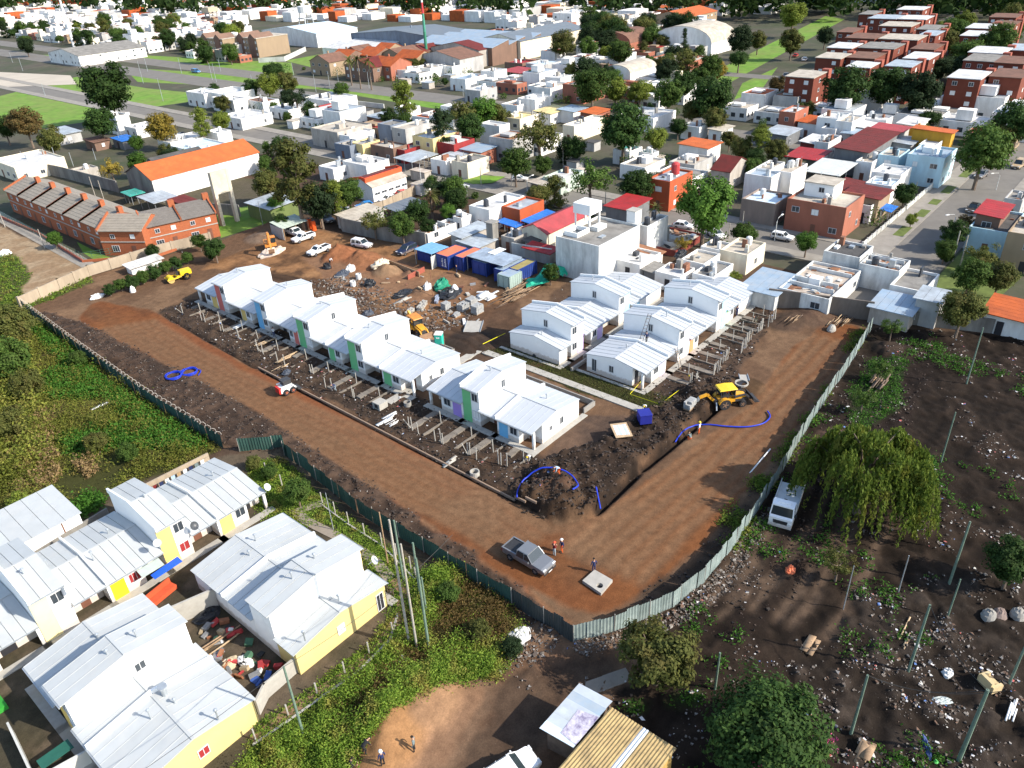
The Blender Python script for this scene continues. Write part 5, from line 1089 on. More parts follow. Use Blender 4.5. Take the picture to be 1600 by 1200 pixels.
APT.sort(key=lambda e: -e[1][1]); 
for i, (l, n, r) in enumerate(APT):
 h = 11.0; a, b, c = at(*l, h), at(*n, h), at(*r, h); x0, y0, y1 = b[0], b[1], a[1]; w = max(7.0, min(12, c[0]-b[0])); d = y1-y0
 side = 'left' if n[0] < 1475 else 'right'
 lab = 'red brick flats block, %s counted from the front in the %s-hand estate' % (['first','second','third','fourth','fifth','sixth','seventh','eighth','ninth','tenth','eleventh','twelfth','thirteenth','fourteenth','fifteenth','sixteenth','seventeenth','eighteenth','nineteenth','twentieth'][sum(1 for q in APT[:i] if (q[1][0] < 1475) == (n[0] < 1475))], side)
 t = thing('flats_block', lab, 'flats', (x0, y0, 0), 0, 'red brick flats blocks'); MB().box(0, w, 0, d, -.2, h-.3).obj('wall', AW, t)
 MB().hexa([(-.5,-.2,h-.3),(w+.3,-.2,h-.0),(w+.3,d+.2,h-.0),(-.5,d+.2,h-.3),(-.5,-.2,h-.1),(w+.3,-.2,h+.25),(w+.3,d+.2,h+.25),(-.5,d+.2,h-.1)]).obj('roof', AR[i % len(AR)], t)
 MB().box(w, w+2.4, -.6, 1.6, -.2, h+.8).obj('stair_tower', BRICKR, t)  # brighter brick than the wall, stands in for the narrow sunlit end
 nn = max(2, int(d/3.2)); rg = random.Random(i)
 for f in range(4):
  for k in range(nn):
   if rg.random() < .85: window(t, (0, d*(k+.5)/nn, 1.0+f*2.6), R_(-90), 1.3, 1.15, rg.choice([PVC, PVC, GLASS]), PVC)
  if f: window(t, (w*.5, 0, 1.0+f*2.6), 0, 1.1, 1.1, rg.choice([PVC, GLASS]), PVC)
# two long brick gable blocks at the upper left
for k, (l, n, r, lab) in enumerate((((297,60),(347,62),(355,54),'brown brick gabled flats, left one of the pair by the avenue'), ((352,60),(400,61),(425,52),'brown brick gabled flats with pale sunlit ends, right one of the pair'))):
 a, b, c = at(*l, 9), at(*n, 9), at(*r, 9); w, d = max(12, c[0]-b[0]), a[1]-b[1]; t = thing('flats_block', lab, 'flats', (b[0], b[1], 0), 0)
 MB().box(0, w, 0, d, -.2, 9).obj('wall', WC['tan'], t); MB().box(-.2, w+.2, -.2, d+.2, 9, 9.3).obj('roof', RC['cream'], t)
 for q in (.2, .7): MB().extr([(d*q-3,9.3),(d*q+3,9.3),(d*q,11.4)], -.3, w*.6).obj('gable', WC['brown'], t); MB().box(-.5, 0, d*q-2.4, d*q+2.4, -.2, 9.3).obj('bay', WC['brown'], t)
 for f in range(3):
  for i in range(8): window(t, (0, d*(i+.5)/8, 1+f*2.8), R_(-90), 1.4, 1.2, GLASS if i % 2 else PVC, PVC)
# terracotta semi-detached houses beyond the avenue
TH_ = [(489,94,514,98,527,90),(520,87,542,90,552,83),(551,99,582,106,592,97),(587,99,610,104,628,96),(604,83,628,88,645,76),(622,88,650,92,662,85),(645,78,664,81,676,75),(565,84,585,88,598,79),(545,79,560,82,572,76),(590,76,605,79,618,73)]
for i, q in enumerate(TH_): bld(q[:2], q[2:4], q[4:6], 5.6, ['tan','brown','brown','brick','tan'][i % 5], ['brown','tile','maroon','tile'][i % 4], 'gy' if i % 2 else 'gx',
 'brown terracotta-roofed house, %s behind the avenue palms' % ['leftmost','second from left','nearest middle','one beside the yellow tree','farthest back','one behind the white shops','rightmost back','middle back','back left','hindmost'][i], True, 'brick_house', 'house', 'terracotta-roofed houses behind the avenue')
for q, lab in (((652,103,672,107,690,101),'white shop with open porch at the foot of the striped mast'),((690,100,706,104,722,97),'white single-storey shop right of the striped mast'),((614,106,634,110,648,103),'white low house with dark porch near the avenue lawn')): bld(q[:2], q[2:4], q[4:6], 4.0, 'white', 'cream', 'flat', lab)
# ---------------------------------------------------------------- far houses: many, small
rg = random.Random(5); HG = 'small houses of the distant town'; protos = []
for i in range(10):
 w, d, h = rg.uniform(6, 10.5), rg.uniform(7, 11), rg.choice([3.4, 3.8, 4.2, 6.2])
 wl = WC[['white','white','cream','white','grey','white','brick','white','tan','white'][i]]; rf = RC[['white','cream','tin','grey','rust','tile','cream','grey','red','tin'][i]]
 b = MB().box(0, w, 0, d, -.2, h-.3, 0).box(.25, w-.25, .25, d-.25, h-.3, h-.25, 1).box(0, w, 0, .2, h-.3, h, 0).box(0, w, d-.2, d, h-.3, h, 0).box(0, .2, .2, d-.2, h-.3, h, 0).box(w-.2, w, .2, d-.2, h-.3, h, 0).box(w*.2, w*.55, d*.3, d*.7, h, h+rg.choice([.6,2.4]), 0)
 for k in range(3): b.box(-.04, 0, d*(k+.3)/3, d*(k+.3)/3+1.3, .9, 2.0, 2); b.box(w*(k+.3)/3, w*(k+.3)/3+1.2, -.04, 0, .9, 2.0, 2)
 protos.append((b.mesh('far_house', [wl, rf, GLASS]), w, d))
hits = lambda a, b, c, d: any(a < q[1] and b > q[0] and c < q[3] and d > q[2] for q in FOOT)
taken = [(o.location.x, o.location.y) for o in COL.objects if o.parent is None and o.get('category') in ('house','flats','factory','hangar','warehouse','school','depot','shed','workshop','hall','townhouse')]
def px_of(x, y, z):
 v = np.array([x, y, z-HC]); w = v @ CF; return 800+FPX*(v @ CR)/w, 600-FPX*(v @ CU)/w
def in_lawn(x, y):
 u, v = px_of(x, y, 0)
 if u < 300 and 85 < v < 215: return True
 if v > 92 and 180 < u < 720 and v < 165 and 178 < x < 216: return True
 if 174 < x < 216: return True
 if 1105 < u < 1330 and 25 < v < 165: return True
 if u < 330 and 150 < v < 262: return True
 return False
xs_ = []; x = 99.0
while x < 1150: xs_.append(x); x += 10.5 + (x/110 if x > 250 else 0)
far = []
for x in xs_:
 if 126 < x < 142 or 170 < x < 216: continue
 y = -120.0
 while y < 1500:
  y += 10.0 + (x/110 if x > 250 else 0)
  if (y % 110) < 12: continue
  xj, yj = x+rg.uniform(-1.5, 1.5), y+rg.uniform(-1.5, 1.5)
  u, v = px_of(xj, yj, 3)
  if not (-40 < u < 1640 and -14 < v < 320) or xj < 141: continue
  if in_lawn(xj, yj) or hits(xj-.5, xj+9, yj-.5, yj+9): continue
  if u > 1220 and 0 < v < 165: continue
  if 380 < u < 790 and 28 < v < 112: continue
  FOOT.append((xj, xj+8.5, yj, yj+8.5)); far.append((v, xj, yj))
far.sort(reverse=True)
WN = ['white','white','cream','white','grey','white','brick','white','tan','white']; RN = ['white','cream','tin','grey','rusty','tiled','cream','grey','red','tin']
LM = [((330,70),'brown gabled flats'),((150,75),'white school'),((110,30),'white mast'),((480,40),'pale blue hangar'),((668,60),'striped mast'),((850,55),'cream warehouse'),((1050,25),'orange-roofed school'),((1070,62),'barrel-roofed depots'),((1240,140),'single flats block'),((1400,70),'red brick flats'),((1550,90),'right-hand flats'),((1360,215),'maroon workshop'),((1455,235),'light blue house'),((1260,320),'brick and grey house'),((840,105),'pink canopy'),((690,215),'yellow house'),((600,270),'red-trimmed hall'),((310,250),'orange-roofed hall'),((165,130),'solitary park tree'),((970,195),'very large round tree'),((750,180),'wood among the houses'),((1130,255),'steep red roof'),((1180,75),'bright lawn'),((570,110),'avenue palms')]
RK = {}; ORD = 'nearest second third fourth fifth sixth seventh eighth ninth tenth eleventh twelfth thirteenth fourteenth fifteenth sixteenth'.split()
def rank(x, y, what):
 u, v = px_of(x, y, 2); (a, b), n = min(LM, key=lambda q: (q[0][0]-u)**2+9*(q[0][1]-v)**2)
 rel = ('left of' if u < a else 'right of') if abs(u-a) > 2*abs(v-b) else ('beyond' if v < b else 'in front of'); k = what+rel+n; RK[k] = RK.get(k, -1)+1; i = RK[k]
 return '%s %s the %s%s' % (what, rel, n, '' if i == 0 else ', %s in depth' % ORD[min(i, 15)])
SHM = [MB().box(0,a,0,b,0,c,0).box(-.2,a+.2,-.2,b+.2,c,c+.1,1).mesh('yard_shed', [WC[m], RC[r]]) for a, b, c, m, r in ((3,4,2.2,'decay','tin'),(2.5,3,2.1,'brown','rust'),(4,3,2.4,'white','cream'),(3,3,2.3,'grey','dark'),(2.2,5,2.3,'decay','ruin'))]
for i in range(150):
 x, y = rg.uniform(99, 235), rg.uniform(38, 300); u, v = px_of(x, y, 0)
 if 128 < x < 145 or 174 < x < 216 or v > 425 or (x < 128 and y > 140) or in_lawn(x, y) or hits(x-.3, x+4, y-.3, y+5): continue
 FOOT.append((x, x+4, y, y+5)); tag(link('yard_shed', SHM[i % 5], None, (x, y, 0)), rank(x, y, ['patched tin-roofed','rusty brown','little cream-roofed','dark-roofed grey','rough tan-roofed'][i % 5]+' yard shed'), 'shed', 'yard sheds of the town')
DIST = MB()
for i, (v, x, y) in enumerate(far):
 pk = rg.randrange(10); me, w, d = protos[pk]
 if i < 290:
  o = link('far_house', me, None, (x, y, 0), 0, (rg.uniform(.8, 1.1), rg.uniform(.8, 1.1), rg.uniform(.85, 1.1)))
  tag(o, rank(x, y, 'small %s-walled house with %s roof' % (WN[pk], RN[pk])), 'house', HG)
 elif i < 1800:
  h = rg.choice([3.4,4,6.3]); m = rg.choice([0,0,0,1,2,3]); DIST.box(x, x+rg.uniform(8,14), y, y+rg.uniform(8,14), 0, h, m)
if DIST.v: tag(DIST.obj('distant_town', [WC['white'], WC['cream'], WC['grey'], RC['tile']]), 'mass of low white and grey houses towards the horizon', 'town', kind='stuff')
print('far houses', len(far))
# ---------------------------------------------------------------- foliage: leaf-sized faces in clumps
def card_mesh(name, C, size, nrm, asp=.6, mats=None, rng=RNG, fold=False):
 n = len(C); nrm = nrm/np.linalg.norm(nrm, axis=1, keepdims=True)
 r = rng.normal(size=(n, 3)); a = np.cross(nrm, r); a /= np.linalg.norm(a, axis=1, keepdims=True)+1e-9; b = np.cross(nrm, a)
 s_ = (size*(.6+.8*rng.random(n)))[:, None] if np.ndim(size) == 0 else size[:, None]
 P = np.stack([C-a*s_, C-b*s_*asp+a*s_*.15, C+a*s_, C+b*s_*asp+a*s_*.15], 1).reshape(-1, 3)
 return quads(name, P, mats)
def quads(name, P, mats):
 n = len(P)//4; me = bpy.data.meshes.new(name); me.vertices.add(n*4); me.vertices.foreach_set('co', np.ascontiguousarray(P, dtype=np.float32).ravel())
 me.loops.add(n*4); me.loops.foreach_set('vertex_index', np.arange(n*4, dtype=np.int32)); me.polygons.add(n)
 me.polygons.foreach_set('loop_start', np.arange(n)*4); me.polygons.foreach_set('loop_total', np.full(n, 4)); me.update(calc_edges=True)
 for m in (mats if isinstance(mats, (list, tuple)) else [mats]): me.materials.append(m)
 return me
def sph(n, rng): v = rng.normal(size=(n, 3)); return v/np.linalg.norm(v, axis=1, keepdims=True)
def crown_pts(rng, ncl, per, shape='broad', cr=.30):
 """unit crown: radius 1, centre at origin"""
 c = sph(ncl, rng)*(rng.random(ncl)**.45)[:, None]
 if shape == 'broad': c *= np.array([.78,.78,.58]); c[:, 2] = np.where(c[:, 2] < -.3, c[:, 2]*.5, c[:, 2])
 elif shape == 'round': c *= np.array([.76,.76,.70])
 elif shape == 'tall': c *= np.array([.60,.60,1.1])*np.clip(1.1-.35*(c[:, 2:3]), .4, 1.3)
 elif shape == 'cone': z = rng.random(ncl)**1.4; th = rng.random(ncl)*6.283; rr = (1-z)*.6*(.3+.7*rng.random(ncl)); c = np.stack([rr*np.cos(th), rr*np.sin(th), z*2.4-1.1], 1)
 elif shape == 'open': c *= np.array([.85,.85,.5]); c = c[rng.random(ncl) < .75]
 ncl = len(c); k = rng.integers(0, ncl, ncl*per); rad = cr*(.6+.6*rng.random(ncl))[k]; off = sph(len(k), rng)*(rng.random(len(k))**.4)[:, None]*rad[:, None]*np.array([1,1,.75])
 P = c[k]+off; nr = off+np.array([0,0,.18])+P*.25+rng.normal(size=P.shape)*.16
 return P, nr, c
CROWNS = {}
def get_crown(shape, v):
 k = (shape, v)
 if k not in CROWNS:
  rng = np.random.default_rng(100+len(CROWNS)*3)
  ncl, per, size, cr = dict(broad=(95,90,.047,.25), round=(105,90,.046,.25), tall=(75,85,.045,.24), cone=(60,80,.042,.2), open=(46,85,.042,.24))[shape]
  P, nr, c = crown_pts(rng, ncl, per, shape, cr)
  me = card_mesh('crown', P, size, nr, .62, LEAF['dark'], rng)
  tb = MB(); low = min(c[:, 2])
  tb.tube([(0,0,-2.2),(.02,.01,-1.2),(-.02,.02,-.35)], [.085,.065,.05], 7)
  rr = random.Random(v)
  for i in range(9):
   q = c[rr.randrange(len(c))]; tb.tube([(0,0,-.9+.07*i),(q[0]*.45, q[1]*.45, q[2]*.35-.3),(q[0]*.9, q[1]*.9, q[2]*.9)], [.038,.026,.01], 5)
  CROWNS[k] = (me, tb.mesh('trunk', BARK))
 return CROWNS[k]
LEAF = dict(dark=leafmat('leaf_dark_green', (.022,.050,.012), (.050,.092,.020), (.035,.060,.016)), mid=leafmat('leaf_mid_green', (.035,.075,.014), (.085,.135,.026), (.06,.09,.02)),
  olive=leafmat('leaf_olive', (.060,.075,.018), (.135,.140,.036), (.12,.10,.03)), lime=leafmat('leaf_lime', (.11,.15,.022), (.21,.25,.04), (.14,.17,.03)), yellow=leafmat('leaf_yellow', (.20,.15,.025), (.34,.25,.045), (.12,.12,.03)),
  brown=leafmat('leaf_brownish', (.085,.060,.022), (.15,.10,.035), (.06,.06,.02)), conif=leafmat('leaf_conifer', (.018,.036,.014), (.034,.055,.020)), bare=leafmat('leaf_bare_tan', (.22,.14,.07), (.33,.22,.12)), bright=leafmat('leaf_bright_green', (.05,.11,.015), (.10,.19,.03), (.06,.11,.02)))
TN = 0
def tree(cx, cy, wpx, leaf, shape, label, group=None, name='tree', hk=None):
 global TN; TN += 1
 k = hk or dict(broad=1.05, round=1.1, tall=1.75, cone=2.2, open=1.0)[shape]
 zc = 5.0
 for _ in range(6):
  x, y = at(cx, cy, zc); r = wpx/ppm(x, y, zc)/2; H = 2*r*k; zc = max(H*.60, r*.8)
  if zc > 30: zc = 30
 t = thing(name, label, 'tree', (x, y, 0), random.uniform(0, 6.28), group)
 me, tr = get_crown(shape, TN % 4)
 c = link('crown', me, t, (0, 0, zc), 0, (r, r, r*random.uniform(.9, 1.08)*(1.0 if shape in ('broad','round','open') else 1.0)))
 c.material_slots[0].link = 'OBJECT'; c.material_slots[0].material = LEAF[leaf]
 link('trunk', tr, t, (0, 0, zc), 0, (r*.8, r*.8, zc/2.0 if True else r))
 return t
TREES = [
 (1102,318,108,'bright','round','big dense round tree with thick trunk on the cross street by the parked cars'),
 (455,255,104,'olive','tall','tall broad olive green tree right of the long orange-roofed hall'),(415,285,55,'olive','round','smaller olive tree against the end of the orange-roofed hall'),
 (497,312,72,'conif','round','dark tree above the black site shed'),(545,298,56,'mid','round','green tree beside the parked blue car'),(520,300,50,'lime','tall','thin yellowish tree between the dark tree and the blue car'),
 (584,345,52,'olive','open','brownish tree behind the graffiti wall'),(628,350,52,'mid','round','fresh green bushy tree behind the graffiti wall'),(652,328,46,'dark','round','dark tree in the garden behind the graffiti wall'),(667,352,34,'dark','round','low dark bush tree beside the roofless white hut'),
 (712,312,46,'dark','round','dark tree close to the white kiosk corner'),(684,290,52,'conif','open','ragged dark tree beside the dead-skirted palm'),(700,330,30,'bright','round','small bright tree beside the palm trunk'),
 (922,275,92,'mid','open','spreading street tree with forked trunk in front of the pale green house'),(995,288,66,'dark','round','dark street tree next to the red terrace roof'),(974,196,96,'dark','round','very large round dark tree in front of the long white building'),
 (1025,215,44,'lime','round','yellow-green tree next to the teal-roofed house'),(842,208,92,'olive','open','wide loose tree over the street with slim grey trunks'),(805,252,62,'mid','round','rounded tree at the street junction with a lone trunk'),(898,230,46,'dark','round','dark tree above the red wall at the street junction'),
 (1261,376,44,'bright','round','round green bush tree beside the ruined house'),(1160,228,46,'olive','round','olive tree among the back gardens near the steep red roof'),(1190,213,46,'lime','tall','pale willow-like tree in the back gardens'),(1213,235,46,'olive','round','olive tree next to the salmon canopy'),(1180,245,40,'dark','round','dark garden tree below the pale willow-like tree'),
 (1140,215,34,'olive','round','small olive tree left of the garden trees'),(1538,232,100,'mid','round','huge tree overhanging the right-hand street'),(1590,190,86,'dark','round','dark tree by the right photo edge beyond the street'),(1560,210,60,'olive','round','olive side of the huge street tree clump'),
 (165,132,96,'dark','round','huge round solitary tree on the park lawn'),(155,190,60,'dark','round','dark tree beside the white cube house'),(38,190,62,'brown','round','brownish tree at the left of the park'),(5,196,46,'dark','round','dark tree at the left photo edge by the park'),(78,215,50,'olive','round','olive shrubby tree below the brownish tree'),
 (250,198,56,'yellow','round','yellowing tree in the sunny block'),(312,185,42,'lime','tall','light green tree pair left member by the white house'),(345,187,36,'lime','round','light green round tree with yellow trunk wall'),(172,262,46,'yellow','open','thin yellow tree beside the dark gable'),(215,252,40,'bright','round','bright green bush tree behind the orange-roofed hall'),(260,238,34,'olive','round','dark bush behind the orange-roofed hall'),(212,222,28,'bright','round','bright bush tree beside the blue tarpaulin shack'),
 (630,146,52,'lime','tall','lime green willow on the avenue corner'),(690,190,54,'conif','tall','dark conifer-like tree at the left of the wood'),(722,180,56,'olive','round','olive tree in the middle of the wood'),(755,172,56,'bright','round','bright green tree on top of the wood'),(780,178,44,'olive','round','olive tree at the right of the wood'),(735,200,56,'dark','round','dark tree at the foot of the wood'),
 (462,152,50,'conif','open','dark open-branched tree in the sunny block'),(418,130,46,'lime','round','light green trees on the avenue verge'),(448,127,44,'olive','round','olive tree hanging over the avenue verge'),(533,140,32,'mid','round','round bush on the avenue verge'),(390,138,34,'dark','round','dark round tree behind the bright white gable house'),
 (925,132,74,'mid','round','big tree at the left of the avenue tree row'),(962,138,48,'lime','round','yellowish tree in the avenue tree row'),(1000,142,44,'lime','round','light tree in the middle of the avenue tree row'),(1045,145,60,'mid','round','mid green tree in the avenue tree row'),(1112,150,78,'dark','round','large dark tree at the right of the avenue tree row'),(1068,128,52,'dark','round','dark tree behind the avenue row'),(1082,172,42,'olive','round','olive tree below the avenue row'),(1118,184,46,'olive','round','low olive tree by the white garage house'),(1060,197,34,'dark','round','dark tree next to the yellow-green one'),
 (945,60,46,'conif','round','dark tree beside the long cream warehouse'),(880,66,52,'olive','round','olive tree in front of the long cream warehouse'),(920,72,40,'mid','round','green tree right of the long cream warehouse'),(968,80,48,'mid','round','domed tree in front of the brown depot'),(1069,68,34,'conif','cone','dark pointed conifer in front of the white depot'),(1110,103,46,'mid','round','tree at the corner of the bright lawn'),(1122,108,34,'yellow','round','golden tree beside the bright lawn'),(1045,95,40,'olive','open','thin tree by the long brick building'),(1095,118,40,'mid','round','green tree below the golden one'),
 (1158,60,48,'conif','round','dark tree at the top of the bright lawn'),(1185,62,34,'olive','round','olive tree right of the bright lawn top'),(1240,22,52,'lime','round','pale tree beyond the street towards the flats'),(1238,62,46,'olive','round','olive tree by the parked red car'),(1290,55,32,'conif','round','dark tree before the first flats'),(1322,135,86,'dark','round','big round tree in front of the brick flats'),(1388,132,78,'dark','round','second big round tree in front of the brick flats'),(1440,140,80,'conif','round','very dark tree mass beside the front flats'),(1478,62,46,'olive','round','olive tree between the two flats estates'),(1560,62,66,'mid','round','pale green tree among the right-hand flats'),(1470,105,50,'conif','round','dark tree between the front flats blocks'),(1215,130,34,'brown','round','brownish tree left of the single flats block'),(1222,152,28,'dark','round','dark bush at the foot of the single flats block'),
 (1492,362,50,'dark','round','dark tree beside the two white poles'),(1478,388,40,'mid','round','small tree on the oval verge'),(1538,396,60,'olive','open','loose tree in front of the light blue house front'),(1518,428,66,'mid','round','tree above the orange tile roof, left one'),(1563,430,60,'olive','round','olive tree above the orange tile roof'),(1505,482,78,'olive','round','tree beside the orange tile roof and grey annex'),(1425,341,24,'lime','round','small yellow-green street tree on the pavement'),(1513,345,38,'brown','open','bare bush tree near the red-roofed house'),
 (1585,875,96,'dark','round','dark tree cut by the right photo edge at the vacant lot'),(1312,878,66,'olive','open','small yellowing tree beside the muddy ruts'),(1415,300,44,'dark','round','dark garden bush tree behind the street railing'),(1300,372,10,'mid','round','tiny bush'),
 (84,372,28,'bright','round','bright round bush in the townhouse garden'),(237,391,26,'dark','round','clipped dark bush before the middle townhouse'),(334,386,40,'dark','round','dark shrub on the boundary wall near the site shed'),(310,375,30,'mid','round','green shrub in front of the end townhouse'),(430,320,36,'bright','round','green tree beside the dark green shed'),(440,345,30,'dark','round','dark bush behind the black site shed'),
 (463,765,52,'mid','round','bushy garden tree at the green site fence'),(205,960,34,'mid','open','small garden tree beside the vivid yellow panel'),(268,1000,16,'mid','round','small plant in the yard'),
 (1395,510,40,'mid','open','weedy sapling clump at the foot of the dark wall'),(1350,620,50,'mid','open','bright shrubby clump behind the sheet fence'),(1375,575,44,'mid','open','shrub clump by the wood heap in the vacant lot'),(860,425,34,'mid','round','shrub behind the olive-topped container'),(1008,388,20,'olive','round','creeper bush beside the walled terrace'),(1068,378,34,'yellow','open','yellow-green creeper on the terrace wall'),(1115,395,24,'olive','round','small creeper bush in a back yard'),(1150,430,26,'lime','open','lime bush below the grey-roofed house'),
]
for e in TREES:
 if e[2] < 12: continue
 tree(*e)
# dark hedge and shrubs along the boundary wall and the lawn edge
def shrub(px, py, w, leaf, label, group=None): 
 t = tree(px, py, w, leaf, 'round', label, group, 'shrub', .8); t['category'] = 'shrub'
for i, (a, b, w) in enumerate(((170,452,24),(188,444,26),(205,440,28),(222,432,26),(240,424,30),(258,416,26),(275,410,28),(292,402,24),(330,395,26))): shrub(a, b, w, 'mid' if i % 2 else 'dark', 'leafy dark shrub growing along the site side of the beige boundary wall', 'shrubs along the beige boundary wall')
for a, b, w, lf, lab in ((1440,200,30,'dark','shrub in the dense block'),(1480,400,26,'dark','low shrub on the oval verge'),(18,505,80,'olive','tall olive shrub at the top left corner of the weed field'),(5,560,90,'mid','big shrub at the left photo edge of the weed field'),(40,600,60,'olive','olive shrub standing in the weed field'),(15,660,70,'olive','feathery shrub low at the left photo edge'),(120,560,34,'mid','small shrub in the weed field near the fence'),(200,705,40,'mid','green bush behind the estate back wall'),(150,690,44,'olive','olive bush in the middle of the weed field'),(30,790,60,'lime','yellow-green bush behind the plain shed roof'),(800,1010,44,'conif','dark creeping shrub beside the rubbish at the lower fence corner'),(745,985,50,'olive','brownish bramble bush below the dark fence'),(700,925,46,'mid','bramble bush at the foot of the green poles'),(420,735,34,'mid','hedge clump at the estate lawn corner'),(395,722,30,'olive','hedge clump behind the end house of the estate')): shrub(a, b, w, lf, lab)
# far trees, scattered
FT = 'scattered trees of the distant town'
rg = random.Random(9); spots = []
for i in range(1500):
 u, v = rg.uniform(-20, 1620), rg.uniform(-2, 120)**1.0
 if rg.random() < v/150: continue
 x, y = at(u, v, 4)
 if in_lawn(x, y) and rg.random() < .93: continue
 if 380 < u < 900 and 26 < v < 110: continue
 if u > 1200 and 10 < v < 125 and rg.random() < .75: continue
 if any(abs(x-a) < 9 and abs(y-b) < 9 for a, b in taken): continue
 spots.append((v, u, x, y))
spots.sort(reverse=True); dense_ = [(300,40,60),(560,30,90),(640,25,80),(250,60,60),(60,30,60)]
for i in range(400):
 x, y = rg.uniform(97, 250), rg.uniform(38, 310); u, v = px_of(x, y, 0)
 if not 0 < u < 1600 or i > 200 or 131 < x < 142 or 176 < x < 190 or 202 < x < 211 or v > 420 or in_lawn(x, y) or hits(x-1.2, x+1.2, y-1.2, y+1.2) or len(spots) > 2600: continue
 FOOT.append((x-2.5, x+2.5, y-2.5, y+2.5)); spots.append((999, u, x, y))
spots.sort(reverse=True)
for v, u, x, y in spots[:158]:
 lf = rg.choice(['dark','dark','mid','olive','conif','lime','mid']); t = thing('tree', rank(x, y, dict(dark='dark green', mid='green', olive='olive', conif='blackish', lime='light green')[lf]+' tree'), 'tree', (x, y, 0), rg.uniform(0, 6), FT); r = rg.uniform(1.7, 3.9) if v > 900 else rg.uniform(2.5, 5.2)*(1.0+min(.7, x/900)); sh = rg.choice(['round','broad','round','tall']); me, tr = get_crown(sh, rg.randrange(4)); zc = r*1.15
 c = link('crown', me, t, (0,0,zc), 0, (r,r,r)); c.material_slots[0].link = 'OBJECT'; c.material_slots[0].material = LEAF[lf]
 link('trunk', tr, t, (0,0,zc), 0, (r*.8, r*.8, zc/2))
# a far wood along the horizon
P = []; rng = np.random.default_rng(3)
for i in range(380):
 u, v = rng.uniform(-40, 1640), rng.uniform(-45, 16)
 x, y = at(u, v, 6)
 if x*x+y*y > 2800**2: continue
 if 380 < u < 900 and v > 24: continue
 r = rng.uniform(4, 9)*(1+min(2, math.hypot(x, y)/1200)); n = 70; q = sph(n, rng)*(rng.random(n)**.3)[:, None]*np.array([r, r, r*.8])+np.array([x, y, r]); P.append(np.concatenate([q, np.full((n, 1), r*.22)], 1))
P = np.concatenate(P); me = card_mesh('far_wood', P[:, :3], P[:, 3], rng.normal(size=(len(P), 3))+np.array([0,0,.6]), .7, LEAF['dark'], rng); tag(link('far_wood', me), 'dark tree canopy between the farthest houses', 'wood', kind='stuff')
P = []; i = 0
while i < 330:
 x, y = rng.uniform(97, 330), rng.uniform(38, 330); u, v = px_of(x, y, 0); i += 1
 if 128 < x < 145 or 174 < x < 214 or v > 425 or v < 60 or (x < 128 and y > 140) or in_lawn(x, y) or hits(x-.7, x+.7, y-.7, y+.7): continue
 r = rng.uniform(.8, 2.4); n = 150; P.append(np.concatenate([sph(n, rng)*(rng.random(n)**.35)[:, None]*np.array([r*1.2, r, r*.9])+np.array([x, y, r*.8]), np.full((n, 1), .22)], 1))
P = np.concatenate(P); me = card_mesh('garden_bushes', P[:, :3], P[:, 3], rng.normal(size=(len(P), 3))+np.array([0,0,.6]), .7, LEAF['mid'], rng); tag(link('garden_bushes', me), 'low garden bushes filling the yards between the town houses', 'bushes', kind='stuff')
# palms
def palm(bx, by, ty, label, cr=2.2, skirt=False):
 x, y = at(bx, by); 
 lo, hi = 1, 40
 for _ in range(30):
  m_ = (lo+hi)/2
  if px_of(x, y, m_)[1] > ty: lo = m_
  else: hi = m_
 t = thing('palm_tree', label, 'tree', (x, y, 0)); h = lo-1; MB().tube([(0,0,-.2),(.15,.1,h*.5),(0,0,h)], [.32,.24,.22], 8).obj('trunk', BARK, t)
 b = MB(); rr = random.Random(int(bx))
 for i in range(26):
  a, e = rr.uniform(0, 6.28), rr.uniform(-.5, 1.1); L = cr*rr.uniform(.8, 1.2); p = []
  for k in range(5): f = k/4; p.append(Vector((math.cos(a)*L*f*math.cos(e*(1-f*.6)), math.sin(a)*L*f*math.cos(e*(1-f*.6)), h+L*f*math.sin(e)-.5*L*f*f)))
  for k in range(4):
   sdv = Vector((-math.sin(a), math.cos(a), 0))*(.22*cr/2)*(1-k/5); b.poly([p[k]-sdv, p[k+1]-sdv*.8, p[k+1]+sdv*.8, p[k]+sdv])
 b.obj('fronds', LEAF['olive'], t)
 if skirt:
  rng = np.random.default_rng(2); q = sph(500, rng)*np.array([.9,.9,2.2])+np.array([0,0,h-1.6]); link('dead_skirt', card_mesh('dead_skirt', q, .25, q-np.array([0,0,h]), .4, LEAF['bare'], rng), t)
palm(676,342,296,'thick palm with a dead brown skirt among the trees', 2.4, True); palm(550,134,88,'tall slim palm on the avenue verge, left of three', 3.2); palm(564,139,86,'tall slim palm on the avenue verge, middle of three', 3.2); palm(581,141,90,'tall slim palm on the avenue verge, right of three', 3.2); palm(1022,368,316,'small palm in the red-roofed terrace yard', 1.8)
# ---- near trees, built leaf by leaf
def near_tree(cx, cy, zc, r, leaf, label, ncl, per, size, cr, sc_=(1,1,.85), seed=1, extra=None, name='tree'):
 rng = np.random.default_rng(seed); x, y = at(cx, cy, zc); t = thing(name, label, 'tree', (x, y, 0)); P, nr, c = crown_pts(rng, ncl, per, 'round', cr); S = np.array(sc_)*r
 z0 = zat(x, y); link('crown', card_mesh('crown', P*S, size, nr, .6, LEAF[leaf], rng), t, (0,0,zc))
 tb = MB().tube([(0,0,z0-.3),(.1,0,zc*.3),(0,.1,zc*.75)], [r*.09,r*.07,r*.05], 8); rr = random.Random(seed)
 for i in range(16): q = c[rr.randrange(len(c))]*S; tb.tube([(0,0,zc*(.35+.02*i)),(q[0]*.5, q[1]*.5, zc+q[2]*.3-.4),(q[0], q[1], zc+q[2])], [r*.035,r*.02,.02], 5)
 tb.obj('trunk', BARK, t); return t, x, y, c*S, zc
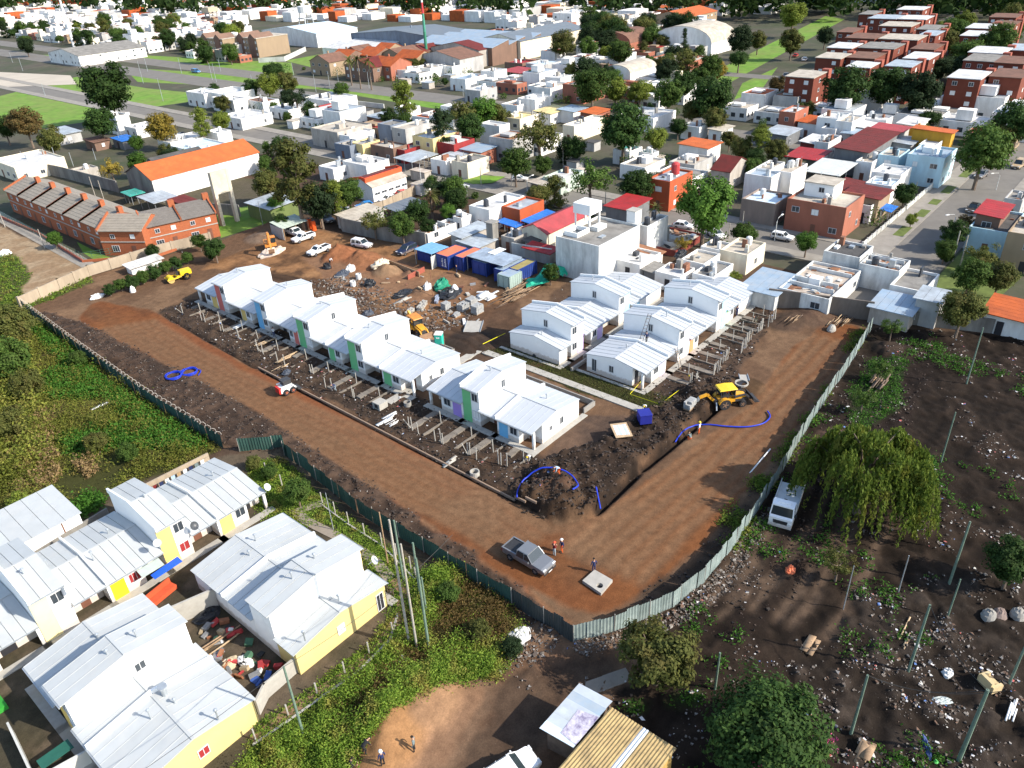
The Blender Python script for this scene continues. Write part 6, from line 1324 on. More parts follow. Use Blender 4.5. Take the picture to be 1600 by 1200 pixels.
near_tree(1028,1018,3.6,3.9,'olive','yellow-green leafy tree standing at the lower fence corner', 90, 110, .15, .22, (1,1,.9), 5)
t, x, y, c, zc = near_tree(1205,1140,3.8,6.0,'dark','large dark shaggy tree with a few pink blossoms at the bottom of the photo', 150, 110, .16, .20, (1,.95,.72), 8)
rng = np.random.default_rng(4); q = np.concatenate([rng.normal(size=(26,3))*.25+np.array(v) for v in ((-2.5,-2.6,2.0),(1.2,-3.8,1.9),(-3.9,-.8,1.8))]); link('blossom', card_mesh('blossom', q, .10, rng.normal(size=q.shape), .7, leafmat('pink_blossom', (.45,.04,.16), (.6,.10,.28)), rng), t, (0,0,zc-1.2))
# the willow: arching limbs with hanging strands
def willow(cx, cy, label):
 rng = np.random.default_rng(12); zc = 5.2; x, y = at(cx, cy, zc); t = thing('willow_tree', label, 'tree', (x, y, 0)); r = 6.4; C = []; tops = []
 lob = [(rng.random()*6.283, r*math.sqrt(rng.random())*.85, rng.normal()*1.0) for _ in range(30)]
 for i in range(1500):
  th, rr, dh = lob[i % 30]; ox, oy = rng.normal(size=2)*.75; qx, qy = rr*math.cos(th)+ox, rr*math.sin(th)+oy; th, rr = math.atan2(qy, qx), math.hypot(qx, qy); h = 9.4-4.4*(rr/r)**2+dh*.7-.7*(ox*ox+oy*oy)+rng.normal()*.25; tops.append((rr*math.cos(th)*1.05, rr*math.sin(th), h)); L = rng.uniform(1.2, 3.6)*(0.6+.6*rr/r); n = int(L*9); f = np.linspace(0, 1, n)
  dx, dy = math.cos(th)*.5*L*.35, math.sin(th)*.5*L*.35
  C.append(np.stack([tops[-1][0]+dx*f**.6+rng.normal(size=n)*.09, tops[-1][1]+dy*f**.6+rng.normal(size=n)*.09, h-L*f+rng.normal(size=n)*.05], 1))
 C = np.concatenate(C); C = C[C[:, 2] > .8]; n = len(C); a = np.stack([rng.normal(size=n)*.45, rng.normal(size=n)*.45, -np.ones(n)], 1); a /= np.linalg.norm(a, axis=1, keepdims=True); b = np.cross(a, rng.normal(size=(n, 3))); b /= np.linalg.norm(b, axis=1, keepdims=True)
 s_ = (.24*(.7+.6*rng.random(n)))[:, None]; P = np.stack([C-a*s_, C-b*s_*.36, C+a*s_, C+b*s_*.36], 1).reshape(-1, 3); link('crown', quads('crown', P, leafmat('leaf_willow', (.085,.135,.020), (.19,.25,.040), (.20,.20,.035), .4)), t)
 tb = MB().tube([(0,0,-.3),(.2,0,2.2),(0,.2,4.2)], [.55,.42,.34], 9)
 for i in range(18): q = tops[i*33]; tb.tube([(0,.1,2.4+.1*i),(q[0]*.5,q[1]*.5,q[2]*.85),(q[0],q[1],q[2])], [.16,.09,.03], 5)
 tb.obj('trunk', BARK, t)
willow(1355,735,'big willow with hanging foliage beside the white truck in the vacant lot')
# ---------------------------------------------------------------- weeds, grass and brush as ground cover
def scatter(mask, n, seed):
 rng = np.random.default_rng(seed); p = (mask/mask.sum()).ravel(); k = rng.choice(len(p), n, p=p); return XX.ravel()[k]+rng.uniform(-.14, .14, n), YY.ravel()[k]+rng.uniform(-.14, .14, n), Z.ravel()[k], rng
def weeds(name, mask, ntuft, per, hgt_, spread, size, m, label, seed, up=.6, kindlab='weeds'):
 x, y, z, rng = scatter(mask, ntuft, seed); h = hgt_*(.4+1.0*rng.random(ntuft)**1.5); k = np.repeat(np.arange(ntuft), per)
 C = np.stack([x[k]+rng.normal(size=len(k))*spread, y[k]+rng.normal(size=len(k))*spread, z[k]+rng.random(len(k))*h[k]], 1)
 nr = rng.normal(size=C.shape)*.8+np.array([0,0,up]); tag(link(name, card_mesh(name, C, size*(.6+.8*rng.random(len(k))), nr, .5, m, rng)), label, kindlab, kind='stuff')
WM = leafmat('leaf_weed', (.10,.125,.020), (.23,.24,.042), (.22,.17,.05)); WB = leafmat('leaf_broad_weed', (.045,.13,.014), (.09,.21,.030)); WT = leafmat('leaf_dry_reed', (.24,.16,.07), (.36,.25,.12)); WG = leafmat('leaf_brush', (.075,.15,.016), (.23,.31,.045), (.26,.22,.055))
vis = (YY > 50) & (YY < 175)
weeds('weeds', m_weed*vis*(N1 > .38), 7000, 20, .8, .38, .12, WM, 'rough olive green weeds covering the field beside the site', 1)
m_reed = zone([(-60,540),(30,520),(70,600),(80,720),(0,760),(-80,740)], 2, .6); weeds('weeds', m_reed, 900, 30, 2.6, .45, .2, WM, 'tall bushy weeds at the left edge of the field', 2)
m_dry = np.clip(zone([(60,640),(90,650),(95,740),(60,750),(10,735),(20,715)], 1, .8)+zone([(120,720),(150,715),(150,745),(125,745)], 1, .6)+zone([(30,755),(90,735),(100,750),(30,775)], 1, .6), 0, 1); weeds('dry_reeds', m_dry, 260, 26, 1.2, .25, .16, WT, 'dry straw-coloured reed clump in the weed field', 3, .1, 'reeds')
m_broad = np.clip(zone([(90,690),(170,665),(280,672),(330,690),(300,705),(180,700),(110,720)], 1, .7)+zone([(60,590),(110,570),(170,600),(150,625),(80,625)], 1, .8)+zone([(90,800),(150,770),(170,790),(110,815)], 1, .6)+zone([(40,505),(80,520),(170,600),(280,670),(330,700),(300,700),(200,650),(100,570)], 1, .5), 0, 1)
weeds('broad_leaf_weeds', m_broad, 1700, 22, .9, .4, .17, WB, 'patches of dark broad-leaved weeds near the green fence', 4)
weeds('brush', (m_weed*vis)*(N2 > .58), 900, 70, 2.0, .55, .13, WM, 'bushy clumps rising out of the weed field', 5)
m_brush = zone([(640,905),(700,890),(800,950),(820,1000),(790,1055),(700,1065),(640,1100),(560,1180),(500,1260),(330,1260),(450,1140),(560,1065),(630,1000)], 2, .4)
weeds('brush', m_brush*(N2 > .46)*(N1 < .60), 1500, 56, 1.3, .35, .09, WG, 'green brambles and weeds between the estate path and the sandy hollow', 6)
weeds('brush', m_brush*(N1 > .52), 800, 44, .9, .35, .09, LEAF['brown'], 'brownish dead brambles between the estate path and the sandy hollow', 16); weeds('grass', m_brush, 5000, 8, .35, .3, .09, WG, 'rough grass under the brambles', 17, .9, 'grass')
weeds('grass', m_lawn, 9000, 4, .16, .2, .11, WG, 'short lawn grass around the estate', 7, 1.0, 'grass'); weeds('grass', m_grs, 2600, 3, .12, .2, .09, leafmat('leaf_turf', (.05,.07,.016), (.10,.10,.03)), 'thin turf on the strip beside the new houses', 8, 1.0, 'grass')
m_lw = m_lot*(N1 > .60)*(N2 > .5)+m_gr2+m_gr3*1.5; weeds('weeds', m_lw, 1500, 14, .45, .3, .13, WB, 'scattered weeds in the dark vacant lot', 9)
m_sw = m_strip2*(N2 > .5)*(XX > 55); weeds('weeds', m_sw, 400, 14, .45, .3, .12, WG, 'weeds along the inside of the sheet fence', 10)
m_tlg = m_tl*(m_tld < .4)*(YY > 140); weeds('grass', m_tlg, 2600, 8, .35, .4, .2, WG, 'grass beside the sandy track', 11, .9, 'grass')
# ---------------------------------------------------------------- rubble and litter too small to pick apart
def chips(name, mask, n, s0, s1, m, label, seed, cat='rubble', flat=1.0):
 x, y, z, rng = scatter(mask, n, seed); s_ = s0+(s1-s0)*rng.random(n)**2.5; T = np.array([[-1,-1,-.6],[1,-1,-.6],[1,1,-.6],[-1,1,-.6],[-1,-1,.7],[1,-1,.7],[1,1,.7],[-1,1,.7]])
 V = T[None]+rng.normal(size=(n, 8, 3))*.35; V *= s_[:, None, None]*np.array([1,.8,flat])*(.6+.6*rng.random((n, 1, 3))); a = rng.random(n)*6.28; c, s2 = np.cos(a)[:, None], np.sin(a)[:, None]
 X_ = V[..., 0]*c-V[..., 1]*s2+x[:, None]; Y_ = V[..., 0]*s2+V[..., 1]*c+y[:, None]; Z_ = V[..., 2]+z[:, None]+s_[:, None]*.3; P = np.stack([X_, Y_, Z_], -1)
 F = [(4,5,6,7),(0,1,5,4),(1,2,6,5),(2,3,7,6),(3,0,4,7)]; Q = np.concatenate([P[:, f, :].reshape(n, 1, 4, 3) for f in F], 1).reshape(-1, 3)
 tag(link(name, quads(name, Q, m)), label, cat, kind='stuff')
def islandmat(name, cols, rough=.9):
 m, t, p, new, lk = _nodes(name); g = new('ShaderNodeNewGeometry'); r = new('ShaderNodeValToRGB'); r.color_ramp.interpolation = 'CONSTANT'
 while len(r.color_ramp.elements) < len(cols): r.color_ramp.elements.new(.5)
 for i, c in enumerate(cols): r.color_ramp.elements[i].position = i/len(cols); r.color_ramp.elements[i].color = (*c, 1)
 lk(g.outputs['Random Per Island'], r.inputs[0]); lk(r.outputs[0], p.inputs['Base Color']); p.inputs['Roughness'].default_value = rough; return m
CLOD = islandmat('soil_clods', [(.025,.017,.013),(.038,.025,.018),(.055,.035,.024),(.028,.02,.015),(.075,.05,.035)]); STN = islandmat('rubble_stones', [(.13,.105,.085),(.19,.165,.14),(.085,.065,.052),(.27,.245,.22),(.12,.07,.045),(.06,.048,.04)]); LIT = islandmat('litter', [(.60,.58,.55),(.50,.48,.46),(.40,.10,.08),(.10,.18,.40),(.55,.52,.45),(.62,.61,.60),(.10,.10,.11)])
chips('soil_clods', m_heap*1.2+m_gard*.7+m_gard2*.7+m_spoil, 7000, .03, .15, CLOD, 'dark clods of dug soil along the trench and gardens', 21, 'soil')
chips('soil_clods', m_strip+m_strip2*.7+m_mud*.4, 5000, .03, .13, CLOD, 'dark clods of soil along the site fences', 22, 'soil')
chips('rubble', (m_tip*(N2 > .45)+m_lot*(N2 > .56)*.6)*(N3 > .42), 5200, .025, .12, STN, 'broken stones and rubble strewn over the vacant lot', 23)
chips('litter', (m_tip+m_lot*.5)*(N2 > .56)*(N3 > .5), 650, .04, .15, LIT, 'pale litter strewn over the vacant lot', 24, 'litter', .5)
chips('rubble', m_gard*.8+m_gard2*.6+m_back*.5+m_strip*.8, 3000, .02, .10, STN, 'small rubble in the unfinished gardens and along the fence', 25); chips('litter', m_gard+m_gard2*.7, 380, .04, .15, LIT, 'building scraps in the unfinished gardens', 26, 'litter', .5)
m_fr = zone([(895,1006),(960,990),(1050,955),(1130,885),(1190,800),(1210,800),(1140,920),(1060,980),(970,1010),(900,1030)], 1, .4); chips('rubble', m_fr*(N2 > .4), 1500, .03, .14, STN, 'pale rubble dumped along the outside of the sheet fence', 27)
m_br = zone([(760,985),(830,970),(880,1000),(840,1040),(790,1050)], 1, .6); chips('rubble', m_br+m_brush*.15, 900, .03, .15, STN, 'rubbish and stones below the fence corner', 28)
m_cy = zone([(480,440),(560,430),(600,450),(640,470),(700,480),(720,470),(740,500),(690,520),(620,500),(560,490),(500,470)], 1, .6); chips('rubble', m_cy, 2200, .03, .2, STN, 'broken blocks and stones in the material yard', 29)
# ---------------------------------------------------------------- vehicles
def paintmat(name, col, rough=.28, metal=0.0): 
 return mat(name, col, rough, .03, 2, (.45,.36,.28), .2, 1.5, spec=.5, metal=metal, splash=.55)
CARW = paintmat('car_paint_white', (.80,.80,.79)); CARS = paintmat('car_paint_silver', (.20,.21,.225), .3, .35); CARB = paintmat('car_paint_blue', (.02,.20,.50)); CARR = paintmat('car_paint_red', (.50,.025,.02)); CARK = paintmat('car_paint_black', (.02,.02,.022)); CARG = paintmat('car_paint_grey', (.16,.17,.19)); CARBG = paintmat('car_paint_beige', (.45,.33,.20)); CARDB = paintmat('car_paint_dark_blue', (.02,.03,.07))
CGLASS = mat('car_glass', (.02,.03,.035), .06, .05, 2, spec=.7); LAMP = mat('headlamp', (.65,.66,.66), .15, .03, 3, spec=.6); TAIL = mat('tail_lamp', (.35,.02,.02), .3, .05, 3); RIM = mat('wheel_rim', (.40,.40,.41), .35, .05, 3, metal=.6); PLAST = mat('dark_plastic', (.03,.03,.032), .6, .1, 3)
def wheel(t, x, y, r, w, rim=RIM, tyre=RUBBER):
 s_ = 1 if x > 0 else -1
 b = MB(); n = 18; ring = []
 for (u, rr) in ((-w/2, r*.62),(-w/2, r*.93),(-w*.3, r),(w*.3, r),(w/2, r*.93),(w/2, r*.62)): ring.append([(u, rr*math.cos(6.2832*k/n), rr*math.sin(6.2832*k/n)) for k in range(n)])
 o = b.loft(ring).obj('wheel', tyre, t, (x, y, r)); rb = MB().tube([(s_*w*.30,0,0),(s_*w*.46,0,0)], [r*.62, r*.60], 14)
 for k in range(5): a = 6.2832*k/5; rb.obox((s_*w*.5, r*.3*math.cos(a), r*.3*math.sin(a)), (.03, r*.55, r*.14), 0, a)
 rb.obj('rim', rim, o)
def ringx(hw, z0, z1, y, tw=None, c=.10):
 tw = hw if tw is None else tw
 return [(-hw*.94,y,z0),(hw*.94,y,z0),(hw,y,z0+c),(hw,y,z1-c-.05),(tw-.03,y,z1-.02),(tw-c-.06,y,z1),(-tw+c+.06,y,z1),(-tw+.03,y,z1-.02),(-hw,y,z1-c-.05),(-hw,y,z0+c)]
def car(name, label, loc, rz, pm, kind='suv', L=4.3, W=1.78, H=1.6, group=None, cat='car'):
 """front towards local +y"""
 t = thing(name, label, cat, loc, rz, group); h = W/2; f = L/2
 if kind == 'pickup': hood, belt, st = 1.06, 1.10, [(-f,.55,.98),(-f+.1,.42,1.10),(f*.42,.40,1.10),(f*.46,.40,1.08),(f-.35,.40,1.0),(f-.08,.42,.88),(f,.5,.72)]
 elif kind == 'suv': hood, belt, st = 1.0, 1.0, [(-f,.5,.85),(-f+.1,.35,1.04),(-f*.2,.33,1.03),(f*.40,.33,1.02),(f-.35,.34,.92),(f-.08,.36,.80),(f,.45,.66)]
 else: hood, belt, st = .9, .92, [(-f,.45,.80),(-f+.12,.28,.95),(-f*.2,.26,.93),(f*.36,.26,.92),(f-.35,.28,.80),(f-.08,.30,.68),(f,.4,.58)]
 b = MB().loft([ringx(h if abs(y) < f-.2 else h*.9, z0, z1, y) for y, z0, z1 in st]); o = b.obj('body', pm, t, smooth=False)
 if kind == 'pickup': c0, c1 = (-f*.30 if W > 1.9 else -f*.14), f*.46
 elif kind == 'suv': c0, c1 = -f+.16, f*.44
 else: c0, c1 = -f*.86, f*.40
 tw = h-.16; rs = .62 if kind == 'pickup' else .75
 g = MB().loft([[(-h+.05,c0,belt-.04),(h-.05,c0,belt-.04),(tw,c0+(.12 if kind != 'car' else .5),H-.05),(-tw,c0+(.12 if kind != 'car' else .5),H-.05)],[(-h+.05,c1,belt-.06),(h-.05,c1,belt-.06),(tw,c1-rs,H-.05),(-tw,c1-rs,H-.05)]]); g.obj('cabin_glass', CGLASS, t)
 ra, rb_ = c0+(.10 if kind != 'car' else .46), c1-rs+.03
 MB().loft([[(-tw-.01,ra,H-.07),(tw+.01,ra,H-.07),(tw-.06,ra,H),(-tw+.06,ra,H)],[(-tw-.01,rb_,H-.07),(tw+.01,rb_,H-.07),(tw-.06,rb_-.03,H),(-tw+.06,rb_-.03,H)]]).obj('roof', pm, t)
 pl = MB()
 for s_ in (-1, 1):
  pl.tube([(s_*(h-.04),c1,belt-.03),(s_*(tw+.005),c1-rs,H-.04)], .045, 5); pl.tube([(s_*(h-.04),c0,belt-.03),(s_*(tw+.005),ra+.02,H-.04)], .06, 5)
  for q in ([.48] if kind != 'suv' else [.38,.70]): y = c0+(c1-c0)*q; pl.tube([(s_*(h-.035),y,belt-.03),(s_*(tw+.01),min(y, rb_-.05),H-.05)], .045, 5)
 pl.obj('pillar_frame', pm, t)
 if kind == 'pickup':
  MB().box(-h+.16, h-.16, -f+.12, c0-.06, .86, 1.125).obj('bed_liner', PLAST, t); bb = MB().box(-h+.03,-h+.17,-f+.05,c0-.03,1.05,1.22).box(h-.17,h-.03,-f+.05,c0-.03,1.05,1.22).box(-h+.03,h-.03,-f+.02,-f+.12,1.05,1.2); bb.obj('bed_rail', pm, t)
 for s_ in (-1, 1):
  MB().obox((s_*(h-.27), f-.10, (hood-.22)), (.42,.14,.17), 0, -.3).obj('headlight', LAMP, t); MB().box(s_*(h-.14)-.09, s_*(h-.14)+.09, -f-.015, -f+.05, .7, .98).obj('tail_light', TAIL, t)
  MB().obox((s_*(h+.10), c1-.35, belt+.06), (.2,.1,.15)).obj('mirror', pm, t)
 MB().box(-h*.45, h*.45, f-.05, f+.02, .5, .68).obj('grille', PLAST, t); MB().box(-h*.9, h*.9, f-.02, f+.05, .36, .48).obj('bumper', PLAST if kind != 'car' else pm, t); MB().box(-.25, .25, f+.045, f+.06, .38, .48).obj('number_plate', PVC, t)
 r = .38 if kind == 'pickup' else (.34 if kind == 'suv' else .31); wb = L*.295
 for s_ in (-1, 1):
  for y in (wb, -wb-.02): wheel(t, s_*(h-.10), y, r, .23)
 if kind == 'suv': MB().tube([(-tw+.1,ra+.2,H+.02),(-tw+.1,rb_-.2,H+.02)], .025, 4).tube([(tw-.1,ra+.2,H+.02),(tw-.1,rb_-.2,H+.02)], .025, 4).obj('roof_rail', PLAST, t)
 return t
def face(p, q):
 a, b = at(*p), at(*q); return math.atan2(b[1]-a[1], b[0]-a[0])-math.pi/2
def cz(p): x, y = at(*p); return (x, y, zat(x, y))
car('pickup_truck', 'silver double-cab pickup parked on the dirt road corner', cz((826,878)), face((803,866),(846,890)), CARS, 'pickup', 5.25, 1.95, 1.82, None, 'pickup')
GP = 'white vehicles parked in the material yard'
car('pickup_truck', 'white single-cab pickup nearest the orange earth heap', cz((499,396)), face((510,390),(490,398)), CARW, 'pickup', 4.9, 1.75, 1.6, GP, 'pickup')
car('pickup_truck', 'white pickup in front of the black site shed beside another white pickup', cz((475,376)), face((488,371),(466,378)), CARW, 'pickup', 4.9, 1.75, 1.6, GP, 'pickup')
car('pickup_truck', 'white pickup half under the black site shed', cz((461,368)), face((455,366),(474,371)), CARW, 'pickup', 5.0, 1.8, 1.7, GP, 'pickup')
car('car', 'white SUV parked in front of the graffiti wall', cz((566,386)), face((557,384),(580,388)), CARW, 'suv', 4.35, 1.8, 1.68, GP)
car('car', 'dark car tucked under the edge of the blue-roofed site canopy', cz((636,395)), face((650,388),(632,396)), CARDB, 'suv', 4.4, 1.8, 1.6)
car('car', 'dark grey SUV behind the site gate', cz((510,346)), face((500,342),(518,350)), CARG, 'suv', 4.6, 1.85, 1.7)
car('car', 'bright blue car beside the beige panelled wall', cz((570,325)), face((580,324),(561,327)), CARB, 'car', 4.2, 1.75, 1.45); car('car', 'white car between the blue car and the red car', cz((606,315)), face((615,312),(596,318)), CARW, 'car', 4.2, 1.75, 1.45); car('car', 'bright red car by the end of the beige panelled wall', cz((632,305)), face((620,308),(641,302)), CARR, 'car', 4.2, 1.75, 1.45); car('car', 'small white car left of the parked blue car', cz((535,332)), face((526,334),(543,330)), CARW, 'car', 4.0, 1.7, 1.45)
car('car', 'white car on the cross street at the left of the big round tree', cz((1068,357)), face((1060,355),(1080,358)), CARW, 'car', 4.2, 1.75, 1.45); car('car', 'white car with black roof parked beside the walled terrace', cz((1118,371)), face((1108,366),(1126,374)), CARW, 'suv', 4.2, 1.78, 1.55); car('car', 'white car before the large brick and grey house', cz((1222,375)), face((1210,373),(1232,377)), CARW, 'suv', 4.1, 1.75, 1.5)
car('car', 'white car at the street junction under a tree', cz((812,283)), face((803,283),(822,283)), CARW, 'car', 4.2, 1.75, 1.45); car('car', 'silver hatchback with open door under the huge street tree', cz((1532,277)), face((1540,272),(1526,280)), CARS, 'car', 4.2, 1.75, 1.5); car('car', 'beige van parked on the right-hand street near the photo edge', cz((1590,262)), face((1600,255),(1584,266)), CARBG, 'suv', 4.6, 1.85, 1.9); car('car', 'black hatchback next to the bright red flat roof', cz((1519,330)), face((1528,323),(1513,334)), CARK, 'car', 4.0, 1.72, 1.5)
car('car', 'red car parked beside the bright lawn near the flats', cz((1243,89)), face((1240,91),(1248,86)), CARR, 'car', 4.2, 1.75, 1.5); car('car', 'white car parked below the red one near the flats', cz((1257,95)), face((1254,97),(1262,92)), CARW, 'car', 4.2, 1.75, 1.5); car('car', 'grey car in the street near the single flats block', cz((1228,120)), face((1225,122),(1233,117)), CARG, 'car', 4.2, 1.75, 1.5); car('car', 'dark car on the verge by the terracotta-roofed houses', cz((492,115)), face((485,114),(498,116)), CARDB, 'car', 4.2, 1.75, 1.5); car('car', 'blue car on the avenue below the brick gabled flats', cz((307,114)), face((302,114),(313,115)), CARB, 'suv', 5.0, 1.9, 1.9)
car('car', 'pale car cut by the lower photo edge beside the shack with tan roof', cz((800,1212)), face((775,1225),(806,1205)), CARW, 'suv', 4.2, 1.78, 1.55)
# white truck in the vacant lot
t = thing('truck', 'white flatbed truck beside the willow in the vacant lot', 'truck', cz((1226,800)), face((1236,766),(1222,806)))
MB().loft([ringx(1.15,.55,1.55,1.1,None,.08), ringx(1.15,.5,1.6,2.4,None,.08), ringx(1.12,.5,1.45,2.75,None,.1)]).obj('cab', CARW, t); MB().loft([[(-1.1,1.05,1.5),(1.1,1.05,1.5),(1.02,1.15,2.5),(-1.02,1.15,2.5)],[(-1.1,2.5,1.5),(1.1,2.5,1.5),(1.0,2.15,2.5),(-1.0,2.15,2.5)]]).obj('cab_glass', CGLASS, t)
MB().box(-1.06,1.06,1.08,2.2,2.48,2.62).box(-.6,.6,1.3,1.8,2.62,2.76).obj('cab_roof', CARW, t)
for s_ in (-1, 1): MB().tube([(s_*1.1,2.48,1.5),(s_*1.02,2.17,2.5)], .07, 5).tube([(s_*1.1,1.08,1.5),(s_*1.03,1.15,2.5)], .1, 5).obj('pillar_frame', CARW, t); MB().box(s_*.85-.18,s_*.85+.18,2.7,2.80,.75,1.0).obj('headlight', LAMP, t); MB().obox((s_*1.3,2.35,1.9),(.2,.1,.4)).obj('mirror', PLAST, t)
MB().box(-.7,.7,2.72,2.79,.8,1.2).obj('grille', PLAST, t); MB().box(-1.12,1.12,2.6,2.9,.45,.7).obj('bumper', CARW, t); MB().box(-.4,.4,-3.6,2.0,.55,.85).obj('chassis', PLAST, t)
MB().box(-1.2,1.2,-3.7,.85,1.0,1.15).box(-1.2,1.2,.75,.85,1.15,2.1).box(-1.2,-1.14,-3.7,.75,1.15,1.6).box(1.14,1.2,-3.7,.75,1.15,1.6).obj('flatbed', mat('worn_white_steel', (.55,.56,.55), .6, .12, 2), t); MB().box(-.15,.15,.9,1.02,.9,2.6).box(-.5,.5,.9,1.0,1.9,2.05).obj('exhaust_rack', PLAST, t)
for s_ in (-1, 1): wheel(t, s_*.95, 1.9, .48, .28); wheel(t, s_*.95, -2.3, .48, .45)
YEL = mat('machine_yellow', (.62,.30,.02), .45, .08, 2, (.30,.17,.07), .5, 1.5, spec=.4, splash=.7); YELB = mat('machine_bright_yellow', (.72,.48,.02), .45, .08, 2, (.35,.22,.05), .4, 1.5, spec=.4, splash=.6); MDARK = mat('machine_dark_steel', (.045,.045,.048), .6, .15, 3); ORANGEM = mat('machine_orange', (.58,.22,.04), .5, .12, 2, (.28,.13,.05), .5, 1.5); MUD = mat('muddy_rim', (.25,.15,.09), .9, .2, 3)
def arm(name, pts, r, m, t): 
 b = MB()
 for p, q in zip(pts[:-1], pts[1:]):
  p, q = Vector(p), Vector(q); d = q-p; L = d.length; M_ = Matrix.Translation((p+q)/2) @ d.to_track_quat('Y', 'Z').to_matrix().to_4x4(); a, c = r, r*1.3
  b.hexa([M_ @ Vector(v) for v in ((-a,-L/2,-c),(a,-L/2,-c),(a,L/2,-c),(-a,L/2,-c),(-a,-L/2,c),(a,-L/2,c),(a,L/2,c),(-a,L/2,c))])
 return b.obj(name, m, t)
def bucket(name, t, loc, w, d, h, m, flip=1):
 pr = [(0,h),(flip*d*.15,h*.35),(flip*d*.4,0),(flip*d,0),(flip*d,.05),(flip*d*.45,.08),(flip*d*.22,h*.4),(flip*.07,h)]
 b = MB().extr(pr, -w/2, w/2); b.extr([(0,h),(flip*d*.4,0),(flip*d,0)], -w/2, -w/2+.05).extr([(0,h),(flip*d*.4,0),(flip*d,0)], w/2-.05, w/2)
 for k in range(6): b.box(-w/2+w*(k+.3)/6, -w/2+w*(k+.6)/6, min(flip*d, flip*(d+.14)), max(flip*d, flip*(d+.14)), 0, .05)
 return b.obj(name, m, t, loc)
def backhoe(label, loc, rz, body, roofm, lift=.25, dig=True):
 t = thing('backhoe_loader', label, 'digger', loc, rz)
 MB().box(-.45,.45,-2.0,2.2,.65,1.1).obj('chassis', MDARK, t); MB().loft([[(-.48,.55,1.05),(.48,.55,1.05),(.46,.55,1.75),(-.46,.55,1.75)],[(-.45,1.6,1.0),(.45,1.6,1.0),(.42,1.6,1.6),(-.42,1.6,1.6)],[(-.4,2.15,1.0),(.4,2.15,1.0),(.36,2.1,1.45),(-.36,2.1,1.45)]]).obj('bonnet', body, t); MB().box(-.3,.3,2.12,2.18,1.05,1.38).obj('grille', MDARK, t)
 MB().box(-.85,.85,-1.5,.5,.95,1.25).obj('floor_deck', body, t); fr = MB()
 for x in (-.72,.72):
  for y in (-1.35,-.45,.5): fr.tube([(x,y,1.2),(x*.95,y,2.65)], .05, 5)
  fr.box(x-.03,x+.03,-1.35,.5,1.75,1.82)
 fr.obj('cab_frame', MDARK, t); MB().box(-.68,.68,-1.33,-1.31,1.85,2.6).box(-.68,.68,.47,.49,1.6,2.6).obj('cab_glass', CGLASS, t)
 MB().loft([[(-.85,-1.6,2.64),(.85,-1.6,2.64),(.78,-1.5,2.78),(-.78,-1.5,2.78)],[(-.88,-.4,2.66),(.88,-.4,2.66),(.8,-.4,2.84),(-.8,-.4,2.84)],[(-.82,.75,2.64),(.82,.75,2.64),(.74,.65,2.76),(-.74,.65,2.76)]]).obj('cab_roof', roofm, t); MB().box(-.28,.28,-.9,-.4,1.2,1.75).box(-.28,.28,-.95,-.85,1.6,2.1).obj('seat', PLAST, t)
 for s_ in (-1, 1):
  wheel(t, s_*.88, -.85, .74, .46, MUD); wheel(t, s_*.82, 1.55, .48, .34, MUD); ar = [(math.cos(a)*.86-.85, math.sin(a)*.84+.74) for a in [math.pi*(.08+.84*i/8) for i in range(9)]]; MB().extr(ar+[(y*.94-.05, z-.07) for y, z in reversed(ar)], min(s_*.62, s_*1.12), max(s_*.62, s_*1.12)).obj('fender', body, t)
  arm('loader_arm', [(s_*.58,.45,1.45),(s_*.58,1.9,1.2+lift),(s_*.58,2.75,.45+lift)], .08, body if lift < .4 else MDARK, t)
 bucket('front_bucket', t, (0,2.7,.08+lift), 2.2, .95, .85, MUD if lift < .4 else MDARK, 1)
 if dig: bm, dp, bk = [(0,-1.9,.9),(0,-2.9,2.0),(0,-3.9,1.7)], [(0,-3.9,1.75),(0,-4.5,.3)], (0,-4.4,-.35)
 else: bm, dp, bk = [(0,-1.7,.9),(0,-1.9,2.4),(.1,-2.3,3.0)], [(.1,-2.3,3.0),(.1,-2.6,1.6)], (.1,-2.4,1.1)
 arm('backhoe_boom', bm, .13, body, t); arm('dipper_arm', dp, .11, STEEL if dig else body, t); bucket('rear_bucket', t, bk, .7, .7, .7, MUD, -1)
 for s_ in (-1, 1): arm('stabiliser', [(s_*.6,-1.85,1.0),(s_*1.1,-1.95,.12)], .07, STEEL, t)
 return t
backhoe('yellow backhoe loader working at the trench with its loader bucket raised over the road', cz((1137,632)), face((1128,632),(1170,626)), YEL, YELB, .45, True)
backhoe('amber backhoe loader parked behind the long house row near the green toilet cabin', cz((653,521)), face((645,515),(668,532)), YEL, ORANGEM, .12, False)
# tracked excavator
t = thing('excavator', 'orange tracked excavator with raised arm beside the heap of pale stones', 'excavator', cz((424,390)), face((420,380),(429,402)))
for s_ in (-1, 1): MB().loft([[(s_*1.0-.25,-1.5,.35),(s_*1.0+.25,-1.5,.35),(s_*1.0+.25,-1.3,.75),(s_*1.0-.25,-1.3,.75)],[(s_*1.0-.25,-1.3,0),(s_*1.0+.25,-1.3,0),(s_*1.0+.25,-1.2,.8),(s_*1.0-.25,-1.2,.8)],[(s_*1.0-.25,1.3,0),(s_*1.0+.25,1.3,0),(s_*1.0+.25,1.2,.8),(s_*1.0-.25,1.2,.8)],[(s_*1.0-.25,1.5,.35),(s_*1.0+.25,1.5,.35),(s_*1.0+.25,1.3,.75),(s_*1.0-.25,1.3,.75)]]).obj('track', MDARK, t)
MB().box(-1.1,1.1,-1.9,.9,.9,1.7).obj('house_body', ORANGEM, t); MB().box(-1.05,-.2,-.2,1.0,1.7,2.7).obj('cab_glass', CGLASS, t); MB().box(-1.1,-.15,-.25,1.05,2.7,2.8).obj('cab_roof', ORANGEM, t); MB().tube([(0,0,.6),(0,0,.95)], .7, 12).obj('turntable', MDARK, t)
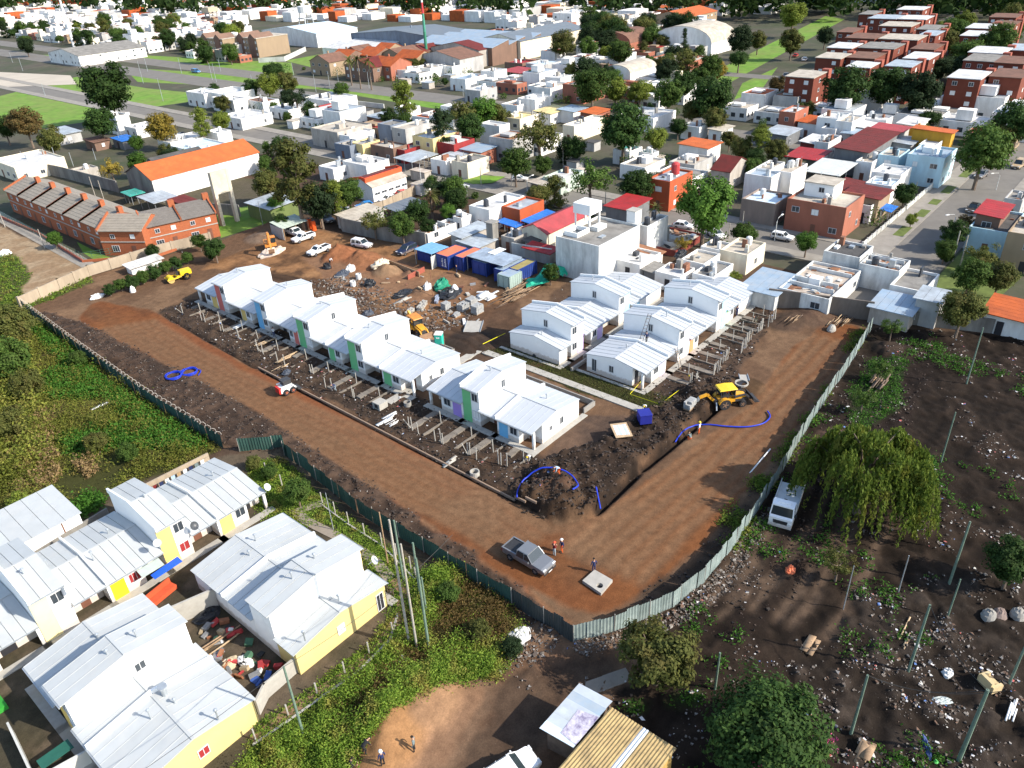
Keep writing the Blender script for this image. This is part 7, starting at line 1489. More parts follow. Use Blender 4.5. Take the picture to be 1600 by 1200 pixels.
arm('boom', [(.3,.8,1.6),(.3,2.4,4.2),(.3,4.0,4.4)], .2, ORANGEM, t); arm('dipper_arm', [(.3,4.0,4.4),(.3,4.9,1.9)], .16, ORANGEM, t); bucket('digging_bucket', t, (.3,5.0,.8), 1.1, .9, 1.0, MUD, -1)
# skid steer
t = thing('skid_steer', 'white and red skid steer loader on the dirt road edge', 'loader', cz((450,612)), face((440,615),(470,602))); SSW = mat('machine_white', (.72,.72,.70), .5, .06, 2); SSR = mat('machine_red', (.50,.03,.025), .5, .08, 2)
MB().loft([ringx(.6,.35,1.1,-1.2,None,.06), ringx(.6,.3,1.25,-.6,None,.06), ringx(.6,.3,1.0,.6,None,.06)]).obj('body', SSW, t); MB().box(-.58,.58,-1.45,-1.15,.4,1.25).obj('engine_cover', SSR, t); MB().box(-.5,.5,-.6,.5,1.15,1.95).obj('cab_cage', MDARK, t); MB().box(-.55,.55,-.7,.55,1.95,2.03).obj('cab_roof', MDARK, t)
for s_ in (-1, 1):
 wheel(t, s_*.72, .45, .42, .3, mat('orange_rim', (.55,.16,.08), .6)); wheel(t, s_*.72, -.55, .42, .3, MATS['orange_rim']); arm('lift_arm', [(s_*.66,-1.1,1.35),(s_*.66,.4,1.3),(s_*.66,1.1,.5)], .07, SSW, t)
bucket('front_bucket', t, (0,1.0,.08), 1.7, .75, .6, MDARK, 1)
# yellow roller
t = thing('road_roller', 'small yellow road roller beside the shrubs of the boundary wall', 'roller', cz((281,437)), face((300,430),(264,440)))
MB().box(-.75,.75,-2.2,-.2,.9,1.7).obj('engine_cover', YELB, t); MB().box(-.75,.75,-.3,.5,.7,1.0).obj('platform', YELB, t); arm('drum_frame', [(-.85,.3,.8),(-.85,2.3,.7)], .09, YELB, t); arm('drum_frame', [(.85,.3,.8),(.85,2.3,.7)], .09, YELB, t); MB().tube([(-.8,1.6,.6),(.8,1.6,.6)], .6, 18).obj('drum', YELB, t); MB().box(-.3,.3,-.1,.3,1.0,1.6).obj('seat', PLAST, t)
for x in (-.65,.65): MB().tube([(x,-.2,1.6),(x,-.1,2.5),(x,.35,2.5),(x,.45,1.0)], .04, 5).obj('roll_frame', MDARK, t); wheel(t, .8, -1.2, .62, .45, YELB); wheel(t, -.8, -1.2, .62, .45, YELB)
# ---------------------------------------------------------------- people: one continuous skinned body each
POSES = {
 'stand': dict(pel=(0,0,.93), ch=(0,.01,1.25), nk=(0,.0,1.47), hd=(0,-.03,1.60), tp=(0,-.02,1.72), kL=(-.10,-.02,.50), aL=(-.11,.02,.09), kR=(.11,-.03,.50), aR=(.13,.0,.09), eL=(-.27,.04,1.16), wL=(-.28,-.06,.92), eR=(.27,.05,1.16), wR=(.29,-.05,.92)),
 'phone': dict(pel=(0,0,.93), ch=(0,.02,1.25), nk=(0,.0,1.46), hd=(0,-.05,1.58), tp=(0,-.06,1.70), kL=(-.10,-.04,.50), aL=(-.13,.0,.09), kR=(.10,.0,.50), aR=(.10,.05,.09), eL=(-.27,.02,1.15), wL=(-.10,-.22,1.18), eR=(.27,.03,1.15), wR=(.10,-.22,1.2)),
 'walk': dict(pel=(0,0,.92), ch=(0,-.02,1.24), nk=(0,-.04,1.46), hd=(0,-.08,1.58), tp=(0,-.08,1.70), kL=(-.09,-.20,.52), aL=(-.09,-.25,.10), kR=(.09,.08,.50), aR=(.09,.32,.18), eL=(-.26,.14,1.16), wL=(-.24,.10,.93), eR=(.26,-.08,1.16), wR=(.22,-.22,.98)),
 'bend': dict(pel=(0,.12,.88), ch=(0,-.16,1.06), nk=(0,-.38,1.12), hd=(0,-.50,1.12), tp=(0,-.60,1.10), kL=(-.13,-.02,.48), aL=(-.15,.10,.09), kR=(.13,.0,.48), aR=(.15,.10,.09), eL=(-.24,-.36,.82), wL=(-.14,-.46,.56), eR=(.24,-.36,.82), wR=(.14,-.48,.56)),
 'crouch': dict(pel=(0,.12,.42), ch=(0,-.06,.70), nk=(0,-.16,.90), hd=(0,-.25,1.0), tp=(0,-.27,1.12), kL=(-.18,-.30,.50), aL=(-.14,-.02,.09), kR=(.18,-.30,.50), aR=(.14,-.02,.09), eL=(-.28,-.26,.58), wL=(-.14,-.46,.42), eR=(.28,-.26,.58), wR=(.14,-.46,.42)),
 'sit': dict(pel=(0,.0,.10), ch=(0,.04,.42), nk=(0,.02,.63), hd=(0,-.02,.76), tp=(0,-.02,.88), kL=(-.13,-.42,.10), aL=(-.13,-.50,-.30), kR=(.13,-.42,.10), aR=(.13,-.50,-.30), eL=(-.25,-.12,.34), wL=(-.16,-.36,.40), eR=(.25,-.12,.34), wR=(.16,-.36,.40)),
}
BODY = {}
def body_mesh(pose):
 if pose in BODY: return BODY[pose]
 J = {k: Vector(v) for k, v in POSES[pose].items()}; V = []; E = []; Rd = []; T = []
 def add(p, r, par, tagn):
  V.append(tuple(p)); Rd.append(r); T.append(tagn)
  if par is not None: E.append((par, len(V)-1))
  return len(V)-1
 p = add(J['pel'], (.155,.11), None, 'hip'); w = add(J['pel'].lerp(J['ch'], .5), (.145,.10), p, 'top'); c = add(J['ch'], (.175,.115), w, 'top'); n = add(J['nk'], (.062,.062), c, 'skin')
 h1 = add(J['hd'], (.088,.10), n, 'skin'); add(J['tp'], (.075,.085), h1, 'skin'); add(J['hd']+Vector((0,-.11,-.005)), (.018,.018), h1, 'skin')
 for s_, k, a in ((-1,'kL','aL'),(1,'kR','aR')):
  hp = add(J['pel']+Vector((s_*.10,0,-.06)), (.092,.095), p, 'leg'); kn = add(J[k], (.062,.065), hp, 'leg'); an = add(J[a], (.045,.048), kn, 'leg'); add(J[a]+Vector((0,-.16,-.05)), (.042,.032), an, 'shoe')
 side = 1
 for s_, e, wr in ((-1,'eL','wL'),(1,'eR','wR')):
  up = (J['nk']-J['ch']).normalized(); sh = add(J['ch']+up*.14+Vector((s_*.185,0,0)), (.066,.066), c, 'top'); el = add(J[e], (.047,.047), sh, 'top'); w2 = add(J[wr], (.033,.030), el, 'top'); d = (J[wr]-J[e]).normalized(); pm = add(J[wr]+d*.07, (.038,.020), w2, 'skin')
  sd_ = Vector((1,0,0)) if abs(d.x) < .7 else Vector((0,1,0))
  for q in range(4): f1 = add(J[wr]+d*(.12+.012*(1-abs(q-1.5)))+sd_*(.021*(q-1.5)), (.0095,.0095), pm, 'skin'); add(J[wr]+d*(.155+.012*(1-abs(q-1.5)))+sd_*(.018*(q-1.5))+Vector((0,-.015,0)), (.008,.008), f1, 'skin')
  add(J[wr]+d*.085+sd_*(-s_*.048)+Vector((0,-.02,0)), (.010,.010), w2, 'skin')
 me = bpy.data.meshes.new('b'); me.from_pydata(V, E, []); o = bpy.data.objects.new('b', me); COL.objects.link(o)
 sm = o.modifiers.new('s', 'SKIN'); sm.use_smooth_shade = True
 for i, r in enumerate(Rd): me.skin_vertices[0].data[i].radius = r
 me.skin_vertices[0].data[0].use_root = True
 sb = o.modifiers.new('d', 'SUBSURF'); sb.levels = sb.render_levels = 1
 dg = bpy.context.evaluated_depsgraph_get(); out = bpy.data.meshes.new_from_object(o.evaluated_get(dg)); bpy.data.objects.remove(o)

 A = np.array([V[a] for a, b in E]); B = np.array([V[b] for a, b in E]); tg = [T[b] for a, b in E]; lo = {'top':0,'hip':1,'leg':1,'skin':2,'shoe':3}
 cs = np.empty(len(out.polygons)*3); out.polygons.foreach_get('center', cs); cs = cs.reshape(-1, 3); AB = B-A; t_ = np.clip(((cs[:, None]-A)*AB).sum(-1)/(AB*AB).sum(-1), 0, 1); dd = np.linalg.norm(cs[:, None]-(A+AB*t_[..., None]), axis=-1); kk = dd.argmin(1)
 mi = np.array([lo[tg[k]] for k in kk]); mi[(mi == 2) & (np.array([T[E[k][0]] for k in kk]) == 'top') & (t_[np.arange(len(kk)), kk] < .55)] = 0
 mi[(cs[:, 2] < POSES[pose]['pel'][2]+.02) & (mi == 0) & (np.abs(cs[:, 0]) < .16)] = 1
 BODY[pose] = (out, mi, J); return BODY[pose]
CL = {k: mat('cloth_'+k, c, .9, .1, 4) for k, c in dict(navy=(.02,.03,.09), orange=(.70,.13,.03), maroon=(.16,.02,.02), jeans=(.30,.36,.40), white=(.65,.66,.66), black=(.02,.02,.022), grey=(.15,.19,.19), tan=(.35,.24,.13), lblue=(.35,.48,.60), khaki=(.16,.15,.09)).items()}
HAIR = mat('dark_hair', (.015,.012,.01), .8); HATS = {k: mat('hard_hat_'+k, c, .35, .03, 3) for k, c in dict(white=(.8,.8,.78), yellow=(.75,.55,.03), red=(.65,.07,.03)).items()}
def person(label, p, pose, rz, top, leg, hat=None, z=None, s_=1.02, xy=None):
 x, y = xy or at(*p); z = zat(x, y) if z is None else z; t = thing('person', label, 'person', (x, y, z), rz, None); t.scale = (s_,)*3
 me, mi, J = body_mesh(pose); m2 = me.copy(); m2.materials.clear()
 for m in (CL[top], CL[leg], SKIN, PLAST): m2.materials.append(m)
 m2.polygons.foreach_set('material_index', mi.astype(np.int32)); m2.polygons.foreach_set('use_smooth', np.ones(len(mi), bool)); link('body', m2, t)
 ax = (J['tp']-J['hd']).normalized(); q = ax.to_track_quat('Z', 'Y').to_matrix().to_4x4(); M_ = Matrix.Translation(J['hd'].lerp(J['tp'], .62)) @ q; b = MB(); rings = []
 for k in range(5): a = math.pi/2*k/4; rr, zz_ = (.118 if hat else .104)*math.cos(a)+.002, (.125 if hat else .11)*math.sin(a)-.0; rings.append([M_ @ Vector((rr*math.cos(6.2832*i/10), rr*1.12*math.sin(6.2832*i/10)+.012, zz_)) for i in range(10)])
 if hat: rings = [[M_ @ Vector((.145*math.cos(6.2832*i/10), .18*math.sin(6.2832*i/10)-.01, -.01)) for i in range(10)]]+rings
 b.loft(rings); b.obj('hard_hat' if hat else 'hair', HATS[hat] if hat else HAIR, t, smooth=True); return t
def lk_(p, q): return face(p, q)+math.pi
person('man in dark red top and pale jeans with red hard hat beside the silver pickup', (866,868), 'phone', lk_((866,868),(878,862)), 'maroon', 'jeans', 'red')
person('man in navy top and orange trousers with white hard hat near the silver pickup', (878,863), 'stand', lk_((878,863),(866,868)), 'navy', 'orange', 'white')
person('person in navy overalls standing at the corner of the concrete slab', (928,894), 'stand', lk_((928,894),(905,850)), 'navy', 'navy', None)
person('worker in white shirt and red-orange trousers holding the blue hose', (1092,678), 'stand', lk_((1092,678),(1070,672)), 'white', 'orange', 'yellow'); person('worker with orange trousers crouching at the trench edge', (1078,688), 'crouch', lk_((1078,688),(1062,676)), 'grey', 'orange', None)
person('worker in orange bent over beside the hose loop on the soil heap', (873,762), 'bend', lk_((873,762),(855,768)), 'lblue', 'orange', None); person('worker with yellow hard hat bending in the corner of the bare plot', (828,722), 'bend', lk_((828,722),(815,735)), 'white', 'black', 'yellow')
person('worker with yellow hard hat bending by the yellow tape', (1008,643), 'bend', lk_((1008,643),(1000,655)), 'white', 'grey', 'yellow'); person('worker with yellow hard hat among the garden posts of the right-hand row', (1082,597), 'bend', lk_((1082,597),(1070,600)), 'black', 'black', 'yellow')
person('worker in dark clothes working at the far house wall', (1151,494), 'phone', lk_((1151,494),(1140,488)), 'navy', 'navy', None); person('worker in dark clothes bending among the far garden posts', (1180,504), 'bend', lk_((1180,504),(1165,510)), 'black', 'khaki', None); person('worker in dark top by the long row gardens near the leaning posts', (524,612), 'bend', lk_((524,612),(512,618)), 'navy', 'jeans', None)
person('worker on the low roof at the foot of the ladder', (1010,536), 'walk', lk_((1010,536),(1006,520)), 'navy', 'black', None, z=3.1, xy=at(1010,536,3.1)); person('person in dark clothes standing in the container yard', (714,428), 'stand', lk_((714,428),(690,430)), 'black', 'navy', None); person('plasterer in white at the lavender panel of the long row', (429,527), 'phone', lk_((429,527),(440,515)), 'white', 'navy', None)
person('person in white reaching beside the orange earth heap', (517,414), 'bend', lk_((517,414),(530,405)), 'white', 'black', None); person('driver in orange sitting in the trench backhoe', (1128,632), 'sit', lk_((1128,632),(1170,626)), 'orange', 'navy', None, z=1.65, xy=tuple(np.array(at(1137,632))+np.array([-.2,.15])))
person('man in grey jacket standing in the sandy hollow at the bottom', (649,1178), 'stand', lk_((649,1178),(620,1178)), 'grey', 'black', None); person('person in black bending on the sandy slope at the bottom', (573,1184), 'bend', lk_((573,1184),(590,1170)), 'black', 'black', None); person('person in black crouching at the lower photo edge', (549,1200), 'crouch', lk_((549,1200),(570,1200)), 'black', 'khaki', None); person('person with pale hat and navy top at the lower photo edge', (601,1205), 'stand', lk_((601,1205),(590,1190)), 'navy', 'black', 'white')
# ---------------------------------------------------------------- poles, lamps, masts, wires
def zof(x, y, ty):
 lo, hi = 0, 120
 for _ in range(40):
  m_ = (lo+hi)/2
  if px_of(x, y, m_)[1] > ty: lo = m_
  else: hi = m_
 return lo
def pole(bx, by, ty, label, m=WOODG, r=.12, cat='pole', group=None, cross=False, top=None, name='utility_pole', lean=0):
 x, y = at(bx, by); h = zof(x, y, ty); t = thing(name, label, cat, (x, y, zat(x, y)), 0, group); h -= zat(x, y); MB().tube([(0,0,-.4),(lean*.5,0,h*.5),(lean,0,h)], [r, r*.85, r*.7], 8).obj('shaft', m, t)
 if cross: MB().obox((lean,0,h-.35),(1.4,.1,.1), R_(20)).obj('cross_arm', WOOD, t)
 return x+lean, y, h+zat(x, y)
PT = {}
PT['a'] = pole(475,1151,1042,'green treated pole standing on the lawn kerb by the nearest houses'); pole(671,1018,872,'tall green pole, right of the leaning cluster', WOODG, .13); pole(640,1009,812,'tall bare grey pole in the cluster below the fence', mat('grey_wood_pole', (.36,.33,.28), .9, .2, 2), .12); pole(652,1015,850,'grey pole close against the tall green pole', MATS['grey_wood_pole'], .11); pole(630,905,813,'green pole at the dark fence, upper one', WOODG, .12); pole(606,880,800,'thin brown post beside the upper green pole', WOOD, .08); pole(667,962,902,'short green pole behind the cluster', WOODG, .11); pole(658,938,848,'green pole in the cluster nearest the dirt road', WOODG, .13)
pole(521,828,770,'thin grey lamp post on the small lawn', STEEL, .05); pole(97,963,917,'white thin post in front of the yellow panel', STEEL, .05)
PT['b'] = pole(1329,1148,1055,'dark green pole in the rubble beside the shaggy tree'); PT['c'] = pole(1497,1190,1078,'thick dark green pole at the lower right with a pale conduit', WOODG, .16); PT['d'] = pole(1418,1052,945,'green pole leaning over the rubble with a pale pipe'); PT['e'] = pole(1482,915,815,'pair-like green pole right of the willow', WOODG, .12); pole(1470,722,644,'thin pole above the willow crown', WOODG, .09); pole(1403,927,868,'short lamp post in the vacant lot', STEEL, .06); pole(1318,950,884,'slim post beside the yellowing tree', STEEL, .05); pole(1510,600,512,'tall thin pole beside the grey block wall', WOODG, .10); pole(1575,1072,1008,'grey pole at the right photo edge', WOODG, .11); pole(1117,1078,1020,'short green pole between the two lower trees', WOODG, .11); pole(1480,965,905,'thin pole in the rubble right of the willow', WOODG, .08)
pole(1488,408,361,'white wooden pole beside the oval verge, left one', MATS['grey_wood_pole'], .13); pole(1500,416,368,'white wooden pole beside the oval verge, right one', MATS['grey_wood_pole'], .13); pole(1524,430,403,'thin pole above the green trees', STEEL, .07); pole(697,560,525,'thin rusty post at the walkway corner', RUST, .05); pole(519,420,398,'dark post in the yard', RUST, .06); pole(676,462,422,'rusty lamp post beside the tarpaulin heap', RUST, .06); pole(560,487,461,'rusty post behind the two-storey green house', RUST, .05); pole(411,352,314,'lamp pole on the lawn near the dark green shed', STEEL, .06); pole(446,376,357,'wooden post of the black site shed', WOOD, .08); pole(502,356,333,'gate post by the grey SUV', WOOD, .10)
def lamp(bx, by, ty, label, arm_=1.8, group=None, az=0):
 x, y = at(bx, by); h = zof(x, y, ty+2); t = thing('street_lamp', label, 'street lamp', (x, y, 0), az, group); MB().tube([(0,0,0),(0,0,h*.8),(.25*arm_,0,h*.96),(arm_,0,h)], [.09,.07,.05,.04], 7).obj('lamp_post', mat('lamp_post_grey', (.5,.5,.48), .6), t); MB().obox((arm_+.3,0,h-.02),(.7,.25,.14)).obj('lamp_head', PVC, t)
lamp(824,302,275,'street lamp at the junction beside the pale roofed houses'); lamp(1210,376,338,'curved street lamp in front of the white gate frame'); lamp(1556,297,267,'street lamp on the right side of the right-hand street', az=2.5); lamp(1485,372,331,'street lamp leaning over the right-hand street', az=2.6); lamp(1577,416,396,'street lamp in front of the tan house', az=.6); lamp(549,243,224,'curved street lamp in the old street row'); lamp(660,302,246,'street lamp at the end of the beige wall'); lamp(1210,163,142,'street lamp by the single flats block', az=2.6); lamp(1345,348,340,'short post lamp in the corner garden')
AVP = 'tall pale poles along the avenue and the park'
for bx, by, ty in ((36,111,90),(71,150,130),(224,130,95),(231,112,88),(255,158,122),(332,125,98),(338,128,99),(345,112,92),(284,115,90),(459,118,98),(442,137,118),(494,144,116),(516,140,112),(20,98,82),(100,100,88),(150,96,84),(180,100,86),(396,140,116),(577,138,112),(530,136,110),(115,260,238),(92,262,230),(38,255,236),(190,230,206),(150,250,232),(700,126,104),(724,150,132),(745,146,130),(620,128,110),(1240,330,300),(1120,372,356)):
 pole(bx, by, ty, 'tall slim pale lamp or wire pole along the avenue and the park', STEEL, .10, 'pole', AVP, name='pale_pole')
SP = 'street poles in the town blocks'
for bx, by, ty in ((672,248,225),(671,268,240),(726,262,238),(705,275,248),(752,292,262),(597,245,222),(862,300,276),(800,290,262),(946,322,300),(905,240,215),(880,260,228),(1160,352,330),(1138,374,349),(1297,352,330),(1310,340,318),(1395,322,300),(1430,300,284),(1452,288,270),(1468,280,262),(1365,180,160),(1380,178,162),(1372,352,330),(150,310,276),(165,320,282),(285,395,392),(175,398,372),(70,388,358),(8,355,330)):
 pole(bx, by, ty, 'slim weathered pole standing in the streets and yards of the town', MATS['grey_wood_pole'], .10, 'pole', SP, name='street_pole')
# striped mast, white mast, water towers
x, y = at(668,100); h = zof(x, y, -30); t = thing('mast', 'tall mast striped green, red and white beside the brown-roofed shed', 'mast', (x, y, 0)); zs = [0, h*.40, h*.62, h*.75, h*.9, h]; ms = [mat('mast_green', (.04,.20,.12), .6), mat('mast_teal', (.06,.26,.18), .6), mat('mast_red', (.50,.05,.06), .6), mat('mast_white', (.75,.75,.75), .6), MATS['mast_white'] if 'mast_white' in MATS else WHITE]
for i in range(5): MB().tube([(0,0,zs[i]+.02),(0,0,zs[i+1]-.02)], [.75-.11*i,.66-.11*i], 10).obj('mast_section', ms[i], t)
x, y = at(116,73); h = zof(x, y, -25); t = thing('mast', 'tall slim white mast behind the white school', 'mast', (x, y, 0)); MB().tube([(0,0,0),(0,0,h)], [.9,.45], 10).obj('mast_tube', MATS['mast_white'], t)
x, y = at(481,49); h = zof(x, y, 8); t = thing('water_tower', 'pale blue steel water tower beyond the hangar', 'water tower', (x, y, 0))
for a, b in ((-3,-3),(3,-3),(3,3),(-3,3)): MB().tube([(a*1.3,b*1.3,0),(a*.8,b*.8,h*.72)], .35, 6).obj('leg', STEEL, t)
for z in (.25,.5): MB().tube([(-3.6,-3.6,h*z),(3.6,-3.6,h*z),(3.6,3.6,h*z),(-3.6,3.6,h*z),(-3.6,-3.6,h*z)], .25, 5).obj('brace_ring', STEEL, t)
MB().tube([(0,0,h*.72),(0,0,h*.96),(0,0,h)], [4.2,4.2,.5], 14).obj('tank', TANKW, t)
x, y = at(333,36); h = zof(x, y, 11); t = thing('water_tower', 'slender concrete water tower behind the brick gabled flats', 'water tower', (x, y, 0))
for a, b in ((-1,-1),(1,-1),(1,1),(-1,1)): MB().box(a*3-.4,a*3+.4,b*3-.4,b*3+.4,0,h*.72).obj('leg', CONCL, t)
for z in (.2,.4,.58): MB().box(-3.3,3.3,-3.3,3.3,h*z,h*z+.6).obj('brace_slab', CONCL, t)
MB().box(-4,4,-4,4,h*.72,h).obj('tank', mat('tan_tank', (.42,.36,.26), .9), t)
WIRE = mat('black_cable', (.015,.015,.015), .6)
def wire(p, q, label, sag=.8, r=.022):
 p, q = Vector(p), Vector(q); n = 12; MBx = MB().tube([tuple(p.lerp(q, i/n)-p-Vector((0,0,sag*4*(i/n)*(1-i/n)))) for i in range(n+1)], r, 4); tag(MBx.obj('cable', WIRE, None, p), label, 'cable')
wire(PT['b'], PT['c'], 'black cable between the dark green poles at the lower right', .9, .03); wire((-3,40,7.5), PT['a'], 'cable running over the nearest roof to the green pole', .5); wire(PT['a'], (34,38,8), 'cable from the green pole along the estate lawn', .9); wire((46,-2,7.4), PT['b'], 'black cable crossing the rubble to the dark green pole', 1.0, .03); wire(PT['d'], PT['c'], 'black cable from the leaning pole to the thick pole', .8, .03)
# ---------------------------------------------------------------- container yard
CBL = mat('container_blue', (.02,.045,.20), .5, .12, 1, (.10,.08,.08), .3, 1.0); CRD = mat('container_orange_roof', (.62,.17,.08), .6, .1, 1, (.35,.15,.1), .4, .8)
def container(L, N, R, h, label, topm, sidem=CBL, lettering=False):
 l, n, r = at(*L, h), at(*N, h), at(*R, h); w, d = max(2.0, r[0]-n[0]), max(2.0, l[1]-n[1]); t = thing('container', label, 'container', (n[0], n[1], 0))
 b = MB(); pr = []
 def side(p0, p1):
  n_ = max(4, int((Vector(p1)-Vector(p0)).length/.28)); ox, oy = (p1[1]-p0[1]), -(p1[0]-p0[0]); q = math.hypot(ox, oy); ox, oy = ox/q*.04, oy/q*.04
  for i in range(n_):
   f0, f1 = i/n_, (i+1)/n_; e0, e1 = ((1, 1) if i % 2 else (0, 0))
   a = (p0[0]+(p1[0]-p0[0])*f0+ox*e0, p0[1]+(p1[1]-p0[1])*f0+oy*e0); c = (p0[0]+(p1[0]-p0[0])*f1+ox*e1, p0[1]+(p1[1]-p0[1])*f1+oy*e1)
   b.poly([(*a,.12),(*c,.12),(*c,h-.1),(*a,h-.1)])
 side((0,0),(w,0)); side((w,0),(w,d)); side((w,d),(0,d)); side((0,d),(0,0)); b.obj('side_wall', sidem, t); fr = MB()
 for px_, py_ in ((0,0),(w,0),(0,d),(w,d)): fr.box(px_-.09,px_+.09,py_-.09,py_+.09,0,h)
 fr.box(-.08,w+.08,-.08,.05,h-.12,h).box(-.08,w+.08,d-.05,d+.08,h-.12,h).box(-.08,.05,.06,d-.06,h-.12,h).box(w-.05,w+.08,.06,d-.06,h-.12,h); fr.obj('corner_frame', sidem, t); MB().box(.06,w-.06,.06,d-.06,h-.1,h-.03).obj('roof', topm, t)
 MB().box(-.13,-.06,.25,d*.5-.04,.15,h-.2).obj('door_leaf', sidem, t); MB().box(-.13,-.06,d*.5+.04,d-.25,.15,h-.2).obj('door_leaf', sidem, t)
 if lettering:
  lm = mat('white_lettering', (.8,.8,.8), .6); b = MB()
  for k, (y0, y1) in enumerate(((.35,.8),(1.1,1.5))):
   for i in range(6): b.box(-.16,-.135,y0+.05*(i % 2),y1-.12*(i % 3)/2,.55+i*.27,.68+i*.27)
  b.obj('lettering', lm, t)
 return t
container((684,394),(699,401),(726,386),2.6,'blue shipping container with orange-red roof and white lettering on its doors', CRD, CBL, True); container((712,399),(723,403),(749,388),2.6,'second blue container with orange-red roof next to the lettered one', CRD)
container((740,405),(759,412),(787,396),2.5,'dark blue container front under the long patched site roof', RC['blue']); container((775,418),(786,423),(815,403),2.4,'blue container with a pale blue top rail in the container yard', RC['blue']); container((796,418),(809,422),(836,407),2.4,'blue container with olive yellow roof', RC['olive']); container((777,428),(796,433),(812,423),2.3,'small pale blue-roofed grey cabin with mint side beside the olive-topped container', RC['blue'], mat('mint_cabin', (.30,.38,.34), .6, .1, 1))
container((652,391),(673,397),(685,388),1.9,'blue container below the open blue-roofed canopy', RC['dark'])
def canopy(L, N, R, h, roofm, label, posts=6, n=8):
 l, n_, r = at(*L, h), at(*N, h), at(*R, h); w, d = r[0]-n_[0], l[1]-n_[1]; t = thing('canopy', label, 'canopy', (n_[0], n_[1], 0))
 for i in range(n): a, c = d*i/n, d*(i+1)/n; MB().box(0, w, a+.015, c-.015, h-.08+.02*(i % 2), h+.02*(i % 2)).obj('roof_sheet', roofm, t)
 for px_ in (.1, w/2, w-.1):
  for py_ in (.1, d-.1): MB().tube([(px_,py_,-.1),(px_,py_,h-.1)], .06, 5).obj('post', STEEL, t)
 return t
canopy((640,392),(674,397),(700,385),2.9, mat('light_blue_sheet', (.16,.34,.52), .5, .1, .8, (.30,.38,.44), .4, .8), 'open canopy with light blue sheet roof at the head of the container yard')
canopy((732,398),(786,416),(818,402),2.9, mat('patched_sheet', (.30,.36,.43), .5, .2, .7, (.10,.10,.11), .6, .6), 'long patched grey-blue site roof over the containers')
wall_run('panel_wall', 'pale sheet partition standing beside the lettered container', 'wall', [at(675,421), at(700,407)], 2.4, .1, mat('pale_panel', (.45,.45,.42), .7, .1, 1))
tag(MB().box(0,3.2,-1.6,0,2.98,3.03).obj('white_sheet', WHITE, None, (*at(762,395,3.0), 0)), 'loose white sheet lying on the patched site roof', 'sheet')
t = thing('site_shed', 'black-fronted site shed with pale green sheet roof by the gate', 'shed', (*at(446,374), 0)); sh = mat('pale_green_sheet', (.42,.48,.40), .6, .1, .8, (.3,.3,.27), .4, .8)
for i in range(6): MB().hexa([(-.4+i*1.05,-.3,2.3),(.6+i*1.05,-.3,2.3),(.6+i*1.05,4,2.9),(-.4+i*1.05,4,2.9),(-.4+i*1.05,-.3,2.38),(.6+i*1.05,-.3,2.38),(.6+i*1.05,4,2.98),(-.4+i*1.05,4,2.98)]).obj('roof_sheet', sh, t)
MB().box(-.3,6,3.7,3.85,-.1,2.8).box(-.3,-.2,0,3.7,-.1,2.3).obj('wall', mat('black_mesh', (.015,.016,.018), .9), t); MB().box(-.45,-.33,-.2,3.9,-.1,2.5).obj('sheet_side', STEEL, t)
for px_ in (0,3,6): MB().tube([(px_,0,-.1),(px_,0,2.3)], .07, 5).obj('post', WOOD, t)
for p, lab in (((485,357),'shorter orange cylindrical tank at the black site shed'),((491,360),'taller orange cylindrical tank with a white sticker at the black site shed')):
 x, y = at(*p); t = thing('tank', lab, 'tank', (x, y, 0)); MB().tube([(0,0,0),(0,0,1.9),(0,0,2.1)], [.5,.5,.3], 14).obj('shell', mat('orange_tank', (.72,.10,.02), .5), t); MB().tube([(0,0,2.1),(0,0,2.2)], .22, 10).obj('lid', PLAST, t)
t = thing('toilet_cabin', 'turquoise green portable toilet with white roof', 'toilet cabin', cz((687,541)), R_(-60)); TQ = mat('turquoise_plastic', (.03,.42,.32), .5, .06, 1.5)
MB().box(-.55,.55,-.55,.55,.1,2.1).obj('cabin_shell', TQ, t); MB().box(-.6,.6,-.6,.6,0,.1).obj('base', PLAST, t); MB().box(-.42,.42,-.59,-.555,.2,2.0).obj('door', TQ, t); MB().loft([[(-.6,-.6,2.1),(.6,-.6,2.1),(.6,.6,2.1),(-.6,.6,2.1)],[(-.5,-.5,2.28),(.5,-.5,2.28),(.5,.5,2.28),(-.5,.5,2.28)]]).obj('roof', TANKW, t); MB().box(-.25,.25,-.605,-.592,1.55,1.75).obj('sign', PVC, t)
# ---------------------------------------------------------------- stacked and heaped materials
BLK = mat('concrete_block', (.30,.30,.29), .95, .15, 3, objvar=.12)
BM_ = {}
def blocks(px, py, nx_, ny_, nz_, label, s_=(.42,.22,.22), rz=0, m=BLK, skew=.02, name='block_stack', cat='stack', piece='block'):
 x, y = at(px, py); t = thing(name, label, cat, (x, y, zat(x, y)), rz); rr = random.Random(int(px+py)); k = (s_, m.name)
 if k not in BM_: BM_[k] = MB().box(-s_[0]/2+.008, s_[0]/2-.008, -s_[1]/2+.008, s_[1]/2-.008, 0, s_[2]-.012).mesh(piece, m)
 MB().box(-nx_*s_[0]/2, nx_*s_[0]/2, -ny_*s_[1]/2, ny_*s_[1]/2, -.1, .1).obj('pallet', WOOD, t)
 for c in range(nz_):
  for i in range(nx_):
   for j in range(ny_):
    if 0 < i < nx_-1 and 0 < j < ny_-1 and c < nz_-1: continue
    if c == nz_-1 and rr.random() < .1: continue
    o = link(piece, BM_[k], t, ((i-(nx_-1)/2)*s_[0]+rr.uniform(-skew, skew), (j-(ny_-1)/2)*s_[1]+rr.uniform(-skew, skew), .1+c*s_[2]), rr.uniform(-.03, .03))
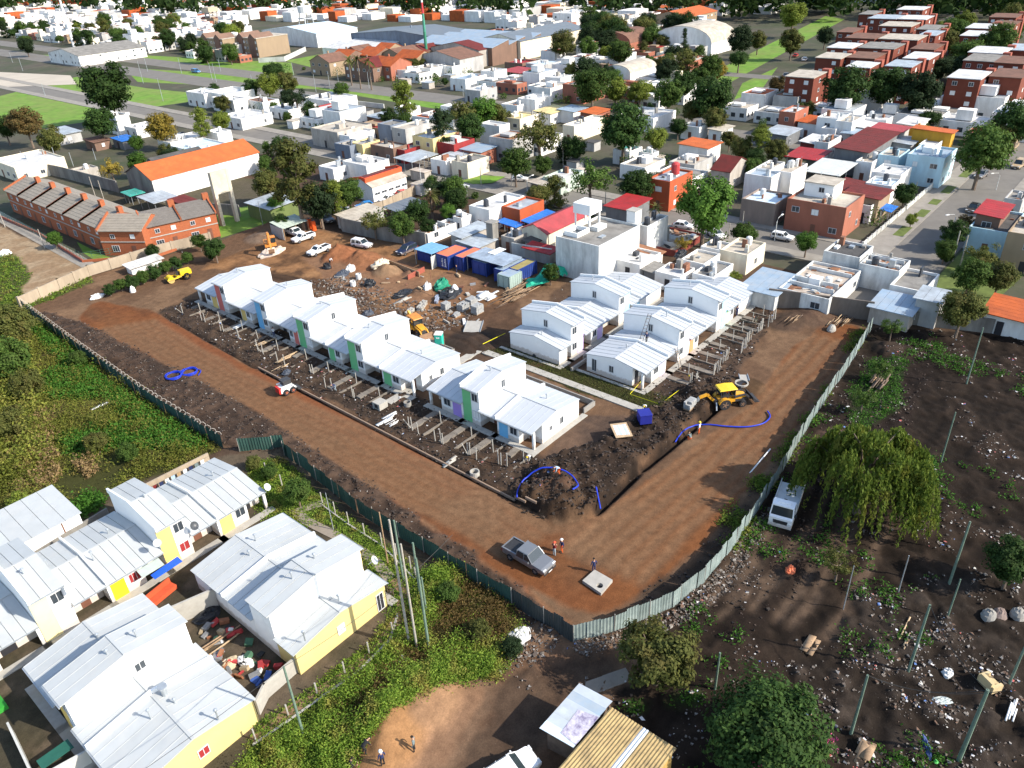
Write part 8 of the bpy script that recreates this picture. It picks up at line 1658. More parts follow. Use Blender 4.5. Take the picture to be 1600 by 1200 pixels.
blocks(697,483,3,5,5,'single grey block stack in front of the white sheet pile'); blocks(724,484,4,6,5,'left one of the paired wrapped grey block stacks'); blocks(746,489,4,6,6,'right one of the paired grey block stacks'); blocks(737,476,4,6,5,'grey block stack behind the pair'); blocks(713,494,3,4,2,'low broken remainder of a block stack')
blocks(1077,645,4,3,3,'small stack of hollow grey blocks beside the trench', (.42,.3,.3)); blocks(660,481,5,3,3,'tumbled row of pale beams and blocks in the yard', (.6,.3,.22), .5, CONCL, .12); blocks(640,489,4,3,2,'pale block heap left of the tumbled row', (.5,.3,.25), .3, CONCL, .15); blocks(683,470,5,2,2,'blue-grey block row in the yard', (.5,.3,.25), .7, mat('bluish_block', (.30,.33,.40), .9, .2, 2), .1)
def pile(px, py, n, L, r, label, m, spread=1.2, hgt_=.5, name='timber_pile', cat='pile', piece='plank', seed=1, ang=0, jit=.5):
 x, y = at(px, py); t = thing(name, label, cat, (x, y, zat(x, y))); rr = random.Random(seed)
 for i in range(n):
  l = L*rr.uniform(.6, 1.1); a = ang+rr.uniform(-jit, jit); z = r[1]/2+hgt_*rr.random()*(1-abs(i/n-.5)); MB().obox((0,0,0), (l, r[0], r[1]), 0, rr.uniform(-.2,.2), rr.uniform(-.09,.09)).obj(piece, m if not isinstance(m, list) else rr.choice(m), t, (rr.uniform(-spread, spread), rr.uniform(-spread, spread)*.6, z), a)
 return t
WOODL = mat('pale_timber', (.46,.33,.20), .85, .2, 2); WOODD = mat('dark_timber', (.14,.10,.075), .9, .25, 2)
pile(812,458,46,3.6,(.14,.07),'tangled heap of scaffold timber below the green netting', [WOOD, WOODD, WOOD], 2.6, 1.0, seed=3, ang=.5, jit=.9); pile(803,446,16,4.2,(.2,.06),'stack of orange-brown planks beside the mint cabin', WOODL, 1.0, .7, seed=4, ang=.25, jit=.12); pile(790,470,12,4,(.12,.06),'loose timber lying in front of the scaffold heap', [WOOD, WOODD], 2.0, .2, seed=5, ang=.3, jit=.8)
pile(755,466,12,2.6,(.95,.06),'pile of white insulated panels in the yard', mat('white_panel_sheet', (.66,.66,.64), .6, .06, 1), .35, .75, 'panel_pile', 'pile', 'panel', 6, .9, .15); pile(768,463,14,2.0,(.5,.05),'scattered white offcuts beside the panel pile', MATS['white_panel_sheet'], 1.6, .3, 'offcut_pile', 'pile', 'offcut', 7, .4, 1.4); pile(629,470,4,4.5,(.5,.10),'two long pale beams on the ground behind the two-storey houses', CONCL, .5, .12, 'beam_pile', 'pile', 'beam', 8, 1.05, .05)
pile(1312,505,26,2.2,(.10,.08),'brushwood heap at the far end of the right-hand road', [WOOD, WOODD, WOODL], 1.8, .8, 'brushwood', 'pile', 'branch', 9, .5, 1.5); pile(1372,600,22,2.4,(.16,.13),'heap of sawn logs and branches in the vacant lot', [WOODD, WOODD, WOOD], 1.6, .7, 'brushwood', 'pile', 'branch', 10, .6, 1.4); pile(1240,505,14,1.8,(.08,.06),'small brush heap at the end of the garden posts', [WOOD, WOODD], 1.4, .5, 'brushwood', 'pile', 'branch', 11, .5, 1.5); pile(605,655,9,2.6,(.3,.06),'white planks dumped beside the chamber', MATS['white_panel_sheet'], .8, .25, seed=12, ang=.4, jit=.6); pile(616,661,10,1.6,(.06,.05),'white frame scraps in front of the chamber', PVC, .7, .3, 'scrap_pile', 'pile', 'bar', 13, .4, 1.2)
pile(448,560,6,2.6,(.16,.08),'planks across the garden of the long row', WOODL, .8, .2, seed=14, ang=.2, jit=.6); pile(417,537,7,2.4,(.14,.07),'wooden trestle scraps in the long row gardens', WOODL, .7, .4, seed=15, ang=.9, jit=.6); pile(437,574,4,2.6,(.12,.06),'orange planks by the road kerb', WOODL, .6, .15, seed=16, ang=.7, jit=.1); pile(375,510,4,3.2,(.35,.06),'ladder-like scaffold board leaning in the gardens', PVC, .5, .3, seed=17, ang=1.2, jit=.2); pile(703,722,3,2.6,(.35,.07),'two loose concrete boards in the lower garden', CONCL, .5, .1, seed=18, ang=1.1, jit=.1)
pile(160,632,3,3.0,(.5,.08),'white plank lying in the weeds', PVC, .8, .3, seed=19, ang=1.2, jit=.15); pile(1420,990,3,2.8,(.12,.1),'pale sticks in the rubble', WOODL, .9, .1, seed=20, ang=.3, jit=.8); pile(1265,1010,3,2.2,(.6,.08),'brown board lying in the rubble', WOOD, .5, .15, seed=21, ang=.6, jit=.2); pile(1352,1178,3,1.8,(.7,.08),'brown boards at the bottom of the rubble', WOOD, .5, .12, seed=22, ang=.2, jit=.3); pile(1580,1112,4,2.0,(.12,.1),'whitish crossed sticks at the right of the rubble', PVC, .5, .2, seed=23, ang=.8, jit=1.2); pile(1187,720,1,5.5,(.14,.14),'long white pipe lying beside the right-hand road', PVC, .1, .05, 'pipe', 'pipe', 'length', 24, .35, .05)
jr = random.Random(8)
for i in range(60):
 u, v = jr.uniform(500,760), jr.uniform(430,505)
 if v > 440+.33*(u-500)-12 and u < 690: continue
 x, y = at(u, v); s_ = (jr.uniform(.2,2.2), jr.uniform(.1,.6), jr.uniform(.06,.4)); tag(MB().obox((0,0,s_[2]/2), s_, 0, jr.uniform(-.2,.2), jr.uniform(-.15,.15)).obj('scrap', jr.choice([WOOD, WOODL, CONC, CONCL, PVC, STEEL, RUST, BLK]), None, (x, y, zat(x, y)), rz=jr.uniform(0,3)), 'loose scrap of board, block or pipe lying in the material yard', 'scrap', 'scraps in the material yard')
def lump(px, py, size, m, label, name='tarpaulin', cat='tarpaulin', seed=1, segs=14, z0=None, rz=0, amp=.28):
 x, y = at(px, py); rng = np.random.default_rng(seed); a, b_, c = size; rings = []
 for i in range(8):
  f = i/7; ph = f*math.pi/2; r = math.cos(ph)+.02; rings.append([(a*r*math.cos(6.2832*k/segs)*(1+amp*rng.normal()*.5), b_*r*math.sin(6.2832*k/segs)*(1+amp*rng.normal()*.5), c*math.sin(ph)*(1+amp*.6*rng.normal()) if i else -.1) for k in range(segs)])
 o = MB().loft(rings).obj(name, m, None, (x, y, zat(x, y) if z0 is None else z0), rz=rz); return tag(o, label, cat)
TGR = mat('green_tarpaulin', (.02,.22,.13), .6, .2, 2); TBK = mat('black_tarpaulin', (.018,.02,.024), .45, .2, 2); TGY = mat('dark_bluegrey_tarpaulin', (.05,.06,.08), .5, .2, 2); SACK = mat('white_sacks', (.55,.55,.53), .8, .1, 2)
lump(691,452,(1.5,1.1,1.5),TGR,'green tarpaulin draped over a heap in the yard',seed=2); lump(703,462,(2.2,1.4,.9),TBK,'black tarpaulin heap beside the green one',seed=3); lump(711,458,(.7,.6,1.2),SACK,'pale wrapped pallet on the tarpaulin heap','wrapped_pallet','pallet',seed=4,amp=.08); lump(630,460,(2.2,1.0,.7),TBK,'long black tarpaulin over sacks in the yard',seed=5); lump(578,446,(1.2,.9,1.0),TBK,'black tarpaulin bundle next to the white drums',seed=6); lump(535,430,(1.5,1.0,.8),TGY,'dark blue-grey tarpaulin with scraps below the earth heap',seed=7); lump(511,419,(.8,.8,1.0),TBK,'black bundle at the foot of the orange earth heap',seed=8); lump(548,423,(1.0,.8,1.0),SACK,'pile of pale sacks beside the earth heap','sack_pile','sacks',seed=9); lump(595,420,(2.0,1.2,1.0),mat('cream_sacks', (.55,.46,.34), .85, .15, 2),'long heap of cream stones and sacks','sack_pile','sacks',seed=10); lump(669,456,(.9,.7,.9),SACK,'upright pale slabs beside the rusty lamp post','slab_heap','slabs',seed=11); lump(425,396,(3.0,1.6,.9),mat('pale_stone_heap', (.52,.42,.34), .9, .2, 2),'heap of pale broken stones by the excavator','stone_heap','stones',seed=12)
lump(575,490,(1.0,.8,.6),TGY,'dark round bundle behind the tall green house','bundle','bundle',seed=13); lump(448,583,(.7,.5,.5),TGY,'dark blue bundle by the road kerb','bundle','bundle',seed=14)
lump(1235,893,(.55,.45,.5),mat('orange_sheet', (.62,.16,.07), .6, .15, 3),'orange-red crumpled sheet on the muddy ruts','crumpled_sheet','sheet',seed=16); lump(1470,1098,(.9,.35,.35),mat('pale_plastic', (.42,.46,.44), .6, .1, 2),'pale plastic wrap lying in the rubble','plastic_wrap','plastic',seed=17,rz=2.2); lump(1481,1052,(.5,.4,.3),SACK,'pale lump of concrete in the rubble','concrete_lump','rubble',seed=18); lump(1545,962,(.7,.6,.7),CONC,'grey boulder at the right of the rubble, left one','boulder','boulder',seed=19,amp=.12); lump(1562,960,(.8,.6,.7),mat('brown_boulder', (.20,.15,.13), .9),'brownish boulder at the right of the rubble, middle one','boulder','boulder',seed=20,amp=.12); lump(1590,962,(.7,.6,.7),CONC,'grey boulder at the right photo edge','boulder','boulder',seed=21,amp=.12); lump(1446,1166,(.9,.25,.3),mat('navy_cloth', (.05,.08,.20), .8),'dark blue roll of cloth in the rubble','cloth_roll','cloth',seed=22,rz=.6); lump(1463,1190,(.2,.2,.15),mat('green_bag', (.15,.6,.15), .6),'small bright green bag at the bottom of the rubble','bag','bag',seed=23)
lump(1405,512,(.9,.8,.9),CONC,'pale stump block in front of the dark wall','stump','stump',seed=24,amp=.1); lump(1299,516,(.8,.6,.9),CONCL,'pale concrete block at the far end of the right-hand road','concrete_lump','rubble',seed=25,amp=.1); lump(152,465,(1.3,.6,.6),PVC,'white plastic bundle at the foot of the beige wall','bundle','bundle',seed=26); lump(208,456,(.5,.5,1.2),PVC,'white upright sack among the shrubs','sack','sack',seed=27,amp=.1); lump(812,995,(1.2,.9,.4),SACK,'heap of white rubbish below the fence corner','rubbish_heap','rubbish',seed=28); lump(733,1004,(.5,.4,.35),SACK,'white rag in the brambles','rag','rag',seed=29); lump(626,1033,(.6,.5,.4),SACK,'white and black rag in the brambles below the poles','rag','rag',seed=30)
lump(1062,402+20,(1.6,.8,.8),TBK,'black tarpaulin thrown over a roof edge behind the new houses',seed=31,z0=2.8); lump(8,398,(1.2,.8,.9),PVC,'white covered object on the lawn by the sandy track','covered_object','cover',seed=32)
# single objects of the site
def tyre(px, py, r, label, m=CONCL, h=.7, inner=DARK):
 x, y = at(px, py); t = thing('concrete_ring', label, 'pipe', (x, y, zat(x, y)-.05)); b = MB(); n = 16
 ring = lambda rr, z: [(rr*math.cos(6.2832*k/n), rr*math.sin(6.2832*k/n), z) for k in range(n)]
 b.loft([ring(r, 0), ring(r, h), ring(r*.8, h), ring(r*.8, .05)], cap=False).obj('ring_wall', m, t); MB().poly(ring(r*.8, .06)).obj('floor', inner, t)
tyre(742,742,.55,'pale concrete ring standing in the lower garden soil'); tyre(561,436,.5,'white drum in the yard, upper one', TANKW, 1.0); tyre(552,447,.5,'white drum in the yard, lower one', TANKW, 1.0); tyre(705,463,.45,'mint and white drum at the tarpaulin heap', TANKW, .9); tyre(1158,604,.9,'square-lipped manhole at the far gardens', CONCL, .25); tyre(637,633,.5,'grey drum lying near the walkway', CONC, .6)
# the square slab with a hole
t = thing('concrete_slab', 'square pale concrete slab with a round hole on the dirt road corner', 'slab', cz((932,912))); p = [at(910,911), at(939,931), at(957,910), at(929,894)]; cx0, cy0 = t.location.x, t.location.y; z0 = .04
P4 = [Vector((a-cx0, b-cy0, 0)) for a, b in p]; hc = Vector((*at(937,919), 0))-Vector((cx0, cy0, 0)); n = 16; hr = .32; b = MB(); hole = [hc+Vector((hr*math.cos(6.2832*k/n), hr*math.sin(6.2832*k/n), 0)) for k in range(n)]
outer = []
for k in range(n):
 d = (hole[k]-hc).normalized(); best = 99
 for i in range(4):
  a, c = P4[i], P4[(i+1) % 4]; e = c-a; den = d.x*e.y-d.y*e.x
  if abs(den) < 1e-9: continue
  w = a-hc; s_ = (w.x*e.y-w.y*e.x)/den; u = (w.x*d.y-w.y*d.x)/den
  if s_ > 0 and -1e-6 <= u <= 1+1e-6: best = min(best, s_)
 outer.append(hc+d*best)
crn = sorted(range(4), key=lambda i: 0); 
for k in range(n):
 k2 = (k+1) % n; poly = [hole[k], outer[k], outer[k2], hole[k2]]
 a0 = math.atan2(*(outer[k]-hc).yx); a1 = math.atan2(*(outer[k2]-hc).yx)
 for c in P4:
  ac = math.atan2(*(c-hc).yx); da = (ac-a0) % 6.28318; dt = (a1-a0) % 6.28318
  if 0 < da < dt: poly = [hole[k], outer[k], c, outer[k2], hole[k2]]
 b.poly([(v.x, v.y, .34) for v in poly]); b.poly([(hole[k].x, hole[k].y, -.1), (hole[k2].x, hole[k2].y, -.1), (hole[k2].x, hole[k2].y, .34), (hole[k].x, hole[k].y, .34)])
for i in range(4): a, c = P4[i], P4[(i+1) % 4]; b.poly([(a.x,a.y,-.1),(c.x,c.y,-.1),(c.x,c.y,.34),(a.x,a.y,.34)])
b.obj('slab_top', CONCL, t); MB().poly([(v.x, v.y, .02) for v in hole]).obj('hole_floor', DARK, t)
# blue plastic crate, boards, tape, ladders
t = thing('crate', 'dark blue box with slatted front on the bare plot', 'box', cz((1006,670)), R_(48)); t.scale = (.8,)*3; BB_ = mat('dark_blue_plastic', (.02,.025,.22), .5, .1, 2)
MB().box(-.95,.95,-.9,.9,.05,1.5).obj('shell', BB_, t); MB().box(-1,1,-.95,.95,1.5,1.6).obj('lid', BB_, t)
for i in range(5): MB().box(-.85+i*.36,-.60+i*.36,-.95,-.905,.15,1.4).obj('slat', WOOD, t)
t = thing('sign_board', 'flat board with white and pale blue streaks lying on the bare plot', 'board', (*at(970,690), zat(*at(970,690))+.5), R_(48)); MB().box(-1.45,1.45,-1.0,1.0,0,.06).obj('board', WOODL, t)
for i in range(7): MB().box(-1.1+.02*i,1.1-.03*(i % 3),-.78+i*.225,-.60+i*.225,.063,.068).obj('stripe', [PVC, mat('pale_blue_film', (.45,.56,.68), .3), PVC][i % 3], t)
for p, lab, s_ in (((740,512),'large pale mould board lying by the block stacks',1.9),((1162,594),'square board at the edge of the far garden soil',.8),((1158,1187-0),'',0)):
 if s_: x, y = at(*p); t = thing('mould_board', lab, 'board', (x, y, zat(x, y)+.15), .6); MB().box(-s_,s_,-s_*.65,s_*.65,0,.08).obj('board', CONCL, t); MB().box(-s_-.06,s_+.06,-s_*.65-.08,-s_*.65-.005,-.1,.2).box(-s_-.06,s_+.06,s_*.65+.005,s_*.65+.08,-.1,.2).obj('rail', STEEL, t)
TAPE = mat('yellow_tape', (.75,.68,.03), .5)
def tape(pts, label, z=1.0):
 b = MB(); P = [(*at(*p), z) for p in pts]; o = P[0]
 for (a, c) in zip(P[:-1], P[1:]): b.poly([(a[0]-o[0],a[1]-o[1],-.05),(c[0]-o[0],c[1]-o[1],-.05),(c[0]-o[0],c[1]-o[1],.05),(a[0]-o[0],a[1]-o[1],.05)])
 tag(b.obj('warning_tape', TAPE, None, o), label, 'tape')
tape([(1004,601),(984,624),(1031,640),(1060,618)], 'yellow warning tape strung around the corner house porch', .8); tape([(755,545),(790,528)], 'yellow warning tape by the walkway junction', .8)
def ladder(p0, p1, label, n=9, w=.24):
 p0, p1 = Vector(p0), Vector(p1); t = thing('ladder', label, 'ladder', p0); d = p1-p0; sx = d.cross(Vector((0,0,1))).normalized()
 if sx.length < .1: sx = Vector((1,0,0))
 for s_ in (-1, 1): MB().tube([sx*w*s_, d+sx*w*s_], .04, 5).obj('rail', MDARK, t)
 for i in range(n): q = d*((i+.5)/n); MB().tube([q-sx*w, q+sx*w], .03, 4).obj('rung', WOOD, t)
ladder((81.0, 48.3, 3.2), (84.25, 48.9, 6.3), 'dark ladder from the low roof to the two-storey gable'); ladder((82.9, 42.9, .1), (83.2, 44.0, 3.0), 'wooden ladder leaning at the front of the orange-panel house row')
# hoses
HOSE = mat('blue_hose', (.015,.04,.42), .4, .1, 2)
def hose(pts, label, r=.09, z=.1, name='hose'):
 P = [at(*p) for p in pts]; Q = []
 for i in range(len(P)-1):
  p0 = P[max(i-1,0)]; p1 = P[i]; p2 = P[i+1]; p3 = P[min(i+2, len(P)-1)]
  for k in range(6):
   t_ = k/6; Q.append(tuple(.5*((2*p1[j])+(-p0[j]+p2[j])*t_+(2*p0[j]-5*p1[j]+4*p2[j]-p3[j])*t_*t_+(-p0[j]+3*p1[j]-3*p2[j]+p3[j])*t_**3) for j in (0,1)))
 Q.append(P[-1]); x0, y0 = Q[0]; zs = np.convolve(np.pad([max(zat(x, y), -.3) for x, y in Q], 6, mode='edge'), np.ones(13)/13, 'valid')+.06; tag(MB().tube([(q[0]-x0, q[1]-y0, zq+z) for q, zq in zip(Q, zs)], r, 7).obj(name, HOSE, None, (x0, y0, 0), smooth=True), label, 'hose')
hose([(1199,643),(1203,652),(1195,661),(1180,666),(1160,668),(1130,667),(1105,664),(1085,665),(1067,674),(1055,690)], 'thick blue hose crossing the right-hand road into the trench'); hose([(808,785),(810,776),(818,764),(832,757),(852,755),(875,757),(892,762),(901,772),(903,782),(895,792)], 'blue hose looped over the soil heap', .09, .55); hose([(931,777),(934,786),(938,799)], 'short blue hose end hanging into the trench', .09, .3)
for k, (p, lab) in enumerate((((272,590),'coil of blue hose on the dirt road side, left coil'),((296,582),'coil of blue hose on the dirt road side, right coil'))):
 x, y = at(*p); pts = [( (1.05+.10*math.sin(i*.7))*math.cos(i*.42), (1.05+.10*math.sin(i*.7))*math.sin(i*.42), .12+.05*(i//15)+.03*math.sin(i)) for i in range(80)]; tag(MB().tube(pts, .065, 6).obj('hose_coil', HOSE, None, (x, y, zat(x, y)), smooth=True), lab, 'hose')
hose([(308,577),(314,580),(310,587)], 'loose tail of the blue hose coils', .065)
# green netting
def netting(pts, wid, label, m):
 P = [Vector((*at(a, b, z), z)) for a, b, z in pts]; b = MB(); rr = random.Random(3); n = 7; rows = []
 for i, p in enumerate(P):
  d = (P[min(i+1, len(P)-1)]-P[max(i-1, 0)]).normalized(); sx = d.cross(Vector((0,0,1))).normalized(); rows.append([p-P[0]+sx*wid*(k/(n-1)-.5)+Vector((0,0,.22*math.sin(k*2.1+i*1.3)+rr.uniform(-.08,.08))) for k in range(n)])
 for i in range(len(rows)-1):
  for k in range(n-1): b.poly([rows[i][k], rows[i][k+1], rows[i+1][k+1], rows[i+1][k]])
 tag(b.obj('netting', m, None, P[0], smooth=True), label, 'netting')
netting([(822,446,.4),(829,443,.7),(838,440,.8),(846,436,.9),(853,430,1.2),(859,424,1.6),(863,418,2.0),(870,418,1.9)], 3.2, 'bright green netting draped over the timber heap', mat('green_netting', (.02,.36,.22), .7, .12, 1.5))
netting([(872,418,2.0),(878,422,1.5),(881,430,.8)], 1.6, 'short green netting end hanging from a post', MATS['green_netting'])
pile(880,410,5,2.6,(.12,.12),'posts and cross bars holding the green netting', WOODD, 1.0, 1.2, 'netting_rack', 'frame', 'bar', 33, .6, .9)
tag(MB().box(-.4,.4,-.35,.35,0,.55).box(-.5,.5,-.1,.1,.55,.62).obj('gas_box', MDARK, None, (74.9, 64.2, .02)), 'black equipment box beside the grass strip house', 'box'); lump(836,556,(.5,.4,.4),TBK,'black bag lying on the grass strip edge','bag','bag',seed=41)
# masonry-walled sand bays
for a, b, lab in (((605,412),(655,432),'rough timber wall along the sand bay'),((638,437),(663,424),'rusty brown board wall closing the sand bay')): wall_run('bay_wall', lab, 'wall', [at(*a), at(*b)], .9, .14, WOOD if a[0] == 605 else BRICKR)
# ---------------------------------------------------------------- details of the older estate
def dish(loc, r, m, label, az):
 t = thing('satellite_dish', label, 'satellite dish', loc, az); rings = []
 for i in range(5): f = i/4; rings.append([(r*f*math.cos(6.2832*k/14)+.001*i, .35*r*f*f, r*f*math.sin(6.2832*k/14)) for k in range(14)])
 o = MB().loft([[(x, -y, z) for x, y, z in q] for q in rings], cap=False).obj('reflector', m, t, (0,-.35,.3)); o.rotation_euler = (R_(-35),0,0); MB().tube([(0,.2,-.2),(0,-.2,.2),(0,-.35,.3)], .03, 5).obj('bracket', STEEL, t); MB().tube([(0,-.35,.0),(0,-.95,.45)], .02, 4).obj('feed_arm', STEEL, t)
DSH = mat('dark_dish', (.06,.065,.07), .4, .1, 3); DLG = mat('pale_dish', (.5,.52,.52), .5, .05, 3)
dish((22.5,63.2,3.4), .45, DSH, 'large dark satellite dish on the gold-panelled two-storey house', .3); dish((19.0,63.2,3.9), .38, DLG, 'grey satellite dish at the corner of the gold-panelled two-storey house', -.2); dish((31.0,63.6,2.6), .42, DLG, 'grey satellite dish at the porch end of the upper row', .4); dish((30.0,45.1,3.6), .42, DLG, 'pale satellite dish on the two-storey gable above the garden path', .6); dish((10.9,63.3,4.4), .42, DLG, 'white satellite dish on the roof edge above the pale yellow panel', .1)
for i, (p, z, lab) in enumerate((((145,872),3.4,'vent'),((214,996),5.6,'vent'),((235,1120),3.4,'vent'),((340,1120),3.4,'vent'),((75,885),3.2,'v'),((457,905),5.6,'v'),((476,997),3.4,'v'),((400,845),3.2,'v'))):
 x, y = at(*p, z); b = MB().tube([(0,0,-.3),(0,0,.75)], .07, 7).tube([(0,0,.75),(0,0,.83),(0,0,.9)], [.15,.16,.04], 9); tag(b.obj('roof_vent', STEEL, None, (x, y, z)), 'galvanised vent pipe with cap on the roofs of the older estate', 'vent pipe', 'vent pipes on the older roofs')
x, y = at(255,1180,3.3); tag(MB().tube([(0,0,-.3),(0,0,.7)], .22, 9).tube([(0,0,.7),(0,0,.85)], .38, 10).obj('roof_vent', STEEL, None, (*at(257,1082,3.5), 3.4)), 'broad galvanised vent drum on the nearest roof', 'vent pipe')
# junk in the courtyard
jr = random.Random(6); JM = [mat('junk_'+n, c, .8, .2, 3) for n, c in dict(red=(.35,.04,.04), blue=(.04,.09,.30), white=(.5,.5,.48), rust=(.24,.10,.05), black=(.03,.03,.03), green=(.05,.12,.07), tan=(.35,.27,.17), grey=(.2,.2,.2)).items()]
for i in range(46):
 x, y = jr.uniform(15.9, 19.3), jr.uniform(44.0, 54.0); s_ = [jr.uniform(.15, .9) for _ in range(2)]+[jr.uniform(.08, .5)]
 tag(MB().obox((0,0,s_[2]/2), s_, 0, jr.uniform(-.3,.3), jr.uniform(-.3,.3)).obj('junk_item', jr.choice(JM), None, (x, y, .05), rz=jr.uniform(0,3)), 'odd piece of household junk heaped in the narrow courtyard', 'junk', 'junk heaped in the courtyard')
pile(17.0*0+345,1010,9,3.0,(.14,.06),'old boards across the junk courtyard', [WOOD, WOODL], .9, .6, seed=51, ang=1.1, jit=.5); lump(325,962,(1.2,.9,.5),TBK,'black sheet shading the yard between the estate rows',seed=52); lump(357,1040,(.9,.6,.5),mat('tan_cloth', (.45,.36,.24), .9),'tan cloth over junk in the courtyard','cloth','cloth',seed=53); lump(384,1036,(.5,.9,.5),PVC,'white and black covered motorbike in the courtyard','covered_object','cover',seed=54)
tag(MB().hexa([(-1.1,-.5,1.9),(1.1,-.5,1.9),(1.1,.5,2.2),(-1.1,.5,2.2),(-1.1,-.5,1.94),(1.1,-.5,1.94),(1.1,.5,2.24),(-1.1,.5,2.24)]).obj('awning', mat('grey_green_awning', (.35,.40,.36), .6), None, (17.6,62.8,0)), 'small grey-green porch awning beside the vivid yellow panel house', 'awning'); tag(MB().hexa([(-1.4,-.4,1.7),(1.4,-.6,2.0),(1.4,.3,2.1),(-1.4,.4,1.75),(-1.4,-.4,1.73),(1.4,-.6,2.03),(1.4,.3,2.13),(-1.4,.4,1.78)]).obj('awning', mat('blue_plastic_sheet', (.02,.10,.55), .4), None, (18.6,61.8,0)), 'strip of blue plastic sheeting over the front yard', 'awning')
tag(MB().box(-1.6,1.6,-.4,.4,0,.45).box(-1.6,1.6,.4,.55,.3,1.0).obj('sofa', mat('red_orange_cloth', (.48,.08,.03), .9), None, (16.9,60.6,.05), rz=.2), 'red-orange sofa-like seat in the front yard below the blue sheeting', 'sofa')
for i in range(9): x = 24.4+i*.72; b = MB(); n_ = 4; [b.poly([(-.22+.11*k,.03*(k % 2),0),(-.11+.11*k,.03*((k+1) % 2),0),(-.11+.11*k,.03*((k+1) % 2)+.02,-.75-.1*(i % 3)),(-.22+.11*k,.03*(k % 2)+.02,-.75-.1*(i % 3))]) for k in range(n_)]; tag(b.obj('garment', [CL['maroon'],CL['navy'],CL['white'],CL['lblue'],CL['tan'],CL['white'],CL['navy'],CL['grey'],CL['white']][i], None, (x, 75.0, 1.9)), 'garment hanging on the washing line behind the golden-panel house', 'laundry', 'washing behind the estate')
wire((24,75.0,1.92), (31,75.0,1.92), 'washing line behind the golden-panel house', .05, .012)
t = thing('picket_fence', 'dark wooden picket fence beside the garden path of the estate', 'fence', (30.6, 58.6, 0))
for i in range(46): MB().box(-.02,.02,-.05,.05,0,.95+.04*(i % 2)).obj('picket', WOODD, t, (.05*math.sin(i), -i*.34, 0))
for z in (.25,.75): MB().box(.03,.07,-15.4,.1,z,z+.07).obj('rail', WOODD, t)
# the tan tin shack at the lower edge
t = thing('shack', 'shack with stained tan corrugated roof at the lower photo edge', 'shack', (*at(960,1110,2.6), 0), 0); p0, p1, p2 = at(955,1105,2.6), at(1057,1170,2.6), at(873,1200,2.6)
dx, dy = Vector((p1[0]-p0[0], p1[1]-p0[1], 0)), Vector((p2[0]-p0[0], p2[1]-p0[1], 0)); o_ = Vector((*p0, 0)); t.location = o_; TANR = mat('stained_tan_roof', (.42,.30,.13), .7, .12, .8, (.06,.045,.03), .75, .8); SIL = mat('silver_sheet', (.48,.52,.56), .4, .1, .8, (.3,.3,.3), .3, 1, metal=.3)
n_ = 22
for i in range(n_):
 m_ = SIL if i in (11,12) else TANR; a, c = dx*(i/n_), dx*((i+1)/n_)
 b = MB()
 for k in range(2): u0, u1 = a.lerp(c, k/2), a.lerp(c, (k+1)/2); zz = [2.62,2.68] if k == 0 else [2.68,2.62]; b.poly([(u0.x,u0.y,zz[0]),(u1.x,u1.y,zz[1]),(u1.x+dy.x*1.25,u1.y+dy.y*1.25,zz[1]),(u0.x+dy.x*1.25,u0.y+dy.y*1.25,zz[0])])
 b.obj('roof_sheet', m_, t)
pol = [(0,0),(dx.x,dx.y),(dx.x+dy.x*1.2,dx.y+dy.y*1.2),(dy.x*1.2,dy.y*1.2)]; pol = [(sum(q[0] for q in pol)/4+(a-sum(q[0] for q in pol)/4)*.94, sum(q[1] for q in pol)/4+(b-sum(q[1] for q in pol)/4)*.94) for a, b in pol]; MB().extrz(pol, -.2, 2.56).obj('wall', mat('ochre_board', (.40,.26,.08), .8, .15, 1), t)
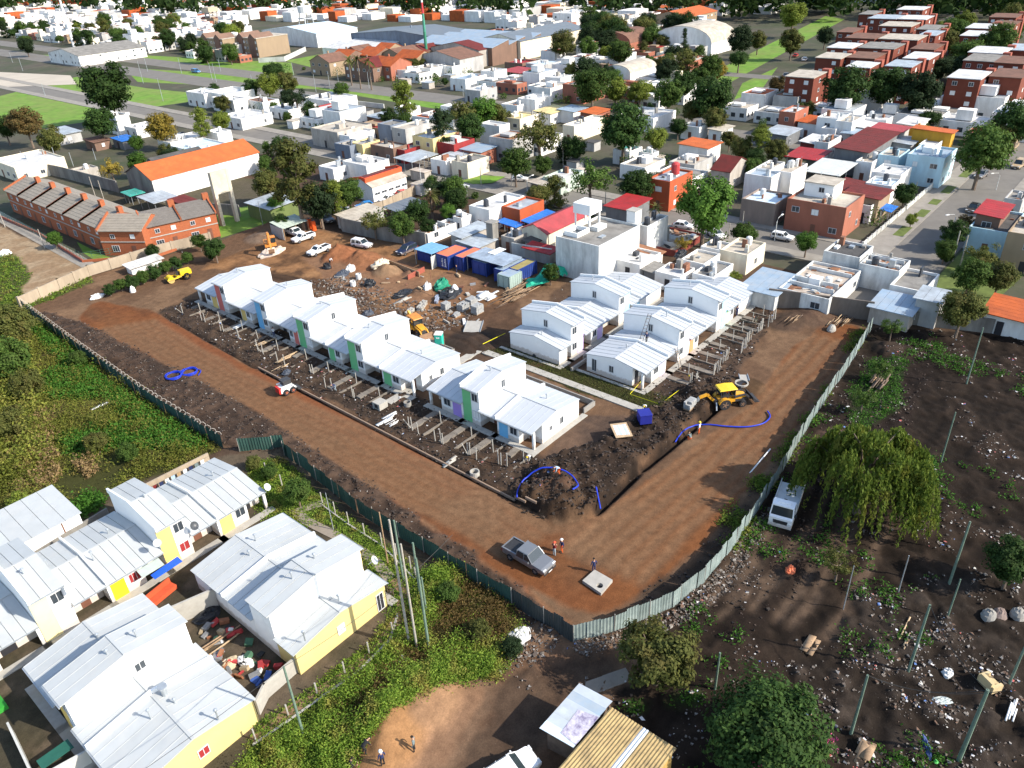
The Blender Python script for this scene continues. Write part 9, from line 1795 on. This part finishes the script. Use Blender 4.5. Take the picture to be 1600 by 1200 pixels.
t = thing('lean_to', 'lean-to of silver sheets with purple printed tarpaulin beside the tan shack roof', 'shack', (*at(905,1070,2.9), 0)); p0, p1, p2 = at(905,1068,2.9), at(957,1096,2.6), at(843,1138,2.7); dx, dy = Vector((p1[0]-p0[0], p1[1]-p0[1], -.3)), Vector((p2[0]-p0[0], p2[1]-p0[1], -.2)); t.location = (*p0, 2.9)
for i in range(6):
 a, c = dy*(i/6), dy*((i+1)/6); MB().hexa([a, a+dx, c+dx*.99, c, a+Vector((0,0,.04)), a+dx+Vector((0,0,.04)), c+dx*.99+Vector((0,0,.04)), c+Vector((0,0,.04))]).obj('roof_sheet', [SIL, RC['blue'], SIL, RC['tin'], SIL, RC['lblue']][i], t)
MB().poly([dx*.45+dy*.42+Vector((0,0,.07)), dx*1.0+dy*.36+Vector((0,0,.07)), dx*1.0+dy*.95+Vector((0,0,.07)), dx*.5+dy*.9+Vector((0,0,.07))]).obj('printed_tarpaulin', mat('purple_print', (.62,.60,.66), .5, .05, 1, (.05,.025,.12), .95, 1.6), t)
MB().extrz([(dx.x*.1+dy.x*.1, dx.y*.1+dy.y*.1), (dx.x*.95+dy.x*.1, dx.y*.95+dy.y*.1), (dx.x*.95+dy.x*.9, dx.y*.95+dy.y*.9), (dx.x*.1+dy.x*.9, dx.y*.1+dy.y*.9)], -3, -.55).obj('wall', WOODD, t)
for i, (a, b) in enumerate((((935,1072),(965,1095)),((965,1060),(1000,1085)))): x, y = at(*a); tag(MB().obox((0,0,.04), (2.1,1.3,.1), R_(-30)).obj('paving_slab', PATH, None, (x, y, max(0, zat(x, y)))), 'pale paving slabs on the earth behind the shack', 'slab', 'paving slabs behind the shack')
t = thing('armchair', 'discarded tan upholstered armchair standing in the rubble', 'armchair', cz((1545,1072)), 1.0); UPH = mat('tan_upholstery', (.52,.40,.22), .9, .1, 2)
MB().box(-.5,.5,-.45,.45,.05,.5).obj('seat', UPH, t); MB().box(-.55,.55,.3,.6,.1,1.05).obj('backrest', UPH, t)
for s_ in (-1, 1): MB().box(s_*.6-.13,s_*.6+.13,-.45,.5,.05,.72).obj('armrest', UPH, t)
